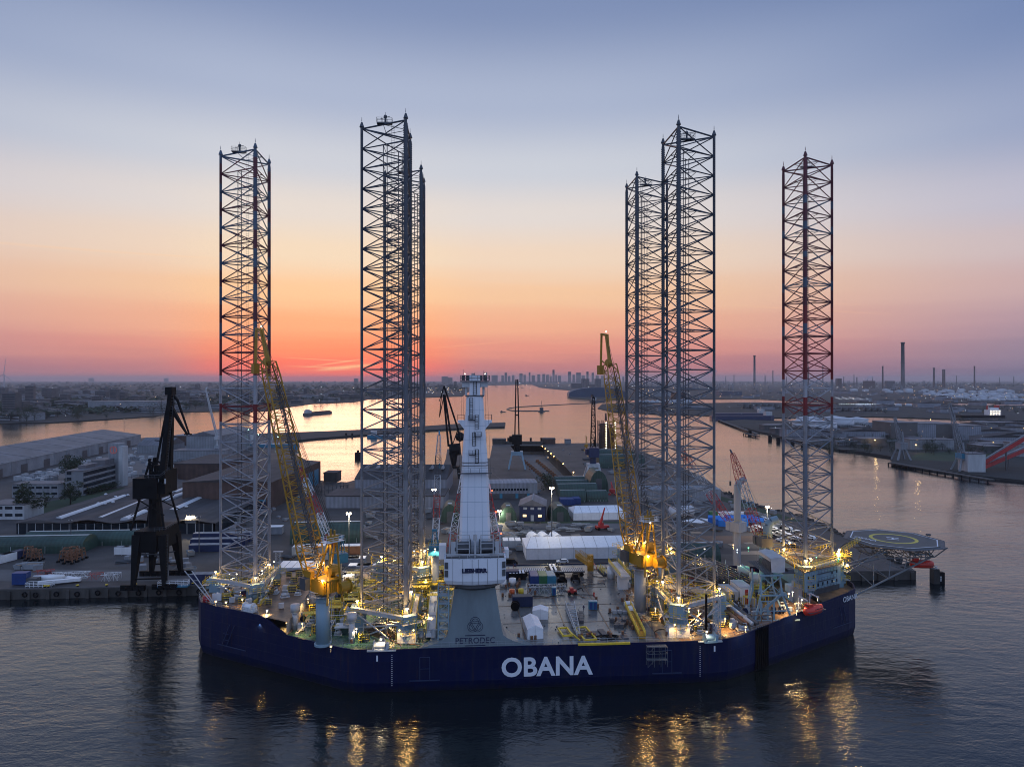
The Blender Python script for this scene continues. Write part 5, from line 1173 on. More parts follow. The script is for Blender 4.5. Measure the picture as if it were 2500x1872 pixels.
# access tower left of mast pedestal
b = MB(); b.lattice((0,0,0),(0,0,13.6),2.4,2.4,side=(1,0,0),bay=1.9,rc=.16,rb=.08)
for z in (1.9,3.8,5.7,7.6,9.5,11.4): b.bx(-1.2,1.2,-1.2,1.2,z-.05,z+.03)
b.build('stair_tower', M['bgrey'], None, gp(1083,1572,ZD), TH, 'grey square stair tower standing left of the mast crane pedestal', 'stair tower')
# thin lattice masts on deck
b = MB(); b.lattice((0,0,0),(0,0,11),1.3,1.3,bay=1.2,rc=.08,rb=.045); b.build('lattice_mast', M['lgrey'], None, gp(1750,1560,ZD), TH, 'slim lattice mast in front of the tall leg right of centre', 'mast')
b = MB(); b.lattice((0,0,0),(0,0,9.5),1.3,1.3,bay=1.2,rc=.08,rb=.045); b.bx(-1.4,1.4,-.4,.4,9.5,9.7); b.build('lattice_mast', M['lgrey'], None, gp(679,1425,ZD), TH, 'slim lattice mast with crossbar behind the left deck', 'mast')
b = MB(); b.cyl(0,0,0,9.5,.28,n=10); b.build('deck_post', M['black'], None, gp(1724,1548,ZD), TH, 'single black post in front of the tall leg right of centre', 'post')
# scaffolding
def scaff(label, p, rz, nx, ny, nz, s=1.6, z0=0, m='mgrey'):
    b = MB()
    for i in range(nx+1):
        for j in range(ny+1): b.bar((i*s,j*s,z0),(i*s,j*s,z0+nz*s),.05,3)
    for k in range(1,nz+1):
        for i in range(nx+1): b.bar((i*s,0,z0+k*s),(i*s,ny*s,z0+k*s),.05,3)
        for j in range(ny+1): b.bar((0,j*s,z0+k*s),(nx*s,j*s,z0+k*s),.05,3)
        if k % 2: b.bar((0,0,z0+(k-1)*s),(s,0,z0+k*s),.04,3); b.box((nx*s/2,ny*s/2,z0+k*s),(nx*s,ny*s*.5,.05))
    return b.build('scaffold', M[m], None, p, rz, label, 'scaffolding', 'tube scaffolds on board')
scaff('tube scaffold hung over the hull side right of the name', gp(1582,1592,8.2)-U3*3.4, TH, 3,1,3,1.5); scaff('dark tube scaffold tower left of the tall leg right of centre', gp(1598,1508,ZD), TH, 1,2,6,1.6,m='dgrey'); scaff('low scaffold cage on the left rusty deck', gp(690,1448,ZD), TH, 2,1,2,1.3,m='brown')
# winches at the deck edge
def winch(label, p, rz, s=1.0, m='lgrey'):
    t = T('mooring_winch', label, 'winch', p, rz, 'mooring winches at the deck edge'); b = MB(); b.bx(-1.7*s,1.7*s,-.9*s,.9*s,0,.5*s); b.bar((-1.3*s,0,1.1*s),(1.0*s,0,1.1*s),.75*s,16); b.build('base', M[m], t)
    b = MB(); b.bar((-1.4*s,0,1.1*s),(-1.2*s,0,1.1*s),1.15*s,18); b.bar((1.0*s,0,1.1*s),(1.2*s,0,1.1*s),1.15*s,18); b.bx(1.3*s,2*s,-.5*s,.5*s,.4*s,1.6*s); b.build('drum_flange', M[m], t); return t
winch('pale mooring winch on the near edge below the leg left of centre', gp(928,1586,ZD), TH); winch('pale blue mooring winch on the near edge below the tall leg right of centre', gp(1733,1566,ZD), TH+R(6), .95, 'bgrey'); winch('white mooring winch at the step of the raised stern deck', gp(609,1492,12.7), TH-R(25), 1.0, 'white')
flood(gp(930,1560,ZD+2.6),'white',500,.16,post=1.6); flood(gp(1725,1542,ZD+2.6),'white',500,.16,post=1.6)
b = MB(); b.bx(-3.2,3.2,-.3,.3,-.3,0); b.build('edge_bracket', M['lgrey'], V, (-38.6,-34.1,9.7)); b = MB(); b.bx(-2.8,2.8,-.3,.3,-.3,0); b.build('edge_bracket', M['lgrey'], V, (36.5,-34.0,9.7))
# white winch houses under the near jack houses
for (px_, py_, w_, lb) in ((1659,1556,5.0,'cream box house below the blue grey jack house of the leg right of centre'),(992,1570,4.2,'cream box house below the jack house of the near leg left of centre')):
    p = gp(px_,py_,ZD); t = T('winch_house', lb, 'deck house', p, TH); b = MB(); b.bx(-w_/2,w_/2,0,2.6,0,3.0); b.build('wall', M['white'], t); b = MB(); b.bx(-w_/2-.1,w_/2+.1,-.1,2.7,3.0,3.15); b.build('roof', M['lgrey'], t)
    b = MB(); b.rail([(-w_/2-.6,-.8,0),(w_/2+.6,-.8,0)],1.1,.04,1.2); b.build('railing', M['lgrey'], t); flood(p+Vector((-1.4,-1.0,3.4)),'warm',600,.16,post=.4); flood(p+Vector((1.8,-1.0,3.4)),'warm',600,.16,post=.4)
# white hatch box, red table on the left deck
t = T('hatch_box', 'white topped hatch box on the green deck right of the blue crane pedestal', 'hatch', gp(835,1546,ZD), TH); b = MB(); b.bx(-1.7,1.7,0,3,0,1.3); b.build('body', M['sgreen'], t); b = MB(); b.bx(-1.8,1.8,-.1,3.1,1.3,1.5); b.build('lid', M['white'], t)
t = T('flat_table', 'red topped flat table on the left deck', 'table', gp(697,1497,12.0)-U3*2.6+U3*0, TH); t.location.z = ZD; b = MB(); b.bx(-1.3,1.3,0,2.2,1.5,1.7); b.build('table_top', M['red'], t)
for x in (-1.1,1.1):
    b = MB(); b.bar((x,.2,0),(x,.2,1.5),.1); b.bar((x,2,0),(x,2,1.5),.1); b.build('leg', M['dgrey'], t)
b = MB(); b.bar((0,0,0),(2.6,1.2,2.0),.16,4,.1); b.bx(-.3,.3,-.3,.3,-.3,.2); b.build('fairlead_arm', M['lgrey'], None, gp(725,1548,ZD)+U3*.3, TH, 'pale angled arm at the hull edge left of the blue crane pedestal', 'arm')
# left stern A-frame mast over the side, life ring box, lit box
b = MB()
for s in (-1,1): b.bar((s*.2,0,0),(-7.2+s*.9,2.5,7.8),.13,5)
for k in (.3,.5,.7,.9): p = Vector((-7.2*k,2.5*k,7.8*k)); b.bar(p-Vector((.25+.65*k,0,0)),p+Vector((.25+.65*k,0,0)),.08,4)
b.build('stern_a_frame', M['lgrey'], None, gp(521,1473,13), TH, 'pale A frame strut leaning outboard over the stern corner', 'frame')
b = MB(); b.bx(-1.2,1.2,-.1,.1,0,1.9); b.bx(-.1,.1,-.1,.1,-.2,2.2); b.build('light_board', M['white'], None, gp(530,1466,12.8), TH, 'bright white board lit by a lamp on the stern deck', 'board'); flood(gp(527,1468,14.8),'warm',280,.2,post=1.2); flood(gp(552,1470,14.2),'warm',250,.16,post=1); flood(gp(592,1463,14.2),'warm',250,.16,post=1)
drum('red drum with rounded lid at the stern corner', gp(504,1468,13), .9, 1.3, 'red')
# lamps scattered over decks (each with fitting); positions from the photo
for (px_, py_, z, tint, pw) in [(640,1393,17,'white',350),(648,1385,17.5,'white',0),(658,1377,18,'white',0),(669,1371,18,'white',0),(561,1400,17,'white',350),(578,1401,17,'white',0),(652,1490,13.6,'white',220),(677,1432,12.5,'warm',250),
   (636,1520,11,'warm',260),(700,1520,11,'warm',150),(738,1522,12,'warm',180),(752,1462,13,'warm',220),(808,1578,10.6,'warm',80),(1011,1345,22,'white',300),(963,1362,16,'warm',400),(1028,1342,21,'warm',350),(1045,1340,20,'warm',0),(1018,1385,15,'warm',450),(1040,1415,13,'warm',450),(1062,1340,22,'white',350),(900,1340,16,'warm',400),(893,1470,13,'warm',350),
   (1007,1535,12,'warm',300),(870,1535,12.5,'white',200),(1045,1500,11.5,'warm',350),(1620,1400,16,'warm',400),(1604,1418,14,'white',300),(1702,1355,15,'warm',300),(1720,1340,14,'white',0),(1660,1330,16,'warm',300),(1580,1330,17,'warm',0),(1766,1415,13,'warm',400),(1782,1422,12,'warm',250),(1790,1330,20,'warm',350),(1800,1342,19,'cool',150),(1827,1337,21,'green',120),(1770,1510,12,'warm',350),(1820,1530,12,'warm',350),(1935,1445,15,'white',350),(1945,1490,12.5,'warm',350),(1600,1485,12,'warm',250),(1705,1490,13,'warm',200)]:
    flood(gp(px_, py_, z), tint, pw*5, .13, post=1.2)
# generic equipment units packed round the legs: each its own thing
def unit(kind):
    t = T(*{'a': ('pump_skid','low grey pump skid with pipes among the deck machinery','pump'), 'b': ('equipment_box','pale box shaped equipment cabinet on the deck','cabinet'), 'c': ('gas_bottle_rack','small rack of upright bottles in a yellow cage on the deck','bottle rack'), 'd': ('hose_reel','dark hose reel on a stand on the deck','hose reel'), 'e': ('stool_tank','small upright grey tank on legs on the deck','tank')}[kind])
    b = MB()
    if kind == 'a': b.bx(-1,1,-.6,.6,0,.2); b.bar((-.8,0,.6),(.3,0,.6),.35,10); b.bar((.3,0,.6),(.9,0,.6),.2,8); b.bar((.6,0,.6),(.6,0,1.4),.1,6); b.bar((.6,0,1.4),(-.6,.4,1.4),.1,6); b.build('skid', M['lgrey'], t); b = MB(); b.bar((-.6,.4,1.4),(-.6,.4,.2),.1,6); b.build('pipe', M['brown'], t)
    if kind == 'b': b.bx(-.8,.8,-.5,.5,.1,1.7); b.build('cabinet', M['lgrey'], t); b = MB(); b.bx(-.7,0,-.55,-.5,.25,1.6); b.bx(.05,.7,-.55,-.5,.25,1.6); b.build('door', M['lgrey'], t)
    if kind == 'c':
        for k in range(4): b.cyl(-.6+k*.4,0,.1,1.5,.17,n=8)
        b.build('bottle', M['dgrey'], t); b = MB(); b.rail([(-.9,-.35,0),(.9,-.35,0),(.9,.35,0),(-.9,.35,0),(-.9,-.35,0)],1.7,.05,.9,2); b.build('cage', M['ryel'], t)
    if kind == 'd': b.bar((-.3,0,.9),(.3,0,.9),.5,12); b.bar((-.36,0,.9),(-.3,0,.9),.8,14); b.bar((.3,0,.9),(.36,0,.9),.8,14); b.build('reel', M['navy'], t); b = MB(); b.bar((-.45,-.5,0),(-.45,0,.9),.06); b.bar((.45,-.5,0),(.45,0,.9),.06); b.build('stand', M['red'], t)
    if kind == 'e': b.cyl(0,0,.5,1.9,.55,n=12); b.ball((0,0,1.9),.53,10,(1,1,.4)); b.build('vessel_body', M['lgrey'], t); b = MB(); [b.bar((.4*a_,.4*c_,0),(.4*a_,.4*c_,.6),.06) for a_ in (-1,1) for c_ in (-1,1)]; b.build('leg', M['dgrey'], t)
    return t
GR = {'a':'grey pump skids packed round the legs','b':'pale cabinets packed round the legs','c':'bottle racks in yellow cages','d':'dark hose reels on stands','e':'small grey tanks on legs'}
protoU = {}
regs = [(-61,-46,-24,22,84,ZD),(-46,-18,-32,-27,28,ZD),(-46,-22,-8,30,90,ZD),(-20,-14,-24,28,34,ZD),(30,56,-4,30,100,ZD),(30,50,-31,-24,44,ZD),(46,70,-20,10,90,ZD),(-86,-64,-14,14,60,12.7),(-15,26,24,33,6,ZD),(26,34,-20,20,14,ZD)]
for (u0,u1,v0,v1,nn_,z) in regs:
    for k in range(nn_):
        u, v = random.uniform(u0,u1), random.uniform(v0,v1)
        if abs(v-1) > 33-max(0,(abs(u)-44))*.56-3: continue
        kd = random.choice('aaabcccdee'); s_ = random.uniform(.7,1.25); p = W(u,v,z+.04); rz = TH+random.choice((0,math.pi/2,math.pi,.4))
        if kd in protoU: o = dup(protoU[kd], p, rz)
        else: o = unit(kd); protoU[kd] = o; o.location = p; o.rotation_euler = (0,0,rz); o['group'] = GR[kd]
        o.scale = (s_,s_,s_)
# pipework on deck, parts of the vessel
for nm, mm, n_, reg in (('deck_pipework','lgrey',130,(-58,-18,-30,32)),('deck_pipework','brown',110,(30,68,-26,28)),('fire_main','red',20,(-58,66,-29,28))):
    b = MB()
    for k in range(n_):
        u, v = random.uniform(reg[0],reg[1]), random.uniform(reg[2],reg[3])
        if abs(v-1) > 33-max(0,(abs(u)-44))*.56-3 or (-17 < u < 29 and v < 26): continue
        l_ = random.uniform(1.5,6); z = ZD+random.uniform(.3,2.6); q = (u+l_,v,z) if random.random() < .5 else (u,v+l_,z); b.bar((u,v,z),q,.12,6); b.bar((u,v,ZD),(u,v,z),.1,6); b.bar(q,(q[0],q[1],ZD),.1,6)
    b.build(nm, M[mm], V)
b = MB()
for k in range(120):
    u, v = random.choice([(random.uniform(-60,-48),random.uniform(-20,20)),(random.uniform(-44,-20),random.uniform(-6,28)),(random.uniform(31,64),random.uniform(-18,26))])
    if abs(v-1) > 33-max(0,(abs(u)-44))*.56-5: continue
    l_ = random.uniform(2,5); z = ZD+random.choice((0,0,2.4,3.2)); b.rail([(u,v,z),(u+l_,v,z),(u+l_,v+2,z)],1.1,.055,1.2)
    if z > ZD: b.bx(u,u+l_,v,v+2,z-.1,z); [b.bar((a_,c_,ZD),(a_,c_,z),.08) for a_ in (u+.1,u+l_-.1) for c_ in (v+.1,v+1.9)]
o = b.build('yellow_deck_railing', M['ryel'], V); o['kind'] = 'stuff'
# hoses and cables snaking over the decks, barrels, pallets
random.seed(52)
for k in range(26):
    u, v = random.choice([(random.uniform(-14,26),random.uniform(-32,28)),(random.uniform(-58,-20),random.uniform(-28,26)),(random.uniform(30,60),random.uniform(-20,22))]); a_ = random.uniform(0,6.28); b = MB(); p = Vector((0,0,.14)); zb = W(u,v,ZD)
    for j in range(22):
        a_ += random.uniform(-.6,.6); q = p+Vector((math.cos(a_)*.6,math.sin(a_)*.6,0)); w2 = SL(zb+q)
        if abs(w2.y) > 32-max(0,(abs(w2.x)-44))*.56: break
        b.bar(p,q,.09,5,cap=False); p = q
    if b.v: b.build('loose_hose', M[random.choice(('black','dgrey','wood'))], None, zb, 0, 'thin hose snaking loosely over the steel deck', 'hose', 'loose hoses on the decks')
bp_ = None
for k in range(90):
    u, v = random.choice([(random.uniform(-14,28),random.uniform(-31,-28)),(random.uniform(14,28),random.uniform(-32,0)),(random.uniform(-60,-18),random.uniform(-30,28)),(random.uniform(29,66),random.uniform(-26,26)),(random.uniform(-14,0),random.uniform(0,26))])
    if abs(v-1) > 32-max(0,(abs(u)-44))*.56: continue
    if bp_ is None:
        bp_ = T('deck_barrel','rusty barrel standing on the steel deck','barrel',(0,0,0),0,'rusty barrels on the decks'); b = MB(); b.cyl(0,0,0,.95,.32,n=12); b.build('shell', M['wood'], bp_); b = MB(); b.cyl(0,0,.3,.34,.34,n=12); b.cyl(0,0,.62,.66,.34,n=12); b.build('hoop', M['dgrey'], bp_); bp_.location = W(u,v,ZD); continue
    dup(bp_, W(u,v,ZD+.04), random.uniform(0,3))
# accommodation cabins by the pipe rack
for i, (px_, py_, w_, h_, mm, lb) in enumerate([(1822,1476,3.4,4.6,'white','tall white deck cabin with red stripe left of the tarpaulin tower'),(1790,1478,3.0,3.6,'lgrey','grey deck cabin left of the tall white cabin'),(1788,1498,2.4,2.2,'white','small white cube shaped box in front of the grey deck cabin'),(1706,1402,4.0,2.6,'white','white gabled cabin seen through the tall leg, left of two'),(1735,1404,4.4,2.8,'white','white gabled cabin with lamp seen through the tall leg, right of two')]):
    t = T('deck_cabin', lb, 'cabin', gp(px_,py_,ZD), TH); b = MB(); b.bx(-w_/2,w_/2,0,7 if i < 2 else (2.2 if i == 2 else 6),0,h_); b.build('wall', M[mm], t); b = MB(); b.bx(-w_/2-.05,w_/2+.05,-.05,7.05 if i < 2 else (2.25 if i == 2 else 6),h_,h_+.12); b.build('roof', M['lgrey'], t)
    if i < 2: b = MB(); b.bx(-w_*.1,w_*.14,-.06,0,.2,h_-.5); b.build('door', M['red'] if i == 0 else M['dgrey'], t)
# inclined big pipes beside hose recess
t = T('large_pipe_bundle', 'rust brown and pale large pipes sloping down to the dark hose recess', 'pipes', gp(1800,1532,ZD), TH); 
for k, mm in enumerate(('brown','wood','lgrey','dgrey')):
    b = MB(); b.bar((-4.5+k*1.5,7.5,5.4-k*.3),(.8+k*1.3,-1,1.2),.5,14); b.build('large_pipe', M[mm], t)
# people
def person(label, p, rz, cloth, walk=.25, hat='ryel'):
    t = T('person', label, 'person', p, rz); vs = [(0,0,.92),(0,0,1.15),(0,0,1.42),(0,.0,1.52),(0,.02,1.62),(-.1,0,.88),(-.11,walk*.6,.5),(-.11,walk*.5,.08),(-.11,walk*.5+.13,.04),(.1,0,.88),(.11,-walk*.5,.5),(.11,-walk*.9,.1),(.11,-walk*.9+.12,.04),(-.2,0,1.42),(-.27,-.1,1.15),(-.26,.08,.93),(.2,0,1.42),(.27,.1,1.15),(.26,.26,.97)]
    es = [(0,1),(1,2),(2,3),(3,4),(0,5),(5,6),(6,7),(7,8),(0,9),(9,10),(10,11),(11,12),(2,13),(13,14),(14,15),(2,16),(16,17),(17,18)]
    rd_ = [.15,.14,.17,.06,.1,.1,.075,.055,.045,.1,.075,.055,.045,.075,.05,.04,.075,.05,.04]
    me = bpy.data.meshes.new('body'); me.from_pydata(vs, es, []); o = bpy.data.objects.new('body', me); col.objects.link(o); sm = o.modifiers.new('skin','SKIN'); 
    if not me.skin_vertices: me.attributes
    for i, v in enumerate(me.skin_vertices[0].data if me.skin_vertices else []): v.radius = (rd_[i],rd_[i]); v.use_root = (i == 0)
    o.modifiers.new('sub','SUBSURF').levels = 1; o.parent = t; me.materials.append(cloth)
    b = MB(); b.s = True; b.ball((0,.02,1.68),.11,10,(1,1.05,1.2)); b.build('head', M['skin'], t); b = MB(); b.s = True; b.ball((0,.02,1.75),.135,10,(1,1.1,.7)); b.build('hard_hat', M[hat], t); return t
try:
    bpy.context.view_layer.update()
    person('person in red work clothes and hard hat walking on the wet main deck', D_(1450,1459), R(200), M['red'], .35)
    person('person in dark work clothes standing near the pair of blue toilets', D_(1425,1492), R(120), M['navy'], .1, 'white')
    person('person in red work clothes near the jack house right of the open deck', D_(1566,1525), R(60), M['red'], .2, 'white')
except Exception as ex: print('person failed', ex)
# mooring lines are not seen; anchor buoy dolphin in the water off the bow
t = T('mooring_dolphin', 'dark timber and steel mooring dolphin with three slots standing in the water off the bow', 'dolphin', gp(2288,1423,0), R(4)); b = MB(); b.bx(-1.9,.2,-1,1.2,-3,5.0); b.build('pile_block', M['rock'], t); b = MB(); b.bx(.2,2.2,-.8,1.0,-3,3.8); b.build('fender_panel', M['black'], t); b = MB(); [b.box((.75,-.85,1.1+k*.65),(.55,.06,.25)) for k in range(3)]; b.build('white_slot', letw, t); b = MB(); b.rail([(-1.8,-.9,5),(.1,-.9,5)],1,.04,.6); b.cyl(-.3,.2,5,5.8,.25,n=8); b.build('railing', M['lgrey'], t)
# ================================================================ THE YARD
YR = R(4.15)
def gy(px, py): return gp(px, py, G)
def shed_white(label, x0px, x1px, ybase, depth, hw, hr, m='tarp', grp=None, rz=YR, name='storage_tent', cat='storage tent', seams=8):
    p, q = gy(x0px, ybase), gy(x1px, ybase); w_ = (q-p).length; c = (p+q)/2; t = T(name, label, cat, c, rz, grp)
    b = MB(); b.bx(-w_/2,w_/2,0,depth,0,hw); b.build('wall', M[m], t); b = MB(); i_ = min(2.5,hw*.6) if seams > 4 else 0
    z = hw+.02; A_ = [(-w_/2-.1,-.1,z),(w_/2+.1,-.1,z),(w_/2+.1,depth+.1,z),(-w_/2-.1,depth+.1,z),(-w_/2+i_,depth/2,z+hr),(w_/2-i_,depth/2,z+hr)]; b.add(A_, [(0,1,5,4),(2,3,4,5),(0,4,3),(1,2,5)]); b.build('roof', M[m], t)
    b = MB()
    for k in range(seams+1):
        x = -w_/2+k*w_/seams; xr = max(-w_/2+i_, min(w_/2-i_, x)); b.bar((x,-.14,z+.04),(xr,depth/2,z+hr+.04),.09,4,cap=False); b.bar((x,-.05,0),(x,-.05,hw),.07,4,cap=False)
    b.build('seam', M['lgrey'], t); return t
shed_white('long white storage tent with a pale roof behind the deck containers', 1284, 1545, 1364, 17, 4.2, 2.4, seams=9)
shed_white('white marquee shaped storage tent behind the red telehandler', 1399, 1530, 1269, 15, 3.4, 2.2, seams=6)
shed_white('very long low white shed behind the right lattice legs', 1552, 1762, 1222, 14, 6.0, 1.4, seams=10, m='farl')
b = shed_white('long grey two storey workshop with blue doors right of the white mast crane', 1186, 1312, 1216, 16, 8.5, .3, m='wallg', seams=3, name='workshop', cat='workshop')
w_ = (gy(1312,1216)-gy(1186,1216)).length; mb = MB()
for k in range(16): mb.box((-w_/2+1.5+k*w_/17.5,-.1,4.9),(1.2,.1,1.2))
mb.build('window', M['glass'], b); mb = MB(); mb.bx(-w_/2,w_/2,-.14,0,0,2.6); mb.build('ground_floor', M['dgrey'], b); 
for x in (-6,3,9.5): mb = MB(); mb.box((x,-.22,1.4),(1.6,.12,2.6)); mb.build('door', M['teal'], b)
mb = MB(); mb.box((w_/2-3,-.2,5.6),(4.6,.3,5.6)); mb.build('white_panel', M['farl'], b)
def quonset(label, x0px, x1px, ybase, depth, hgt, grp='green round roofed sheds in the yard', along='x', roof='sgreen', rz=YR, wall=1.0):
    p, q = gy(x0px, ybase), gy(x1px, ybase); w_ = (q-p).length; c = (p+q)/2; t = T('round_roof_shed', label, 'shed', c, rz, grp)
    b = MB(); b.s = False
    if along == 'x': b.barrel(-w_/2,w_/2,0,depth,wall,hgt-wall,12,wall,'x')
    else: b.barrel(-w_/2,w_/2,0,depth,wall,hgt-wall,12,wall,'y')
    b.build('shell', M[roof], t); b = MB()
    if along == 'x':
        for k in range(7): x = -w_/2+1.2+k*(w_-2.4)/6; b.bx(x-.06,x+.06,-.12,.02,0,wall)
        b.bx(-w_/2+.3,w_/2-.3,depth*.40,depth*.52,hgt-.02,hgt+.12)
        b.build('roof_light', M['sgreenl'], t)
    else:
        b.bx(-w_*.16,w_*.16,-.12,-.02,0,hgt*.62); b.build('door', M['dgrey'], t)
        b = MB(); b.bx(-w_*.12,w_*.12,2,4.5,hgt-.05,hgt+.15); b.build('roof_light', M['sgreenl'], t)
    return t
quonset('green round roofed shed, end on, left of the blue house', 1221, 1262, 1275, 12, 7.4, along='y')
quonset('green round roofed shed with brown roof, end on, right of the blue house', 1344, 1392, 1273, 14, 7.2, along='y', roof='sgreen')
quonset('long green barrel shed, nearest left of the group by the blue skips', 1368, 1432, 1226, 8, 6.2); quonset('short green barrel shed, nearest right of the group by the blue skips', 1433, 1485, 1224, 8, 5.4)
quonset('long green barrel shed behind the nearest left one', 1362, 1460, 1210, 9, 6.4); quonset('green barrel shed third row from the front in the group', 1358, 1438, 1198, 9, 6.0); quonset('green barrel shed at the back of the group', 1354, 1430, 1188, 9, 5.8)
quonset('tall green hangar seen end on behind the barrel sheds', 1438, 1486, 1200, 18, 12.5, along='y'); quonset('long green barrel hangar beyond the grey portal crane, nearer', 1463, 1577, 1142, 14, 9.5); quonset('long green barrel hangar beyond the grey portal crane, farther', 1456, 1550, 1124, 14, 8.5)
quonset('long green barrel shed at the left edge of the photo', -60, 196, 1352, 11, 5.9, wall=2.8); quonset('long green barrel shed behind the left edge one, beside the black dock crane', 60, 345, 1333, 10, 5.3, wall=1.8)
quonset('green barrel shed behind the left yellow crane boom', 709, 876, 1326, 13, 7.6, wall=2.0); quonset('small green shed with pale roof between the crane booms left of the mast', 1076, 1120, 1276, 14, 8.5, along='y')
quonset('low green barrel shed behind the right lattice legs', 1640, 1762, 1372, 11, 6.0)
# blue house
p, q = gy(1268,1272), gy(1331,1272); w_ = (q-p).length; t = T('blue_house', 'dark blue house with grey gabled roof and small windows between two green sheds', 'house', (p+q)/2, R(-4)); b = MB(); b.bx(-w_/2,w_/2,0,17,0,7.2); b.add([(-w_/2,0,7.2),(w_/2,0,7.2),(0,0,10)],[(0,1,2)]); b.build('wall', M['navy'], t)
b = MB(); b.gable(-w_/2,w_/2,0,17,7.25,2.9,'y',.6); b.build('roof', M['roofg'], t); b = MB(); b.bx(-.35,.35,-.7,17.6,10.1,10.3); b.build('ridge', M['farl'], t)
for x, z in ((-3.4,6),(0,6),(3.4,6),(-3.6,2.6),(3.6,2.6)): b = MB(); b.box((x,-.06,z),(1.7,.1,1.1)); b.build('window', E['win'] if z < 3 else M['lgrey'], t)
b = MB(); b.box((0,-.06,1.5),(1.5,.1,2.8)); b.build('door', M['lgrey'], t); b = MB(); b.box((0,-.08,7.9),(3.2,.1,1.4)); b.build('sign_board', M['farl'], t)
# white round tents
for k, px_ in enumerate((1308,1334,1363)):
    p = gy(px_, 1322); b = MB(); b.barrel(-2.4,2.4,0,7,0,2.9,12,0,'y'); b.build('round_tent', M['tarp'], None, p, R(14), ['left','middle','right'][k]+' of the three small white round tents behind the long white storage tent', 'tent', 'three small white round tents')
for k, px_ in enumerate((1234,1249,1264)):
    container(['left','middle','right'][k]+' of three white striped containers behind the mast crane house', gy(px_,1334), YR+R(90), 6, 2.2, 3.0, 'lgrey', 'white striped containers', roof='white')
for k, (px_, py_) in enumerate(((1375,1231),(1391,1231),(1407,1229))): container(['left','middle','right'][k]+' of three blue skips in front of the green barrel sheds', gy(px_,py_), YR+R(90), 6, 3.6, 3.4, 'blue', 'blue skips')
# red telehandler
t = T('telescopic_crane', 'small red telescopic crane standing in the yard with arm raised', 'mobile crane', gy(1470,1292), R(20)); b = MB(); b.bx(-3,3,-1.2,1.2,.8,1.8); b.bx(-1.5,.3,-1,1,1.8,3.2); b.build('body', M['red'], t); b = MB(); b.bar((-.8,0,3),(1.3,0,9.6),.5,4,.3); b.bar((-.8,0,3),(0,0,5.2),.6); b.build('arm', M['red'], t)
for x in (-2.2,2.2):
    b = MB()
    for y in (-1.3,1.3): b.bar((x,y-.25,.6),(x,y+.25,.6),.65,12)
    b.build('wheel_pair', M['black'], t)
# piles of steel frames
for k, (px_, py_, n_, lb) in enumerate([(1262,1306,9,'grey steel frames piled behind the striped containers'),(1365,1296,6,'small pile of grey steel frames left of the red telescopic crane'),(1412,1286,4,'flat grey steel frames right behind the round tents'),(1640,1180,8,'mixed steel pieces stored behind the long low white shed')]):
    b = MB()
    for j in range(n_*3): x, y, z = random.uniform(-n_,n_), random.uniform(-3,3), random.uniform(.2,1.4); l_ = random.uniform(2,5); b.bar((x,y,z),(x+l_,y+random.uniform(-.5,.5),z),.14); b.bar((x,y+.8,z),(x+l_,y+.8,z),.14); b.bar((x,y,z),(x,y+.8,z),.12)
    b.build('steel_pile', M['grey'], None, gy(px_,py_), YR, lb, 'steel pile')
# lying white plates, brown timber
b = MB()
for k in range(6): b.box((k*1.6,k*1.2,.2+.1*(k%2)),(2.0,9,.2),R(55))
b.build('plate_pile', M['white'], None, gy(1690,1275), 0, 'white plates lying fanned out on the yard behind the tall leg', 'plates')
for k, (px_, py_) in enumerate(((1655,1262),(1672,1259))): 
    b = MB(); b.s = True; b.bar((-4,0,2.6),(4,0,2.6),2.5,18); b.s = False; b.bx(-3,-2.4,-1.6,1.6,0,1); b.bx(2.4,3,-1.6,1.6,0,1); b.build('horizontal_tank', M['tank'], None, gy(px_,py_), R(10), ['left','right'][k]+' of two pale horizontal tanks lying in the yard behind the legs', 'tank', 'pale horizontal tanks')
# blue tarped heaps
for k in range(9):
    px_, py_ = 1745+k*13, 1276+(k%3)*4-k*.3; b = MB(); b.bx(-3,3,-2,2,0,2.6); b.gable(-3,3,-2,2,2.6,.9,'x'); b.build('blue_skip', mat('tarp_blue',(.02,.16,.55),.5,0,.2,.4), None, gy(px_,py_), R(-20), 'bright blue covered skip in the row by the right shore', 'skip', 'bright blue covered skips by the right shore')
for k in range(3): b = MB(); b.bx(-3,3,-1.2,1.2,0,2.6); b.build('white_box', M['white'], None, gy(1752+k*24,1262), R(-20), 'white roofed box behind the bright blue skips', 'box', 'white boxes behind the blue skips')
b = MB(); b.bx(-2,2,-1.2,1.2,0,2.8); b.build('green_box', M['cgreen'], None, gy(1741,1262), 0, 'bright green box left of the bright blue skips', 'box')
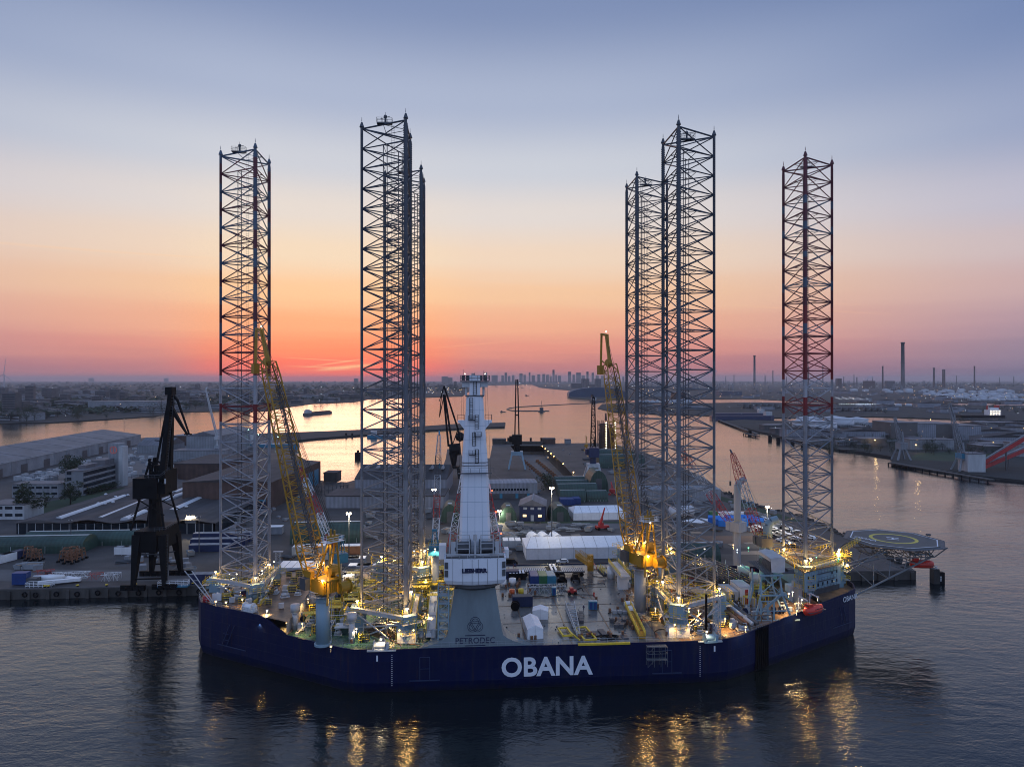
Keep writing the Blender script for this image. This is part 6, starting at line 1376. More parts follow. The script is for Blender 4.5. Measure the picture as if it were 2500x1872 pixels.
# cars
def car(label, p, rz, m, grp=None, van=False):
    t = T('parked_car' if not van else 'parked_van', label, 'van' if van else 'car', p, rz, grp); h = .75 if not van else 1.0; b = MB(); L_, W_ = (2.15,.88) if not van else (2.6,.98)
    pr = [(-L_,.35),(-L_,.85),(-L_*.92,.95),(-L_*.70,1.42),(L_*.18,1.46),(L_*.5,.98),(L_*.95,.85),(L_,.55),(L_,.35)] if not van else [(-L_,.35),(-L_,2.0),(-L_*.95,2.1),(L_*.55,2.1),(L_*.8,1.25),(L_,1.1),(L_,.35)]
    n = len(pr); b.add([(x,-W_,z) for x, z in pr]+[(x,W_,z) for x, z in pr], [tuple(range(n)), tuple(range(2*n-1,n-1,-1))]+[(i,i+n,(i+1)%n+n,(i+1)%n) for i in range(n)]); b.build('body', M[m], t)
    b = MB(); 
    if not van: b.add([(-L_*.66,-W_-.01,1.36),(L_*.16,-W_-.01,1.38),(L_*.42,-W_-.01,1.0),(-L_*.84,-W_-.01,1.0)],[(0,1,2,3)]); b.add([(-L_*.66,W_+.01,1.36),(L_*.16,W_+.01,1.38),(L_*.42,W_+.01,1.0),(-L_*.84,W_+.01,1.0)],[(3,2,1,0)]); b.add([(L_*.2,-W_*.9,1.465),(L_*.51,-W_*.9,1.0),(L_*.51,W_*.9,1.0),(L_*.2,W_*.9,1.465)],[(0,1,2,3)])
    else: b.add([(L_*.3,-W_-.01,1.95),(L_*.55,-W_-.01,1.9),(L_*.76,-W_-.01,1.3),(L_*.3,-W_-.01,1.3)],[(0,1,2,3)]); b.add([(L_*.56,-W_*.9,2.08),(L_*.81,-W_*.9,1.28),(L_*.81,W_*.9,1.28),(L_*.56,W_*.9,2.08)],[(0,1,2,3)])
    b.build('window', M['glass'], t)
    for x in (-L_*.62,L_*.62):
        for y in (-W_+.05,W_-.05): b = MB(); b.bar((x,y-.12,.33),(x,y+.12,.33),.33,12); b.build('wheel', M['black'], t)
    return t
car('white car parked alone in front of the long white storage tent', gy(1373,1374), YR+math.pi, 'white')
car('black van with pale roof parked beside the mast crane house', gy(1246,1378), YR, 'black', van=True)
cA = car('parked car in the rows by the right shore of the yard', gy(1850,1262), R(130), 'white', 'cars parked in rows by the right shore'); cB = car('parked car in the rows by the right shore of the yard', gy(1853,1264), R(130), 'dgrey', 'cars parked in rows by the right shore')
for row in range(3):
    for k in range(20):
        a_, e_ = Vector((1846-row*9, 1262+row*9)), Vector((1985-row*22, 1318+row*10)); p = a_.lerp(e_, (k+random.uniform(-.1,.1))/20)
        if random.random() < .12: continue
        dup(random.choice((cA,cA,cB)), gy(p.x,p.y), R(130+random.uniform(-4,4)))
for k in range(10): dup(cA, gy(20+k*3.0,1262+random.uniform(-2,2)) if k < 3 else gy(1555+k*9,1196), R(90), label='small car parked beside a yard building', group='cars parked beside yard buildings')
# yard containers, dark long boxes behind the stern leg
for k, (x0, x1, y_, h_) in enumerate(((476,612,1322,2.6),(470,600,1333,2.6),(466,560,1344,2.6),(470,540,1424,3.4))):
    p, q = gy(x0,y_), gy(x1,y_); w_ = (q-p).length; t = T('long_dark_box', ['farthest','middle','nearest','single'][k]+' long dark box with white top, stacked area behind the stern leg' if k < 3 else 'dark box with white top on the quay beside the black dock crane', 'container', (p+q)/2, YR, 'long dark boxes'); b = MB(); b.bx(-w_/2,w_/2,-1.6,1.6,0,h_+.6*(2-k if k < 3 else 0)); b.build('body', M['navy'], t); b = MB(); z = h_+.6*(2-k if k < 3 else 0); b.bx(-w_/2,w_/2,-1.6,1.6,z,z+.12); b.build('roof', M['farl'], t)
for k in range(5): container('white topped container in the row behind the left yellow crane', gy(692+k*19,1400-0), YR+R(90), 9, 2.6, 3.2, 'lgrey', 'white topped containers behind the left yellow crane', roof='white')
for k, (px_, py_, m_) in enumerate(((742,1352,'lgrey'),(770,1350,'farl'),(850,1382,'lgrey'),(866,1382,'farl'),(858,1350,'wood'),(880,1400,'farl'),(900,1400,'lgrey'),(668,1142+160,'farl'))): container('container with pale roof in the yard near the green shed behind the left crane, number differs by colour' if False else 'pale roofed container standing in the yard behind the left yellow crane boom', gy(px_,py_), YR, 8, 4, 3.2, m_, 'pale roofed containers behind the left crane boom', roof='white')
for k, (px_, py_) in enumerate(((8,1372),(30,1366),(300,1352),(318,1352))): container(['white container at the left edge of the quay yard, nearest the photo edge','dark topped container second from the left edge','white hut with lit window, left one beside the black dock crane','white hut with lit window, right one beside the black dock crane'][k], gy(px_,py_), YR+R([70,70,0,0][k]), 8 if k < 2 else 5, 2.8, 2.9, ['white','navy','white','white'][k], roof=['farl','navy','farl','farl'][k])
t = T('floodlit_box', 'pale box with bright lamps on top in front of the brown hall', 'lamp box', gy(467,1300), YR); b = MB(); b.bx(-2.3,2.3,-1,1,1.6,6.8); b.build('body', M['lgrey'], t); b = MB(); b.bx(-2,-1.7,-.5,.5,0,1.6); b.bx(1.7,2,-.5,.5,0,1.6); b.build('post', M['dgrey'], t)
b = MB(); [b.ball((x,-.9,7.3),.35,8) for x in (-1.4,-.5,.6,1.4)]; b.build('lamp', E['white'], t); plight(t.location+Vector((0,-2.2,7.6)), 2500, (1,.8,.5))
# trestles
def trestle(p, rz, lb, grp):
    t = T('pipe_trestle', lb, 'trestle', p, rz, grp); b = MB()
    for x in (-1.3,1.3):
        for y in (-1,1): b.bar((x*1.2,y*1.2,0),(x*.8,y*.8,4),.16)
    for z in (1.4,2.8,4): b.bar((-1.2,-1,z),(1.2,-1,z),.12); b.bar((-1.2,1,z),(1.2,1,z),.12); b.bar((-1.2,-1,z),(-1.2,1,z),.12); b.bar((1.2,-1,z),(1.2,1,z),.12)
    b.build('frame', M['wood'], t); b = MB(); [b.box((x*1.6,y*1.25,.3),(.9,.9,.6)) for x in (-1,1) for y in (-1,1)]; b.build('foot', M['black'], t); return t
tr = trestle(gy(158,1370), .1, 'rust coloured trestle in the cluster on the left quay', 'rust coloured trestles on the left quay')
for (px_, py_) in ((172,1374),(186,1368),(196,1364),(165,1362),(78,1366),(90,1368),(70,1360),(180,1360)): dup(tr, gy(px_,py_), random.uniform(-.2,.3))
# things on the left quay: white pipe, boom sections, blue box
t = T('blue_power_unit', 'blue box unit at the left end of the quay store', 'power unit', gy(52,1426), YR); b = MB(); b.bx(-2.2,2.2,-1.3,1.3,.2,4); b.build('body', M['blue'], t); b = MB(); b.bx(2.2,5.5,-1.2,1.2,.2,2.2); b.build('engine', M['dgrey'], t)
b = MB(); b.s = True; b.bar((0,0,1.2),(9,1,1.2),1.1,16,.9); b.s = False; b.bx(1,1.4,-1,1,0,.6); b.bx(7,7.4,0,2,0,.6); b.build('white_tube', M['white'], None, gy(82,1421), YR, 'thick white tube lying on the left quay beside the blue unit', 'tube')
lying('boom_section', 'white lattice boom section lying behind the white tube on the left quay', gy(122,1412), gy(218,1408), 2.2, 'white', 1.6); lying('boom_section', 'red lattice boom section lying between two white ones on the left quay', gy(215,1414), gy(250,1412), 2.4, 'red', 1.6); lying('boom_section', 'short white lattice frames at the right end of the row on the left quay', gy(250,1416), gy(292,1414), 3.0, 'white', 1.5); lying('boom_section', 'red lattice section half hidden behind the white sections on the left quay', gy(84,1406), gy(130,1404), 2.2, 'red', 1.6)
b = MB(); b.bx(-6,6,-.8,.8,.5,1.5); b.build('white_beam', M['white'], None, gy(146,1425), R(22), 'long white beam lying slanted on the left quay', 'beam'); b = MB(); b.bx(-3,3,-.7,.7,.4,1.3); b.build('white_beam', M['white'], None, gy(178,1418), R(-20), 'short white beam lying right of the long slanted one', 'beam')
b = MB(); b.rail([(-4,-1,0),(4,-1,0),(4,1,0),(-4,1,0),(-4,-1,0)],1.6,.08,1.2,2); b.build('railed_platform', M['white'], None, gy(98,1432), YR, 'low white railed frame near the quay edge on the left', 'frame')
t = T('white_rail_platform', 'white railed platform with blue floor at the foot of the black dock crane', 'platform', gy(424,1436), YR); b = MB(); b.bx(-4.6,4.6,-1,1,.6,1.0); b.build('floor', M['teal'], t); b = MB(); b.rail([(-4.6,-1,1),(4.6,-1,1),(4.6,1,1),(-4.6,1,1),(-4.6,-1,1)],1.5,.08,1.6,2); b.build('railing', M['white'], t)
# brown hall with barrel waves and skylights
def P3(px_, py_, z): return gp(px_, py_, z)
hz = 9.2; t = T('brown_hall', 'wide low brown roofed hall with long pale skylights and dark glass front', 'hall', (0,0,0))
b = MB(); HX0, HX1, HY0, HY1 = -216, -128, 296, 420; nb_ = 4; wv = (HX1-HX0)/nb_
vsn = []; NN = 32
for i in range(NN+1):
    x = HX0+(HX1-HX0)*i/NN; ph = (x-HX0)/wv*2*math.pi; z = hz-.5-.9*math.cos(ph)*.8
    vsn += [(x,HY0-1.5,z),(x-6,HY1,z)]
b.add(vsn, [(2*i,2*i+2,2*i+3,2*i+1) for i in range(NN)]); b.build('roof', M['roofd'], t)
b = MB(); b.bx(HX0+1,HX1-1,HY0,HY0+.6,G,hz-1.6); b.bx(HX1-1.6,HX1-1,HY0,HY1-2,G,hz-1.6); b.build('wall', M['glass'], t)
b = MB()
for k in range(24): x = HX0+2+k*(HX1-HX0-4)/23; b.bx(x-.12,x+.12,HY0-.1,HY0,G,hz-1.6)
b.build('mullion', M['lgrey'], t)
for (a_, c_, w0) in (((142,1257),(304,1203),3.0),((244,1257),(341,1219),3.4),((345,1217),(420,1195),3.4),((304,1258),(352,1239),3.6),((400,1212),(457,1194),3.6),((425,1195),(474,1177),3.4),((419,1238),(585,1166),4.4)):
    p, q = P3(*a_, hz+1.0), P3(*c_, hz+1.0); L_ = (q-p).length; an = math.atan2((q-p).y,(q-p).x); b = MB(); b.barrel(0,L_,-w0/2,w0/2,hz-1.0,1.3,8,.8,'x'); o = b.build('skylight', M['skyl'], t); o.location = (p.x,p.y,0); o.rotation_euler = (0,0,an)
b = MB(); [b.ball((P3(px_,py_,hz)), .9, 8, (1,1,.6)) for px_, py_ in ((312,1208),(240,1228),(256,1229),(258,1206),(455,1236),(282,1212),(276,1225))]; b.build('roof_dome', M['skyl'], t)
# second dark hall: tall building right of it, doors on its right side
t = T('tall_brown_shed', 'tall dark brown shed whose right side with blue doors faces the basin', 'shed', (0,0,0)); b = MB(); b.bx(-170,-124,352,442,G,17); b.build('wall', M['brick'], t); b = MB(); b.gable(-170,-124,352,442,17.02,1.6,'y',.4); b.build('roof', M['roofd'], t); [ (lambda q: q.bx(-124,-123.9,y0,y0+9,G,13) or q.build('door', M['teal'], t))(MB()) for y0 in (404,416,428)]; b = MB(); b.bx(-136,-127,351.8,352,G,7); b.build('gate', M['navy'], t); b = MB(); b.bx(-136,-127,351.7,351.8,7,8); b.build('gate_header', M['teal'], t)
t = T('brown_block', 'low brown walled block with flat roof behind the black dock crane boom', 'building', (0,0,0)); p, q = gy(425,1176), gy(540,1176); b = MB(); b.bx(p.x,q.x,p.y,p.y+55,G,14.5); b.build('wall', M['brick'], t); b = MB(); b.bx(p.x-.3,q.x+.3,p.y-.3,p.y+55.3,14.5,15.1); b.build('roof', M['roofd'], t)
# grey warehouse at far left
t = T('grey_warehouse', 'very long pale grey warehouse with shallow roof at the far left by the river', 'warehouse', (0,0,0)); a_, c_ = gy(-160,1206), gy(343,1083); dd = (c_-a_).normalized(); nn = Vector((-dd.y,dd.x,0)); 
if nn.x > 0: nn = -nn
W_ = 72; zE = 12.5; zR = 18.5; b = MB(); r0, r1 = a_+nn*W_/2, c_+nn*W_/2; f0, f1 = a_+nn*W_, c_+nn*W_
V3 = lambda p, z: (p.x, p.y, z)
b.add([V3(a_,G),V3(c_,G),V3(c_,zE),V3(a_,zE),V3(r1,zR-.1),V3(f1,zE),V3(f1,G),V3(f0,G),V3(f0,zE)], [(0,1,2,3),(1,6,5,4,2),(6,7,8,5)]); b.build('wall', M['farl'], t)
b = MB(); b.add([V3(a_,zE+.05),V3(c_,zE+.05),V3(r1,zR),V3(r0,zR),V3(f1,zE+.05),V3(f0,zE+.05)], [(0,1,2,3),(3,2,4,5)]); b.build('roof', M['roofg'], t)
b = MB(); L_ = (c_-a_).length
for k in range(17): p = a_+dd*(L_*k/16)-nn*.15; b.bar(V3(p,G),V3(p,zE),.14,4)
b.bar(V3(a_-nn*.2,zE),V3(c_-nn*.2,zE),.25)
b.build('wall_post', M['grey'], t); b = MB()
for k in range(1,9): p, q = a_+dd*(L_*k/9), r0+dd*(L_*k/9); b.bar(V3(p,zE+.1),V3(q,zR+.05),.12,4)
b.build('roof_seam', M['dgrey'], t)
for k in (3,4.6,6.2,7.8,9.4,11,12.6,14.2): p = a_+dd*(L_*k/16)-nn*.2; b = MB(); q = p+dd*9; b.add([V3(p,G),V3(q,G),V3(q,G+6),V3(p,G+6)],[(0,1,2,3)]); b.build('loading_door', M['dgrey'], t)
# stacked goods beside the warehouse
kinds = [('lgrey',(3.4,2.2,2.4)),('farl',(5,2.4,2.2)),('grey',(7,2.6,2.8)),('teal',(4,2.4,2.4))]
for k in range(150):
    f = random.random(); g_ = random.random(); px_ = 20+f*340+g_*180*f; py_ = 1176-f*88+g_*(14+40*f)
    if 150 < px_ < 300 and py_ > 1135: continue
    if py_ > 1176: continue
    m_, s_ = kinds[min(3,int(abs(random.gauss(0,1.2))))]; b = MB(); b.bx(-s_[0]/2,s_[0]/2,-s_[1]/2,s_[1]/2,0,s_[2]*random.uniform(.5,1.3)); 
    for j in (-1,0,1): b.bx(j*s_[0]*.28-.3,j*s_[0]*.28+.3,-s_[1]/2-.1,s_[1]/2+.1,0,s_[2]*.7)
    b.build('goods_stack', M[m_], None, gy(px_,py_), R(78)+random.uniform(-.1,.1), 'stack of goods on the storage ground beside the long grey warehouse', 'stack', 'stacks of goods beside the grey warehouse')
# white sheds behind black crane
def block(name, label, cat, x0, x1, ybase, depth, h_, m, roof='roofg', grp=None, gab=0, z0=G, rz=0, win=0, along='y'):
    p, q = gp(x0,ybase,z0), gp(x1,ybase,z0); w_ = (q-p).length; t = T(name, label, cat, (p+q)/2, rz, grp); b = MB(); b.bx(-w_/2,w_/2,0,depth,0,h_); b.build('wall', M[m], t); b = MB()
    if gab: b.gable(-w_/2,w_/2,0,depth,h_+.02,gab,along,.3)
    else: b.bx(-w_/2-.2,w_/2+.2,-.2,depth+.2,h_,h_+.5)
    b.build('roof', M[roof], t)
    if win:
        b = MB(); nx = max(3,int(w_/4)); z = 1.6
        while z < h_-1.5:
            for k in range(nx): b.box((-w_/2+(k+.5)*w_/nx,-.05,z+.6),(w_/nx*.75,.12,1.3))
            z += 3.4
        b.build('window', M['glass'], t)
    return t
block('white_hall','tall white hall with gabled roof by the river behind the black dock crane','hall',455,535,1112,80,17,'farl',gab=4); block('white_annex','low white annex in front of the tall white hall','building',420,548,1124,16,8,'farl'); block('peaked_shed','pale peaked shed left of the black dock crane boom','shed',335,412,1106,30,7,'farl',gab=6,along='x')
block('red_shed','dark red low shed behind the black dock crane boom','shed',424,460,1088,20,10,'brick','farl'); 
block('low_white_shed','low white walled shed behind the brown hall','shed',340,420,1180,10,5,'farl')
block('white_office','white two storey office with long window bands at the left','office',30,142,1214,12,7.2,'farl',win=1); block('left_edge_building','two storey building cut by the left photo edge','building',-40,58,1268,14,6.8,'lgrey',win=1)
# office block with clock tower
t = T('office_block', 'four storey office block with dark window bands beside the clock tower', 'office', gy(203,1210), R(94)); b = MB(); b.bx(0,42,0,10,0,14); b.build('wall', M['farl'], t); b = MB()
for k in range(4): b.bx(.3,41.7,-.12,0,1+k*3.4,3.1+k*3.4)
b.build('window_band', M['glass'], t); b = MB(); b.bx(-.2,42.2,-.2,10.2,14,14.5); b.bx(26,40,1,9,14.5,17.5); b.bx(8,22,3,7,14.5,16.5); b.build('roof', M['roofg'], t)
b = MB(); [b.bx(-.12,0,6.5,9,2+k*3.4,3.8+k*3.4) for k in range(4)]; b.build('end_window', M['glass'], t)
cp = gy(277,1186); t = T('clock_tower', 'pale clock tower with a round clock face rising beside the office block', 'clock tower', cp, R(-6)); b = MB(); b.bx(-3.4,3.4,0,7,0,26.5); b.build('shaft', M['farl'], t); b = MB(); b.bx(3.4,6.2,0,5,0,25); b.build('annex', M['lgrey'], t)
b = MB()
for k in range(24): a0, a1 = k*math.pi/12, (k+1)*math.pi/12; b.bar((2.2*math.cos(a0),-.1,22.6+2.2*math.sin(a0)),(2.2*math.cos(a1),-.1,22.6+2.2*math.sin(a1)),.16,4)
for k in range(12): a0 = k*math.pi/6; b.bar((1.7*math.cos(a0),-.1,22.6+1.7*math.sin(a0)),(2.1*math.cos(a0),-.1,22.6+2.1*math.sin(a0)),.14,4)
b.bar((0,-.15,22.6),(.1,-.15,21.2),.14); b.bar((0,-.15,22.6),(.2,-.15,24),.12)
b.build('clock_face', mat('clock_red',(.4,.05,.05),.5,0,0,emis=(1,.25,.2),est=.15), t)
# trees of the yard
def tree(label, p, h_, r_, grp=None, name='tree', nleaf=500, m='leaf'):
    t = T(name, label, 'tree', p, 0, grp); b = MB(); b.bar((0,0,0),(0,0,h_*.55),h_*.025+.08,7,h_*.015)
    for k in range(6): a_ = k*1.05+random.random(); b.bar((0,0,h_*(.25+.05*k)),(math.cos(a_)*r_*.6,math.sin(a_)*r_*.6,h_*(.5+.06*k)),h_*.01+.03,5,.03)
    b.build('trunk', M['bark'], t); b = MB(); cl = [(random.gauss(0,r_*.42),random.gauss(0,r_*.42),h_*random.uniform(.30,.90),random.uniform(.28,.5)*r_) for _ in range(18)]
    for k in range(nleaf):
        c = random.choice(cl); a_, e_ = random.uniform(0,6.28), random.uniform(-1.4,1.4); q = c[3]*random.uniform(.5,1.05); x, y, z = c[0]+q*math.cos(a_)*math.cos(e_), c[1]+q*math.sin(a_)*math.cos(e_), c[2]+q*math.sin(e_); s_ = random.uniform(.5,1.15)*(.5+r_*.08); v1 = Vector((random.uniform(-1,1),random.uniform(-1,1),random.uniform(-.6,.6)))*s_; v2 = Vector((random.uniform(-1,1),random.uniform(-1,1),random.uniform(-.6,1)))*s_
        b.add([(x,y,z),(x+v1.x,y+v1.y,z+v1.z),(x+v2.x,y+v2.y,z+v2.z)],[(0,1,2)])
    b.build('crown', M[m], t); return t
tree('dark conifer like tree in front of the white office at the left', gy(68,1263), 17, 5.5, nleaf=2200); tree('round dark tree in front of the office block end wall', gy(172,1232), 13, 5, nleaf=2000); tree('yellowish green willow behind the office block', gy(177,1170), 14, 8, nleaf=2200); tree('small dark tree between the white office and the brown hall', gy(112,1238), 7, 4, nleaf=400)
tS = tree('low shrub in the green strip along the office block', gy(215,1207), 3.5, 3, 'shrubs along the office block', nleaf=250, name='shrub')
for k in range(9): dup(tS, gy(222+k*7,1206-k*1.8), k)
# lamp posts in the yard
def lamp(label, px_, ybase, ytop, lit=0, grp=None, col_='white'):
    p = gy(px_,ybase); hh = (H-(ytop-Y0)*p.y/F)-G; t = T('yard_lamp_post', label, 'lamp post', p, 0, grp); b = MB(); b.cyl(0,0,0,hh,.22,.13,8); b.bx(-.9,.9,-.15,.15,hh-.15,hh+.1); b.build('pole', M['dgrey'], t)
    b = MB(); [b.ball((x,-.3,hh-.1),.42 if lit else .2,8) for x in (-.6,.6)]; b.build('lamp_head', E[col_] if lit else M['lgrey'], t)
    if lit: plight(p+Vector((0,-1.2,hh-1.2)), lit, (1,.85,.6) if col_ == 'white' else (1,.6,.25), .5)
lamp('lit lamp post beside the green barrel sheds', 1347, 1328, 1190, 9000); lamp('lit lamp post left of the green shed near the mast', 1219, 1275, 1246, 5000); lamp('tall lit lamp post right of the left yellow crane', 852, 1330+40, 1252, 9000); lamp('tall lit lamp post behind the thin red and white boom', 1060, 1300, 1194, 7000); lamp('lit lamp post by the right shore behind the bow', 1873, 1300, 1236, 7000)
lamp('unlit lamp post in front of the brown hall, left one', 173, 1340, 1268); lamp('unlit lamp post in front of the brown hall near the black dock crane', 325, 1300, 1262); lamp('unlit lamp post right of the floodlit box', 486, 1350, 1260); lamp('tall thin mast by the river left of the black dock crane', 303, 1080, 1022)
for k, (px_, py_) in enumerate(((1326,1093),(1333,1099),(1340,1105),(1347,1111),(1354,1118),(1377,1137),(1402,1158))):
    p = gy(px_-2,py_); b = MB(); b.cyl(0,0,0,1.4,.1,n=6); b.cur = 1; b.ball((0,-.2,1.6),.42,8); b.build('dock_lamp', [M['dgrey'],E['warm']], None, p, 0, 'small yellow lamp in the row along the right edge of the dry dock', 'lamp', 'lamps along the dry dock edge'); 
    if k % 2 == 0: plight(p+Vector((-1.5,-1,1.0)), 700)
for (px_, py_, z) in ((1362,1200,8),(1481,1190,6),(1465,1120,10),(1482,1133,8),(1357,1290,3)): pass
# dry dock fittings: keel blocks
kb = MB(); kb.bx(-1.6,1.6,-1.2,1.2,0,1.8); kb.bx(-1.2,1.2,-.8,.8,1.8,2.3); kb = kb.build('keel_block', M['wood'], None, gp(1290,1150,-6), 0, 'dark keel block standing on the dry dock floor', 'keel block', 'keel blocks on the dry dock floor')
for k in range(26):
    f = k%13; s_ = k//13; px_, py_ = (1280+f*5.2+s_*32, 1128+f*4.4); dup(kb, gp(px_,py_,-6), 0)
# dock gate and pier heads
block('dock_gate','dark dock gate wall closing the far end of the dry dock','dock gate',1232,1330,1084,6,2,'concrete',roof='concrete'); block('pier_house','dark low building at the far right corner of the dock','building',1325,1356,1084,14,5,'brick',roof='roofd'); block('pier_house','low dark building at the far left corner of the dock','building',1202,1235,1084,14,4.5,'concrete',roof='roofd'); block('small_quay_hut','small blue roofed hut at the far edge of the dock pier','hut',1379,1394,1083,6,4,'farl',roof='navy')
for k, px_ in enumerate((1241,1296,1322)): b = MB(); b.cyl(0,0,-4,5.5,.9,1.2,10); b.build('guide_post', M['black'], None, gy(px_,1082)+Vector((0,3,0)), 0, 'dark guide post standing beyond the dock gate', 'post', 'guide posts beyond the dock gate')
# saw-tooth dark workshop behind the basin edge
t = block('saw_tooth_workshop','dark workshop with small roof dormers along the basin between the lattice legs','workshop',866,1090,1208,44,9,'wallg',roof='roofd',gab=6,along='x')
w_ = (gy(1090,1208)-gy(866,1208)).length
for k in range(8): b = MB(); x = -w_/2+4+k*w_/8.2; b.gable(x-1.2,x+1.2,10,20,13.6,1.5,'y'); b.build('roof_dormer', M['farl'], t)
block('flat_grey_hall','flat grey hall below the saw tooth workshop seen through the left legs','hall',795,1085,1240,24,6,'wallg',roof='roofd')
# round frame structure at basin edge
t = T('round_cage', 'round dark cage structure standing at the basin corner right of the tall brown shed', 'structure', gy(812,1202), 0); b = MB()
for k in range(24): a_ = k*math.pi/12; b.bar((9*math.cos(a_),9*math.sin(a_),0),(9*math.cos(a_),9*math.sin(a_),5),.14,4); a1 = (k+1)*math.pi/12; [b.bar((9*math.cos(a_),9*math.sin(a_),z),(9*math.cos(a1),9*math.sin(a1),z),.14,4) for z in (.3,2.6,5)]
b.build('cage', M['dgrey'], t); block('ramp_block','dark sloped block beside the basin behind the round cage','structure',790,822,1178,12,6,'concrete',roof='roofd')
# dark vehicles and greenery near the barrel sheds
tM = tree('dark green machine sized bush beside the lit lamp post', gy(1338,1198), 8, 5, nleaf=500)
for (px_, py_) in ((1330,1188),(1342,1190)): dup(tM, gy(px_,py_), 1.3, label='dark bush in the pair left of the green barrel sheds', group='dark bushes left of the barrel sheds')
# ---------------------------------------------------------------- big black dock crane on the left quay
base = (gy(322,1436)+gy(448,1402))/2; t = T('dock_crane', 'huge black portal dock crane standing on the left quay with its jib folded', 'crane', base, 0)
def L(p, D): q = qp(*p, D); return q-base
b = MB(); FL = [L((325,1436),217), L((402,1436),218), L((370,1404),233), L((442,1404),234)]; TP = [L((337,1305),219), L((400,1305),220), L((377,1312),230), L((428,1300),232)]
for f_, q_ in zip(FL, TP): f_ = Vector((f_.x,f_.y,.8)); b.bar(f_, q_, .8, 4, 1.9)
b.build('portal_leg', M['black'], t)
b = MB(); zt = TP[0].z; b.bx(TP[0].x-.8, TP[3].x+.8, TP[0].y-1, TP[3].y+1, zt-5.5, zt+1.2); b.build('portal_beam', M['black'], t)
b = MB(); cx, cyy = (TP[0].x+TP[3].x)/2-.5, (TP[0].y+TP[3].y)/2
b.bar((cx,cyy,zt+1),(cx-.5,cyy,zt+14),2.2,10,1.6)
for sx_, sy_ in ((-1,-1),(1,-1),(1,1),(-1,1)): b.bar((cx+sx_*5.4,cyy+sy_*5,zt+1),(cx+sx_*2.6,cyy+sy_*3,zt+14.5),.35,4); b.bar((cx+sx_*5.4,cyy+sy_*5,zt+6),(cx-sx_*4,cyy+sy_*4,zt+11),.2,4)
b.cyl(cx,cyy,zt+14,zt+15.2,5.2,n=20); b.build('turret', M['black'], t)
hz_ = L((380,1190),225).z; b = MB(); b.bx(L((342,1190),225).x, L((400,1190),225).x, cyy-5, cyy+5, hz_-3, hz_+3.6); b.bx(L((398,1190),225).x, L((416,1190),225).x, cyy-4, cyy+4, hz_-1.5, hz_+6); b.bx(L((350,1180),225).x, L((412,1180),225).x, cyy-4.5, cyy+4.5, L((0,1180),225).z+.5, L((0,1172),225).z); b.build('machinery_house', M['black'], t)
b = MB(); h1 = L((404,1178),225); h2 = L((418,958),225)
b.bar(h1+Vector((0,-2.2,0)), h2+Vector((0,-.6,0)), 1.3, 4, .8); b.bar(h1+Vector((0,2.2,0)), h2+Vector((0,.6,0)), 1.3, 4, .8)
for k in range(14): p = h1.lerp(h2,k/14); q = h1.lerp(h2,(k+1)/14); w_ = 2.2*(1-k/18); s_ = 1 if k%2 else -1; b.bar(p+Vector((0,-w_*s_,0)), q+Vector((0,w_*s_,0)), .3, 4)
b.build('main_jib', M['black'], t)
b = MB(); g1, g2 = L((388,1130),225), L((412,985),225)
for s_ in (-1.5,1.5): b.bar(g1+Vector((0,s_,0)), g2+Vector((0,s_*.4,0)), .38, 4)
b.bar(h2, L((434,978),225), .5); b.bar(L((434,978),225), L((462,1060),225), .45, 4, .3); b.bar(h2-Vector((0,0,5)), L((458,1062),225), .9, 4, .35)
b.box(tuple(h2+Vector((-.2,0,.5))),(2.2,3,2.6)); b.bar(L((450,1060),225), L((468,1060),225), .3); b.bar(L((378,1075),225),L((392,1076),225),.2); b.build('folding_jib', M['black'], t)
b = MB(); 
for (p0, p1) in (((357,1180),(372,1118)),((372,1118),(384,1180)),((372,1118),(372,1180)),((384,1140),(398,1180)),((372,1125),(390,1132)),((360,1165),(384,1150))):
    for s_ in (-2,2): b.bar(L(p0,225)+Vector((0,s_,0)), L(p1,225)+Vector((0,s_*.6,0)), .34, 4)
b.cyl(L((386,1150),225).x,cyy,L((386,1150),225).z-2,L((386,1150),225).z+2,1.6,n=10); b.build('rear_gantry', M['black'], t)
b = MB(); b.bar(L((392,1118),225), h2, .05, 3); b.bar(L((395,975),225),L((384,1165),225), .06, 3); b.build('cable', M['rope'], t)
b = MB()
for (p0, p1) in (((337,1345),(325,1430)),((400,1345),(402,1430))): pass
for z in (0.3,.6): b.bar(TP[0]-Vector((0,0,1.4+z*8)), TP[1]-Vector((0,0,1.4+z*8)), .25); b.bar(TP[2]-Vector((0,0,1.4+z*8)), TP[3]-Vector((0,0,1.4+z*8)), .25)
b.rail([(TP[0].x-1,TP[0].y-1.2,zt+1.2),(TP[1].x+1,TP[1].y-1.2,zt+1.2),(TP[3].x+1,TP[3].y,zt+1.2)],1.2,.07,1.6); b.rail([(cx-5.2,cyy-5,hz_+3.6),(cx+4,cyy-5,hz_+3.6),(cx+6.5,cyy-4,hz_+6)],1.2,.07,1.6); b.ladder(h1+Vector((.9,-2.2,0)), h2+Vector((.9,-.8,0)), .9, side=(1,0,0), r=.07, sp=.9)
b.ladder((FL[1].x+.5,FL[1].y,1),(TP[1].x+1.4,TP[1].y-1,zt),.9,r=.07,sp=.9); b.build('walkway_railing', M['dgrey'], t)
b = MB(); [b.box((L((402+k*4,1190),225).x,cyy-4.05,hz_+2.6),(1.2,.1,1.6)) for k in range(4)]; b.build('cab_window', M['lgrey'], t)
for f_ in FL: b = MB(); [b.box((f_.x+k,f_.y,.6),(1.7,1.2,1.2)) for k in (-3,-1,1,3)]; b.bar((f_.x-4,f_.y,1.3),(f_.x+4,f_.y,1.3),.5); b.build('bogie', M['black'], t)
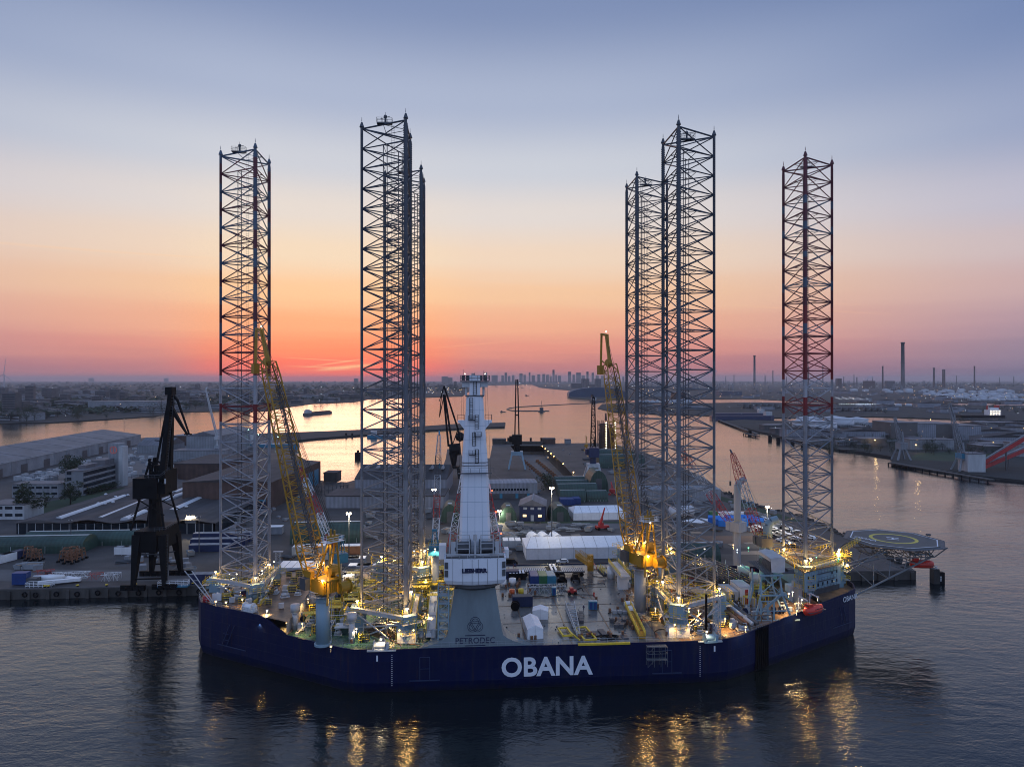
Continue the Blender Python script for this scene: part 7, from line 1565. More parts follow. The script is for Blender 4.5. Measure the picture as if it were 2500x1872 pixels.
b = MB(); b.bar((FL[0].x,FL[0].y,3.5),(FL[1].x,FL[1].y,3.5),.3); b.bar((FL[2].x,FL[2].y,4),(FL[3].x,FL[3].y,4),.3); b.build('tie_beam', M['black'], t)
# scattered small stores over the yard
random.seed(41)
def store(kind):
    t = T('yard_store', {0:'low dark pile of timber and pipe on the open yard',1:'pale crate on a pallet on the open yard',2:'grey steel bin on the open yard'}[kind], 'stores'); b = MB()
    if kind == 0: [b.bar((-2,k*.35-.8,.3+.3*(k%2)),(2+random.random(),k*.35-.8,.3+.3*(k%2)),.16,5) for k in range(6)]; b.build('pipe', M['dgrey'], t); b = MB(); b.bx(-1.5,-1.3,-1,1.2,0,.15); b.bx(1.3,1.5,-1,1.2,0,.15); b.build('bearer', M['wood'], t)
    if kind == 1: b.bx(-.9,.9,-.7,.7,.15,1.3); b.build('crate', M['farl'], t); b = MB(); b.bx(-1,1,-.8,.8,0,.15); b.build('pallet', M['wood'], t)
    if kind == 2: b.add([(-1.6,-.9,.2),(1.6,-.9,.2),(1.6,.9,.2),(-1.6,.9,.2),(-2,-1.1,1.5),(2,-1.1,1.5),(2,1.1,1.5),(-2,1.1,1.5)],[(0,3,2,1),(0,1,5,4),(1,2,6,5),(2,3,7,6),(3,0,4,7)]); b.build('bin', M['grey'], t); b = MB(); b.bx(-1.4,1.4,-.7,.7,1.0,1.3); b.build('fill', M['brown'], t)
    return t
sP = [store(k) for k in range(3)]
for k, o in enumerate(sP): o.location = gy(1180+k*20,1345); o['group'] = ['dark piles of timber and pipe on the yard','pale crates on the yard','grey steel bins on the yard'][k]
zones = [(1190,1540,1283,1298,22),(1190,1275,1300,1345,22),(1560,1900,1225,1300,44),(1560,1760,1330,1360,16),(600,860,1335,1410,26),(880,1090,1250,1330,34),(1420,1700,1120,1165,30),(1330,1560,1095,1120,16),(210,470,1352,1400,14),(20,140,1385,1400,8),(1250,1330,1180,1215,6),(1100,1240,1345,1375,10),(1500,1620,1205,1225,8),(560,700,1240,1300,14)]
for (x0,x1,y0,y1,n_) in zones:
    for k in range(n_):
        c = dup(random.choice(sP), gy(random.uniform(x0,x1), random.uniform(y0,y1)), random.uniform(0,3)); s_ = random.uniform(.7,1.6); c.scale = (s_,s_,s_)
mb = MB()
for k in range(26):
    px_, py_ = random.uniform(1190,1900), random.uniform(1226,1362); p = gy(px_,py_); w1, l1 = random.uniform(2,6), random.uniform(3,12); mb.quad((p.x,p.y,G+.05),(p.x+l1,p.y,G+.05),(p.x+l1*.9,p.y+w1,G+.05),(p.x-l1*.1,p.y+w1*.8,G+.05))
mb.build('wet_patches', mat('wet_asphalt',(.03,.028,.03),.3,0,.3,.2), kind='stuff')
bl = T('quay_bollard','black bollard on the quay edge','bollard',(-150,quay(-150)+1.2,G),0,'bollards along the quay edge'); b = MB(); b.cyl(0,0,0,.7,.3,n=10); b.build('post', M['black'], bl); b = MB(); b.cyl(0,0,.7,.95,.5,.42,10); b.build('cap', M['ryel'], bl)
for k in range(1,12): x = -158+k*9; dup(bl, (x, quay(x)+1.2, G))
ty = MB(); 
for q in range(12): a0, a1 = q*math.pi/6, (q+1)*math.pi/6; ty.bar((.7*math.cos(a0),0,.7*math.sin(a0)),(.7*math.cos(a1),0,.7*math.sin(a1)),.22,6)
ty = ty.build('tyre_fender', M['black'], None, (-155,quay(-155)-.55,1.6), 0, 'black tyre fender hanging on the concrete quay wall', 'fender', 'tyre fenders on the quay wall')
for k in range(1,16): x = -158+k*6.3; dup(ty, (x, quay(x)-.55, 1.5+random.uniform(-.3,.3)))
# ---------------------------------------------------------------- smaller shipyard cranes
def luffer(label, px_, ybase, ytop, w_, m='black', base_m=None, xtop=None, grp='shipyard cranes behind the vessel', house=None, kind=0, z0=G):
    p = gp(px_,ybase,z0); D = p.y; sc_ = D/F; t = T('shipyard_crane', label, 'crane', p, 0, grp); zt = H-(ytop-Y0)*D/F-z0; base_h = min(zt*.28, 22); hw = w_*sc_/2
    b = MB()
    for sx_ in (-1,1):
        for sy_ in (-1,1): b.bar((sx_*hw*1.2,sy_*hw,0),(sx_*hw*.7,sy_*hw*.7,base_h*.62),hw*.12+.2,4)
    b.bx(-hw*.85,hw*.85,-hw*.8,hw*.8,base_h*.55,base_h*.7); b.build('portal', M[base_m or m], t)
    b = MB(); b.bar((0,0,base_h*.7),(0,0,base_h),hw*.45,8); b.bx(-hw*.7,hw*.7,-hw*1.2,hw*.8,base_h,base_h+hw*1.3); b.bx(-hw*1.1,-hw*.5,-hw*.6,hw*.3,base_h+hw*.3,base_h+hw*1.1); b.build('machinery_house', M[house or m], t)
    xt = ((xtop or px_)-px_)*sc_; b = MB(); z1 = base_h+hw
    if kind == 0: b.lattice((0,0,z1),(xt,hw*1.5,zt),hw*.7,hw*.35,bay=hw*.8,rc=hw*.05+.1,rb=hw*.03+.05); b.bar((xt,hw*1.5,zt),(xt,hw*3,zt+1.5),hw*.15+.2)
    else:
        for s_ in (-1,1): b.bar((s_*hw*.3,0,z1),(s_*hw*.12,hw,zt),hw*.1+.15,4)
        b.bar((-hw*.2,0,zt*.6),(hw*.2,0,zt*.6),hw*.1+.1)
    b.build('jib', M[m], t); return t
luffer('dark slim crane with pale blue portal standing over the dry dock', 1262, 1144, 926, 34, 'black', 'bgrey', kind=1, house='black')
luffer('dark lattice crane on pale grey portal right of the dry dock', 1448, 1170, 972, 36, 'black', 'lgrey', xtop=1452, house='navy')
# folded double-link crane left of the mast
p = gy(1100,1165); t = T('shipyard_crane', 'black folded double link crane on its portal, left of the white mast crane', 'crane', p, 0, 'shipyard cranes behind the vessel'); D = p.y
def L2(a, c): return qp(a, c, D)-p
b = MB()
for (x0, x1) in ((1088,1094),(1122,1118)):
    for dy in (-6,6): b.bar((L2(x0,1165).x,dy,0),(L2(x1,1140).x,dy*.7,L2(0,1140).z),.8,4)
b.bx(L2(1092,0).x,L2(1122,0).x,-5,5,L2(0,1142).z,L2(0,1137).z); b.build('portal', M['black'], t)
b = MB(); b.bar((L2(1108,0).x,0,L2(0,1137).z),(L2(1107,0).x,0,L2(0,1104).z),1.4,8,3.2); b.bar((L2(1098,1104).x,0,L2(0,1098).z),(L2(1124,1104).x,0,L2(0,1096).z),4.0,8); b.build('machinery_house', M['black'], t)
b = MB()
for a_, c_, r_ in (((1095,1090),(1083,962),.9),((1104,1088),(1086,964),.9),((1084,942),(1123,1062),.8),((1084,942),(1078,965),.5),((1078,965),(1073,1015),.4),((1084,965),(1073,1018),.4),((1072,980),(1084,945),.3)): b.bar(L2(*a_), L2(*c_), r_, 4)
b.ball(tuple(L2(1123,1066)), 3.4, 8); b.bar(L2(1104,1088), L2(1117,1050), .4); b.bar(L2(1117,1050), L2(1123,1088), .3); b.build('linked_jib', M['black'], t)
luffer('slim pale crane boom by the river behind the black dock crane tip', 530, 1120, 950, 12, 'lgrey', 'grey', xtop=498); luffer('yellow slim crane far behind the dry dock by the dark module tower', 1432, 1100, 1068, 10, 'yellow', 'yellow', grp=None)
luffer('red crawler crane at the back of the yard beside the tall green hangar', 1495, 1208, 1186, 14, 'red', 'red', grp=None)
# dark process module tower
p = gy(1481,1098); t = T('module_tower', 'dark tall process module of columns and lit decks standing at the yard end', 'module', p, 0); sc_ = p.y/F; b = MB(); hw = 20*sc_; hh = 72*sc_
for k in range(6): b.bx(-hw,hw,-hw*.6,hw*.6,k*hh/6,k*hh/6+.8)
for x in (-1,-.5,0,.5,1):
    for y in (-.6,.6): b.bar((x*hw,y*hw,0),(x*hw,y*hw,hh*(1 if x < .3 else .85)),.5,4)
b.bx(-hw*.8,hw*.1,-hw*.4,hw*.4,hh*.1,hh*.9); b.bx(hw*.2,hw*.9,-hw*.4,hw*.4,0,hh*.75); b.cyl(-hw*.1,0,hh,hh*1.25,1.2,.6,8); b.cyl(-hw*.7,0,0,hh*.6,2,n=8); b.build('frame', M['brick'], t)
b = MB(); [b.ball((x*hw,-hw*.66,hh*(.08+k*.085)),.4,5) for x in (-.15,.95) for k in range(11)]; b.build('lamp', E['white'], t)
b = MB(); b.bar((-hw*1.5,0,0),(-hw*1.5,0,hh*.35),1.0,6); b.build('column', M['black'], t)
# ship moored left: white and teal hull parts glimpsed behind the stern leg
t = T('moored_vessel', 'white and teal vessel with deck lights moored by the breakwater behind the stern leg', 'ship', gp(640,1098,0), R(8)); b = MB(); b.prism([(-30,-6),(28,-6),(36,0),(28,6),(-30,6)],-1,6); b.build('hull', M['teal'], t); b = MB(); b.bx(-24,-6,-5,5,6,16); b.bx(-20,-10,-4,4,16,20); b.build('superstructure', M['white'], t); b = MB(); b.lattice((8,0,6),(14,0,34),2,1,bay=2.5,rc=.2,rb=.1); b.build('mast', M['lgrey'], t); b = MB(); [b.ball(q,.5,6) for q in ((-22,-6,17),(-2,-6,16),(16,-5,13),(-12,-5,21))]; b.build('lamp', emi('lamp_greenish',(.55,1,.75),26), t)
t = T('moored_barge', 'small dark workboat moored along the breakwater behind the legs', 'boat', gp(930,1068,0), R(3)); b = MB(); b.prism([(-16,-4),(14,-4),(18,0),(14,4),(-16,4)],-1,3); b.build('hull', M['teal'], t); b = MB(); b.bx(-12,-5,-2.5,2.5,3,8); b.build('wheelhouse', M['lgrey'], t)
b = MB(); b.prism([(-2.5,-2),(2.5,-2),(2.5,2),(-2.5,2)],-2,5); b.cyl(0,0,5,7,1,n=8); b.build('mooring_pile', M['black'], None, gp(874,1118,0), 0, 'dark mooring pile alone in the orange basin', 'pile')
for k, px_ in enumerate((845,860,1020)): b = MB(); b.cyl(0,0,-2,4.5,1.2,n=8); b.build('mooring_pile', M['black'], None, gp(px_,1066+k*0,0), 0, 'dark pile standing in the basin along the breakwater', 'pile', 'piles along the breakwater')
# ================================================================ RIVER AND FAR SHORES
def gz(px, py, z=1.5): return gp(px, py, z)
# river barge, boats, boom
t = T('river_barge', 'long low dark barge crossing the river between the left legs', 'barge', gp(778,1011,0), math.atan2(gp(826,1003,0).y-gp(730,1011,0).y, gp(826,1003,0).x-gp(730,1011,0).x)); Lb = (gp(826,1005,0)-gp(730,1009,0)).length/2
b = MB(); b.prism([(-Lb,-5),(Lb-6,-5),(Lb,0),(Lb-6,5),(-Lb,5)],-1,4.2); b.build('hull', M['dgrey'], t); b = MB(); b.bx(-Lb+3,-Lb+17,-4,4,4.2,9); b.bx(-Lb+5,-Lb+12,-3,3,9,11); b.build('wheelhouse', M['lgrey'], t); b = MB(); b.bx(-Lb+20,Lb-10,-4,4,4.2,5.8); b.build('hatch_cover', M['black'], t)
for k, (px_, py_, l_, lb) in enumerate(((1287,966,9,'small dark boat in midstream right of the mast crane'),(1276,947,11,'dark boat far up the river above the slim dock crane'),(1212,944,14,'dark barge far up the river just right of the mast top'),(1228,1006,6,'small pontoon boat beside the right flank of the mast crane'),(1460,982,26,'pale ship at the tip of the headland behind the right crane boom'))):
    t = T('small_boat', lb, 'boat', gp(px_,py_,0), R(20)); b = MB(); b.prism([(-l_,-l_*.22),(l_*.7,-l_*.22),(l_,0),(l_*.7,l_*.22),(-l_,l_*.22)],-1,l_*.2); b.build('hull', M['dgrey'], t); b = MB(); b.bx(-l_*.8,-l_*.3,-l_*.15,l_*.15,l_*.2,l_*.55); b.build('wheelhouse', M['lgrey'] if k == 4 else M['dgrey'], t)
b = MB(); pts_ = [gp(x,y,.6) for x, y in ((1459,984),(1400,986),(1320,990),(1268,993),(1243,996),(1237,999),(1250,1002),(1280,1003),(1341,1003))]
for p, q in zip(pts_, pts_[1:]): b.bar(p, q, 1.1, 6)
b.build('floating_boom', M['dgrey'], None, label='thin floating boom curving across the river right of the mast crane', cat='floating boom')
t = T('boom_beacon', 'small hut with mast on the floating boom in the river', 'beacon', gp(1322,1005,0), 0); b = MB(); b.bx(-4,4,-4,4,0,9); b.bx(-7,7,-5,5,0,2); b.build('hut', M['dgrey'], t); b = MB(); b.cyl(0,0,9,24,.4,n=5); b.build('mast', M['dgrey'], t)
# --- far things: prototypes of modest detail
def far_building(w_, d__, h_, lit=0, m='farb', roof='roofg'):
    t = T('far_building','building in the hazy town across the river','building'); b = MB(); b.bx(-w_/2,w_/2,-d__/2,d__/2,0,h_); b.build('wall', M[m], t); b = MB(); b.bx(-w_/2-.3,w_/2+.3,-d__/2-.3,d__/2+.3,h_,h_+.6); b.bx(-w_*.2,w_*.1,-d__*.2,d__*.2,h_+.6,h_+3); b.build('roof', M[roof], t)
    b = MB(); z = 2
    while z < h_-1.5: b.bx(-w_*.46,w_*.46,-d__/2-.12,-d__/2,z,z+1.4); z += 3.5
    b.build('window_band', M['glass'], t); return t
def place_proto(o, px_, py_, rz=0, s=1, label=None, group=None, z=1.5):
    c = dup(o, gz(px_,py_,z), rz, label, group); c.scale = (s,s,s) if not isinstance(s, tuple) else s; return c
PB = [far_building(40,20,12), far_building(22,16,26), far_building(70,30,9,m='farl'), far_building(18,18,40)]
for k, o in enumerate(PB): o.location = gz(100+k*60, 985); o['group'] = 'buildings of the hazy town across the river'
random.seed(11)
cnt = 0
def shore_y(px_):  # lower edge of the far bank
    tb = [(-100,1040),(0,1033),(191,1027),(264,1023),(382,1015),(470,1004),(650,1002),(703,993),(864,981),(1035,970),(1128,967),(1150,952),(1188,941),(1300,939),(1318,946),(1394,953),(1398,970),(1535,975),(1830,973),(2500,980)]
    for (a_, ya), (c_, yb) in zip(tb, tb[1:]):
        if a_ <= px_ <= c_: return ya+(yb-ya)*(px_-a_)/(c_-a_)
    return 1000
for k in range(210):
    px_ = random.uniform(-20,1150); sy = shore_y(px_); f = random.random()**1.4; py_ = 933+(sy-6-933)*f
    if py_ < 933.5: continue
    o = random.choices(PB, [5,3,4,.7])[0]; c = place_proto(o, px_, py_, random.uniform(-.5,.5), random.uniform(.7,1.4)); cnt += 1
# landmark blocks on the skyline and bank
def fblock(label, x0, x1, ybase, ytop, m='farb', depth=None, z0=1.5, name='landmark_building', cat='building', win=True):
    p, q = gz(x0,ybase,z0), gz(x1,ybase,z0); D = p.y; h_ = H-(ytop-Y0)*D/F-z0; w_ = q.x-p.x; depth = depth or min(w_,60); t = T(name, label, cat, (p+q)/2, 0); b = MB(); b.bx(-w_/2,w_/2,0,depth,0,h_); b.build('wall', M[m], t); b = MB(); b.bx(-w_/2-.2,w_/2+.2,-.2,depth+.2,h_,h_+.8); b.build('roof', M['roofg'], t)
    if win:
        b = MB(); n_ = max(2,int(h_/6)); [b.bx(-w_*.45,w_*.45,-.3,0,(k+.4)*h_/n_,(k+.75)*h_/n_) for k in range(n_)]; b.build('window_band', M['glass'], t)
    return t
fblock('square dark apartment tower far left across the river',101,127,972,948); fblock('small square tower block on the horizon left of the black dock crane',216,227,932,923); fblock('small square tower block on the horizon above the black dock crane',400,409,932,923)
fblock('long pale hall on the opposite bank left of the black dock crane',215,345,1002,980,'farl',60,win=False); fblock('white slanted hall beside the long pale hall on the opposite bank',300,384,1005,981,'farl',50,win=False); fblock('square tower block on the hazy bank between the left legs',864,873,937,924)
fblock('dark square building in front of the city skyline left of the mast',1078,1093,936,919); fblock('pale hall with dome left of the folded black crane',1093,1104,937,922)
for k, (x0, x1, yt) in enumerate(((1151,1159,909),(1183,1189,906),(1200,1215,912),(1224,1231,914),(1232,1238,907),(1250,1256,912),(1268,1276,910),(1291,1295,906),(1312,1319,910),(1324,1331,911),(1333,1340,912),(1349,1354,899),(1356,1360,913),(1387,1394,904.5),(1407,1418,906),(1432,1437,905),(1445,1450,907),(1240,1246,914),(1278,1284,913),(1298,1306,913),(1342,1347,914),(1362,1370,915),(1398,1404,912),(1420,1428,913),(1455,1462,915),(1468,1474,914),(1520,1524,916))):
    nm = {11:'tallest slender tower in the distant city skyline', 13:'broad stepped tower in the skyline left of the right crane boom', 14:'wide dark block with tower in the skyline left of the right crane boom'}.get(k, None)
    t = fblock(nm or 'hazy tower block in the distant city skyline', x0, x1, 934.5, yt+2.2+(k%3)*.8, win=True, depth=40)
    if not nm: t['group'] = 'tower blocks of the distant city skyline'
    if k == 11: b = MB(); b.bar((0,10,115+88),(0,10,140+88),6,6,.5) if False else b.cyl(0,10,0,10,5,n=8); b.build('core', M['farb'], t)
# Blue roofed hall and silos on the headland opposite
p = gz(1408,969); t = T('blue_hall', 'large hall with dark blue curved roof on the opposite bank behind the right crane boom', 'hall', gz(1460,969), 0); w_ = (gz(1535,969)-gz(1392,969)).length; hh = H-(946-Y0)*gz(0,969).y/F-1.5
b = MB(); b.barrel(-w_/2,w_/2,0,90,hh*.3,hh*.7,14,hh*.3,'y'); b.build('shell', M['hblue'], t)
fblock('blue warehouse on the far bank right of the tall leg',1757,1812,966,955,'hblue',60,win=False); fblock('pale long hall on the far bank behind the right legs',1560,1660,968,957,'farl',50,win=False)
for k, (x0, x1) in enumerate(((1420,1438),(1452,1467))):
    D = gz(0,946).y; t = T('silo_block', ['left','right'][k]+' block of tall ribbed silos on the far headland under the skyline', 'silos', gz((x0+x1)/2,948), 0, 'ribbed silo blocks'); w_ = (x1-x0)*D/F; hh = 19*D/F; b = MB(); [b.cyl(-w_/2+(j+.5)*w_/5,0,0,hh,w_/10,n=10) for j in range(5)]; b.bx(-w_/2,w_/2,-w_*.1,w_*.1,hh,hh*1.12); b.build('silo', M['farb'], t)
fblock('low grey block joining the silo blocks on the far headland',1395,1420,948,936,'farb',40); fblock('low grey block right of the silo blocks',1438,1452,948,938,'farb',40)
# tall dark hopper block between right legs
fblock('dark bulky building on the far bank between the right lattice legs',1645,1675,978,958,'brick',40,win=False)
# trees of the opposite bank: individuals near the shore, the rest as one wood
random.seed(5)
tP = [tree('dark leafy tree on the opposite river bank', gz(60,1022), 16, 9, 'trees on the opposite river bank', nleaf=480), tree('dark leafy tree on the opposite river bank', gz(140,1018), 20, 11, 'trees on the opposite river bank', nleaf=480)]
for k in range(90):
    px_ = random.uniform(-10,560) if k < 70 else random.uniform(640,1030); py_ = shore_y(px_)-random.uniform(1,14)*(1 if k < 70 else .4)
    if 205 < px_ < 395 and py_ < shore_y(px_)-3: continue
    place_proto(random.choice(tP), px_, py_, random.uniform(0,6), random.uniform(.7,1.25))
b = MB(); random.seed(3)
for k in range(5200):
    px_ = random.uniform(-60,2560); f = random.random()**2; 
    if px_ < 1150: sy = shore_y(px_); py_ = 930+(sy-10-930)*f
    elif px_ > 2020: py_ = 930+random.random()**2*14
    else: py_ = 930+random.random()*6
    if py_ < 930: continue
    p = gz(px_,py_); s_ = random.uniform(7,16)*(1 if p.y < 4000 else 1.5); c = p+Vector((0,0,s_*.35))
    for j in range(5):
        a_ = random.uniform(0,6.28); b.add([(c.x+random.uniform(-s_,s_),c.y+random.uniform(-s_,s_),c.z+random.uniform(-.5,1)*s_*.6) for _ in range(3)],[(0,1,2)])
b.build('far_woodland', M['leaf'], kind='stuff')
# --- refinery: chimneys, columns, tanks
def chimney(label, px_, ybase, ytop, w_, grp=None, m='farb', steam=0):
    p = gz(px_,ybase); D = p.y; h_ = H-(ytop-Y0)*D/F; r = w_*D/F/2; t = T('chimney', label, 'chimney', p, 0, grp); b = MB(); b.cyl(0,0,0,h_,r*1.25,r,14); b.build('stack', M[m], t); b = MB(); b.cyl(0,0,h_*.97,h_,r*1.25,n=14); b.cyl(0,0,h_*.55,h_*.56,r*1.4,n=14); b.build('band', M['dgrey'], t); return t
chimney('tallest slim grey chimney over the refinery on the right',2204,949,836,7.5); chimney('chimney with flared top right of the tall leg',1842,942,868,4.5); chimney('dark thin chimney left of the tallest grey chimney',2155,948,894,3.4,m='brick'); chimney('dark chimney right of the tallest grey chimney',2280,946,898,4,m='brick'); chimney('first of the close pair of dark chimneys at the right',2302,946,902,3,m='brick'); chimney('second of the close pair of dark chimneys at the right',2306,946,902,3,m='brick'); chimney('thin dark chimney farthest right over the refinery',2379,946,894,3,m='brick')
cs = [(1887,905),(1920,920),(1974,895),(2009,893),(2060,920),(2085,914),(2092,921),(2130,920),(1792,915),(1740,920),(1772,918),(1868,916),(2335,917),(2440,921),(2475,919),(2040,925),(2118,926),(1700,921),(1680,920),(1604,921),(1565,918),(1578,920)]
for (x, y) in cs: chimney('thin stack among the far refinery plant', x, random.uniform(938,946), y, random.uniform(1.4,2.4), 'thin stacks of the far refinery', m='farb')
def column():
    t = T('process_column','process column with decks in the far refinery','plant'); b = MB(); b.cyl(0,0,0,34,3.2,n=10); b.cyl(6,0,0,24,2.2,n=10); b.build('vessel_shell', M['farl'], t); b = MB(); [b.cyl(0,0,z,z+.5,4.4,n=10) for z in (8,16,24,31)]; b.bx(-9,11,-4,4,0,7); b.bx(-9,-6,-3,3,7,14); b.build('deck', M['dgrey'], t); return t
pc = column(); pc.location = gz(1700,944); pc['group'] = 'process columns of the far refinery'
random.seed(21)
for k in range(70):
    px_ = random.uniform(1545,2500); py_ = random.uniform(937,957) if px_ < 2200 else random.uniform(937,950)
    place_proto(pc, px_, py_, random.uniform(0,3), random.uniform(.6,1.6))
fblock('dark square cooling block in the refinery left of the tallest chimney',2046,2055,948,924,'brick',30,win=False); fblock('dark block of plant frames below the thin chimney',2112,2136,948,930,'brick',30,win=False); fblock('plain dark block behind the tallest chimney',2165,2185,948,930,'farb',30,win=False)
def tank(label, px_, py_, r_px, h_px, grp, z0=1.5, m='tank', name='storage_tank'):
    p = gz(px_,py_,z0); D = p.y; r = r_px*D/F; h_ = h_px*D/F; t = T(name, label, 'tank', p+Vector((0,r,0)), 0, grp); b = MB(); b.s = True; b.cyl(0,0,0,h_,r,n=24); b.s = False; b.cyl(0,0,h_,h_+r*.16,r*1.005,r*.1,24); b.build('shell', M[m], t); b = MB(); b.cyl(0,0,h_-.5,h_-.1,r*1.02,n=24)
    for k in range(8): a_ = -2.4+k*.2; b.bar((r*1.02*math.cos(a_),r*1.02*math.sin(a_),k*h_/8),(r*1.02*math.cos(a_+.2),r*1.02*math.sin(a_+.2),(k+1)*h_/8),.25,4)
    b.build('stairway', M['grey'], t); return t
for k, (px_, py_, r_, h_) in enumerate(((1984,1052,38,28),(2022,1055,38,26),(2070,1047,28,30),(1975,1032,24,14),(2048,1034,26,18),(2105,1039,28,20),(1995,1030,24,12))):
    tank('large white storage tank in the group on the right bank behind the bow leg', px_, py_, r_*.9, h_*.8, 'large white tanks behind the bow leg', 2.0)
# farther tank farms
t0 = tank('white round storage tank in the far tank farm on the right', 2300, 972, 9, 6, 'white tanks of the far tank farm')
random.seed(9)
for row, (yy, n_, x0, x1) in enumerate(((966,15,2270,2500),(970,13,2300,2520),(974,11,2290,2510),(979,9,2380,2520),(960,13,2180,2500),(956,9,2080,2500),(993,8,2105,2300),(985,10,1570,1700))):
    for k in range(n_):
        px_ = x0+(x1-x0)*(k+random.uniform(-.2,.2))/n_; D = gz(0,yy).y; s_ = D/t0.location.y*random.uniform(.8,1.15) if yy < 990 else .55
        c = dup(t0, gz(px_,yy)+Vector((0,20,0)), 0); c.scale = (s_,s_,s_*(1 if yy < 985 else 1.3))
for k in range(7): tank('beige upright tank in the row on the right bank near the jetty', 2098+k*11+(k>3)*3, 1068, 5.2, 15, 'beige upright tanks on the right bank', 2.0, 'pale')
for k in range(6): tank('grey upright tank in the row behind the small arm of water', 1825+k*15, 997, 8, 12, 'grey upright tanks on the headland', 1.5, 'farb')
for k in range(8): tank('dull tank standing behind the lit loading rack on the right', 2052+k*14, 1004, 6.5, 10, 'dull tanks behind the loading rack', 1.5, 'farb')
# right bank buildings
def rblock(label, x0, x1, yb, yt, m='farb', depth=30, roof='roofg', win=False):
    t = fblock(label, x0, x1, yb, yt, m, depth, 2.0, win=win); return t
rblock('large brown grey factory block on the right bank, leftmost part',2175,2240,1072,1033,'pale',40); rblock('blue grey factory block right of the brown part',2240,2285,1072,1035,'wallg',36); rblock('long pale factory hall with dark right half on the right bank',2285,2340,1072,1036,'pale',40); rblock('blue grey hall at the right end of the factory',2340,2395,1074,1040,'wallg',36)
rblock('long low white wall shed in front of the factory',2222,2330,1098,1074,'farl',14); rblock('pale low shed left of the white blue jetty crane',2102,2165,1090,1072,'pale',16); rblock('small white hut on the jetty platform',2049,2077,1087,1077,'farl',10); rblock('row of low buildings at the right edge beyond the factory',2400,2500,1046,1032,'farb',26); rblock('small white building at the right edge under the red conveyors',2490,2540,1115,1084,'farl',20)
rblock('blue panel container stack beside the jetty crane',2219,2247,1080,1068,'blue',8)
t = T('conveyor_house', 'square pale transfer house with railed roof at the foot of the red conveyors', 'building', gz(2385,1152,2), R(-6)); w_ = 40*gz(0,1152,2).y/F; b = MB(); b.bx(-w_/2,w_/2,0,14,0,13); b.build('wall', M['lgrey'], t); b = MB(); b.bx(-w_/2-.3,w_/2+.3,-.3,14.3,13,13.5); b.rail([(-w_/2,0,13.5),(w_/2,0,13.5),(w_/2,14,13.5)],1.4,.12,3); b.build('roof', M['roofg'], t)
for k, (a_, c_) in enumerate((((2392,1135),(2520,1058)),((2400,1140),(2520,1090)))):
    p, q = qp(*a_, 510), qp(*c_, 510+k*30); t = T('conveyor_gallery', ['upper','lower'][k]+' sloping red conveyor gallery with white top at the right edge', 'conveyor', p, 0, 'red conveyor galleries'); q = q-p; b = MB(); b.bar((0,0,0), q, 1.9, 4); b.build('gallery', M['red'], t); b = MB(); b.bar((0,0,2.1), q+Vector((0,0,2.1)), .8, 4); b.build('gallery_top', M['farl'], t); b = MB(); [b.bar(q*f, Vector((q.x*f,q.y*f,2-p.z)), .5, 4) for f in (.5,.9)]; b.build('support', M['dgrey'], t)
def jetty_crane(label, px_, yb, yt, xtop, m1, m2):
    p = gz(px_,yb,2); D = p.y; s_ = D/F; t = T('jetty_crane', label, 'crane', p, 0, 'pale jetty cranes on the right bank'); zt = H-(yt-Y0)*D/F-2; b = MB()
    for sx_ in (-1,1):
        for sy_ in (-5,5): b.bar((sx_*16*s_,sy_,0),(sx_*6*s_,sy_*.6,14*s_*2),.9,4)
    b.bx(-8*s_,8*s_,-4,4,26*s_,30*s_); b.build('portal', M['farl'], t); b = MB(); b.bx(-8*s_,10*s_,-4,4,30*s_,42*s_); b.build('machinery_house', M[m2], t)
    b = MB(); xt = (xtop-px_)*s_; b.lattice((0,0,36*s_),(xt,6,zt),3.2,1.4,bay=3,rc=.28,rb=.14); b.bar((6*s_,0,40*s_),(3*s_,0,68*s_),.7,4); b.build('jib', M[m1], t); b = MB(); b.bar((3*s_,0,68*s_),(xt,6,zt),.25,4); b.build('stay', M['dgrey'], t); return t
jetty_crane('pale jetty crane beside the blue container stack, left one on the right bank',2200,1122,1020,2194,'farl','farl'); jetty_crane('pale jetty crane with blue cabin, right one on the right bank',2348,1148,985,2330,'farl','teal')
# jetties and piles along the right bank
for k, (a_, c_, lb) in enumerate((((1757,1026),(1850,1060),'long low piled jetty at the tip of the right bank'),((2050,1097),(2120,1100),'piled jetty platform with a small white hut'),((2176,1130),(2420,1172),'long dark jetty deck under the two pale jetty cranes'),((1820,1058),(1850,1064),'short jetty by a dark pile on the right bank'))):
    p, q = gp(*a_,2), gp(*c_,2); t = T('jetty', lb, 'jetty', p, 0); d__ = q-p; n_ = max(4,int(d__.length/7)); s_ = Vector((d__.y,-d__.x,0)).normalized()*2.6; b = MB(); b.slab([Vector((0,0,.6))+s_, d__+s_+Vector((0,0,.6)), d__-s_+Vector((0,0,.6)), Vector((0,0,.6))-s_], .9); b.build('deck', M['concrete'], t); b = MB(); [b.bar((d__.x*j/n_+s_.x,d__.y*j/n_+s_.y,-4),(d__.x*j/n_+s_.x,d__.y*j/n_+s_.y,.2),.5,6) for j in range(n_+1)]; b.build('pile', M['black'], t)
for k, (px_, py_) in enumerate(((1831,1061),(1880,1075),(1900,1080),(1935,1082),(1960,1092))): b = MB(); b.cyl(0,0,-3,6,2.2,n=8); b.build('dolphin_pile', M['black'], None, gp(px_,py_,0), 0, 'dark round dolphin pile off the right bank', 'pile', 'dolphin piles off the right bank')
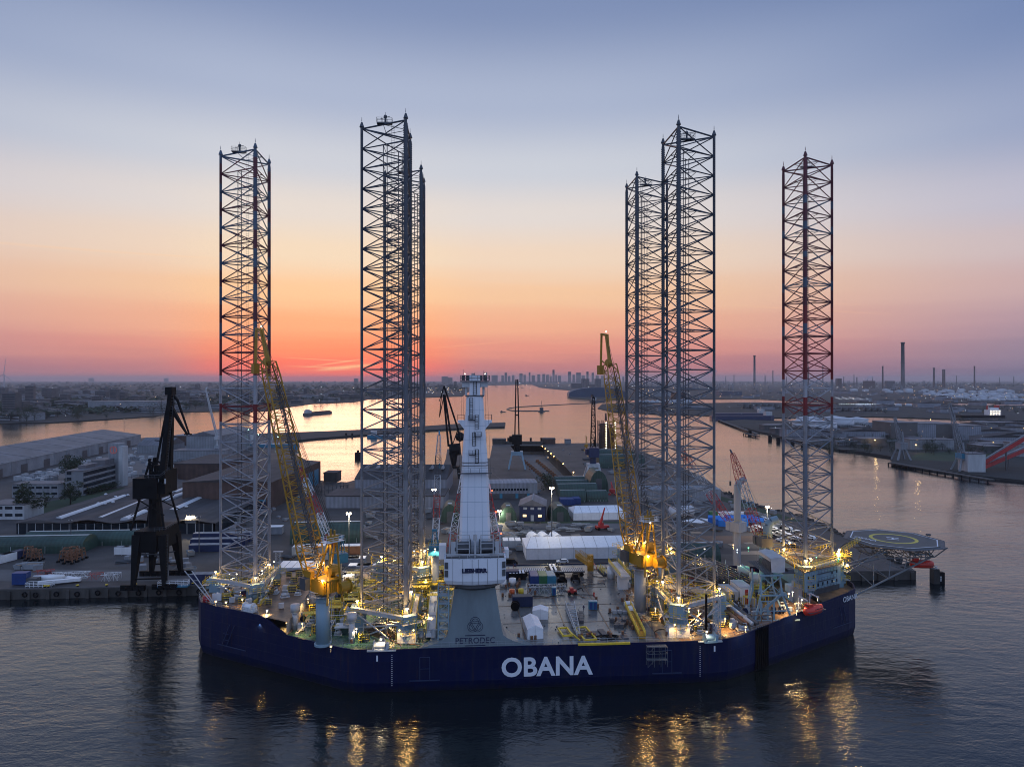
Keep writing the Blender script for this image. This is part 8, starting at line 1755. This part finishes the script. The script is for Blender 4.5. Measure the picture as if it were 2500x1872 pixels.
# red and white ship behind right bank
t = T('tanker_ship', 'ship with white lit superstructure and red funnel in the arm at the far right', 'ship', gp(2400,1022,0), R(2)); s_ = gp(0,1022,0).y/F; b = MB(); b.prism([(-60*s_,-8),(46*s_,-8),(56*s_,0),(46*s_,8),(-60*s_,8)],-1,9*s_); b.build('hull', M['black'], t); b = MB(); b.bx(10*s_,38*s_,-7,7,9*s_,22*s_); b.bx(14*s_,34*s_,-5,5,22*s_,27*s_); b.build('superstructure', M['white'], t); b = MB(); b.bx(30*s_,38*s_,-3,3,22*s_,33*s_); b.build('funnel', M['red'], t); b = MB(); b.bar((10*s_,0,22*s_),(10*s_,0,32*s_),1.2,4); b.build('mast', M['red'], t); b = MB(); [b.ball((12*s_+i*7*s_,-8,11*s_+j*4*s_),.4,5) for i in range(4) for j in range(3)]; b.build('lamp', E['white'], t)
# dense low industry on both right-hand shores
random.seed(33)
iA = [block('industrial_shed','low shed among the plant on the right hand shores','shed',1900,1912,960,14,6,'farb',z0=1.5), block('industrial_shed','low shed among the plant on the right hand shores','shed',1900,1924,960,16,9,'wallg',roof='roofd',z0=1.5,gab=3)]
for o in iA: o['group'] = 'low sheds among the plant on the right hand shores'
def pipe_rack_far():
    t = T('pipe_bridge','pipe bridge between the plant units on the right hand shores','pipe bridge'); b = MB(); [b.bar((-30,k*.9,6+(k%2)),(30,k*.9,6+(k%2)),.3,5) for k in range(5)]; b.build('pipe', M['farl'], t); b = MB(); [b.bar((x,y,0),(x,y,7),.3,4) for x in range(-30,31,10) for y in (-.6,4.2)]; b.build('support', M['dgrey'], t); t['group'] = 'pipe bridges on the right hand shores'; return t
iB = pipe_rack_far(); iB.location = gz(2100,975)
for k in range(240):
    r_ = random.random()
    if r_ < .6: px_, py_ = random.uniform(1560,2520), random.uniform(950,1008)
    elif r_ < .8: px_, py_ = random.uniform(2390,2520), random.uniform(1040,1105)
    else: px_, py_ = random.uniform(1850,2180), random.uniform(1046,1094)
    if 1459 < px_ < 2100 and 973 < py_ < 986: continue
    if py_ > 1011 and px_ < 1860+ (py_-1046)*4.2: continue
    place_proto(random.choice(iA+[iB]), px_, py_, random.choice((0,.1,1.5,1.7)), random.uniform(.5,1.2))
for k in range(110): place_proto(random.choice(tP), random.uniform(1990,2500), random.choice((random.uniform(1092,1114),random.uniform(1034,1050),random.uniform(988,1010),random.uniform(1072,1112))), random.uniform(0,6), random.uniform(.3,.6))
# long moored tankers
for k, (x0, x1, yb, lb) in enumerate(((1742,1870,1017,'long dark moored barge with row of lights behind the right legs'),(1735,1890,1024,'second long dark barge on the right bank behind the legs'))):
    p, q = gp(x0,yb,0), gp(x1,yb,0); w_ = (q-p).length/2; t = T('moored_barge', lb, 'barge', (p+q)/2, 0); b = MB(); b.prism([(-w_,-7),(w_-8,-7),(w_,0),(w_-8,7),(-w_,7)],-1,7); b.build('hull', M['navy'], t); b = MB(); b.bx(w_*.7,w_*.9,-6,6,7,14); b.build('superstructure', M['lgrey'], t)
# wind turbine at the left edge
p = gz(10,958); t = T('wind_turbine', 'wind turbine cut by the left photo edge', 'wind turbine', p, 0); D = p.y; s_ = D/F; b = MB(); zh = H-(914-Y0)*s_-1.5; b.cyl(0,0,0,zh,3.0,2.0,10); b.build('tower', M['lgrey'], t); b = MB(); hub = Vector((-6*s_,-2,zh)); hub = Vector((0,-3,zh))
for a_ in (82,202,322): r_ = Vector((math.cos(R(a_)),0,math.sin(R(a_)))); b.bar(hub, hub+r_*46*s_, 1.6, 4, .3)
b.build('rotor', M['lgrey'], t)
# steam puffs from the refinery
def puff(label, px_, py_, D, r):
    b = MB(); b.s = True; random.seed(int(px_))
    for k in range(9): b.ball((k*r*.55+random.uniform(-.3,.3)*r, random.uniform(-.3,.3)*r, k*r*.22+random.uniform(-.4,.4)*r), r*random.uniform(.5,1.0)*(.6+.07*k), 12)
    m = MATS.get('steam')
    if not m:
        m = bpy.data.materials.new('steam'); m.use_nodes = True; tt = m.node_tree; tt.nodes.clear(); oo = tt.nodes.new('ShaderNodeOutputMaterial'); vv = tt.nodes.new('ShaderNodeVolumePrincipled'); vv.inputs['Density'].default_value = .02; vv.inputs['Color'].default_value = (.9,.92,1,1); tt.links.new(vv.outputs[0], oo.inputs['Volume']); MATS['steam'] = m
    b.build('steam_plume', m, None, qp(px_,py_,D), 0, label, 'steam', None, None)
puff('pale steam plume above the far plant behind the right legs', 1706, 920, 6000, 30); puff('thin steam plume left of the thin dark chimney', 2098, 934, 5600, 22); puff('steam rising from the factory roof behind the jetty crane', 2222, 1022, 1400, 4)
# distant lamps: countless points of light
random.seed(17)
for nm, em, n_ in (('distant_lamps', E['far'], 330), ('distant_white_lamps', E['farc'], 240)):
    b = MB()
    for k in range(n_):
        r_ = random.random()
        if r_ < .66: px_ = random.uniform(1560,2500); py_ = random.choice((random.uniform(936,950),random.uniform(940,975),random.uniform(950,1010)))
        elif r_ < .76: px_ = random.uniform(1255,1560); py_ = random.uniform(934,946)
        elif r_ < .84: px_ = random.uniform(1030,1128); py_ = random.uniform(944,962)
        elif r_ < .93: px_ = random.uniform(0,1050); py_ = 940+(shore_y(px_)-948)*random.random()
        else: px_ = random.uniform(1850,2500); py_ = random.uniform(1032,1075)
        z = random.uniform(4,26); p = gp(px_, py_, z)
        if p.y > 12000: continue
        b.ball(p, p.y*random.choice((.00013,.00018,.00028)), 4)
    b.build(nm, em, kind='stuff')
b = MB()
for k in range(22): p = gp(2050+k*4.2, 987-(k%3)*.6, 10); b.ball(p, p.y*.0003, 5)
for k in range(24): p = gp(2040+k*3.4, 970+(k%5)*1.2, 12); b.ball(p, p.y*.0003, 5)
for k in range(14): p = gp(1562+k*7, 1192, 7); b.ball(p, .22, 5)
b.build('loading_rack_lamps', E['farc'], kind='stuff')
for (px_, py_, pw) in ((2236,1086,900),(2296,1078,900),(2425,1080,1200),(2136,1074,900),(2272,1024,700),(2420,1045,700),(2500,1045,700)):
    p = gp(px_,py_,9); b = MB(); b.cyl(0,0,-7,0,.25,n=5); b.cur = 1; b.ball((0,0,0),.5,6); b.build('street_lamp', [M['dgrey'],E['warm']], None, p, 0, 'orange street lamp on the right river bank', 'lamp', 'orange street lamps on the right bank'); plight(p+Vector((0,-2,-.5)), pw, r=.6)
print('objects', len(bpy.data.objects), 'lights', NL[0])
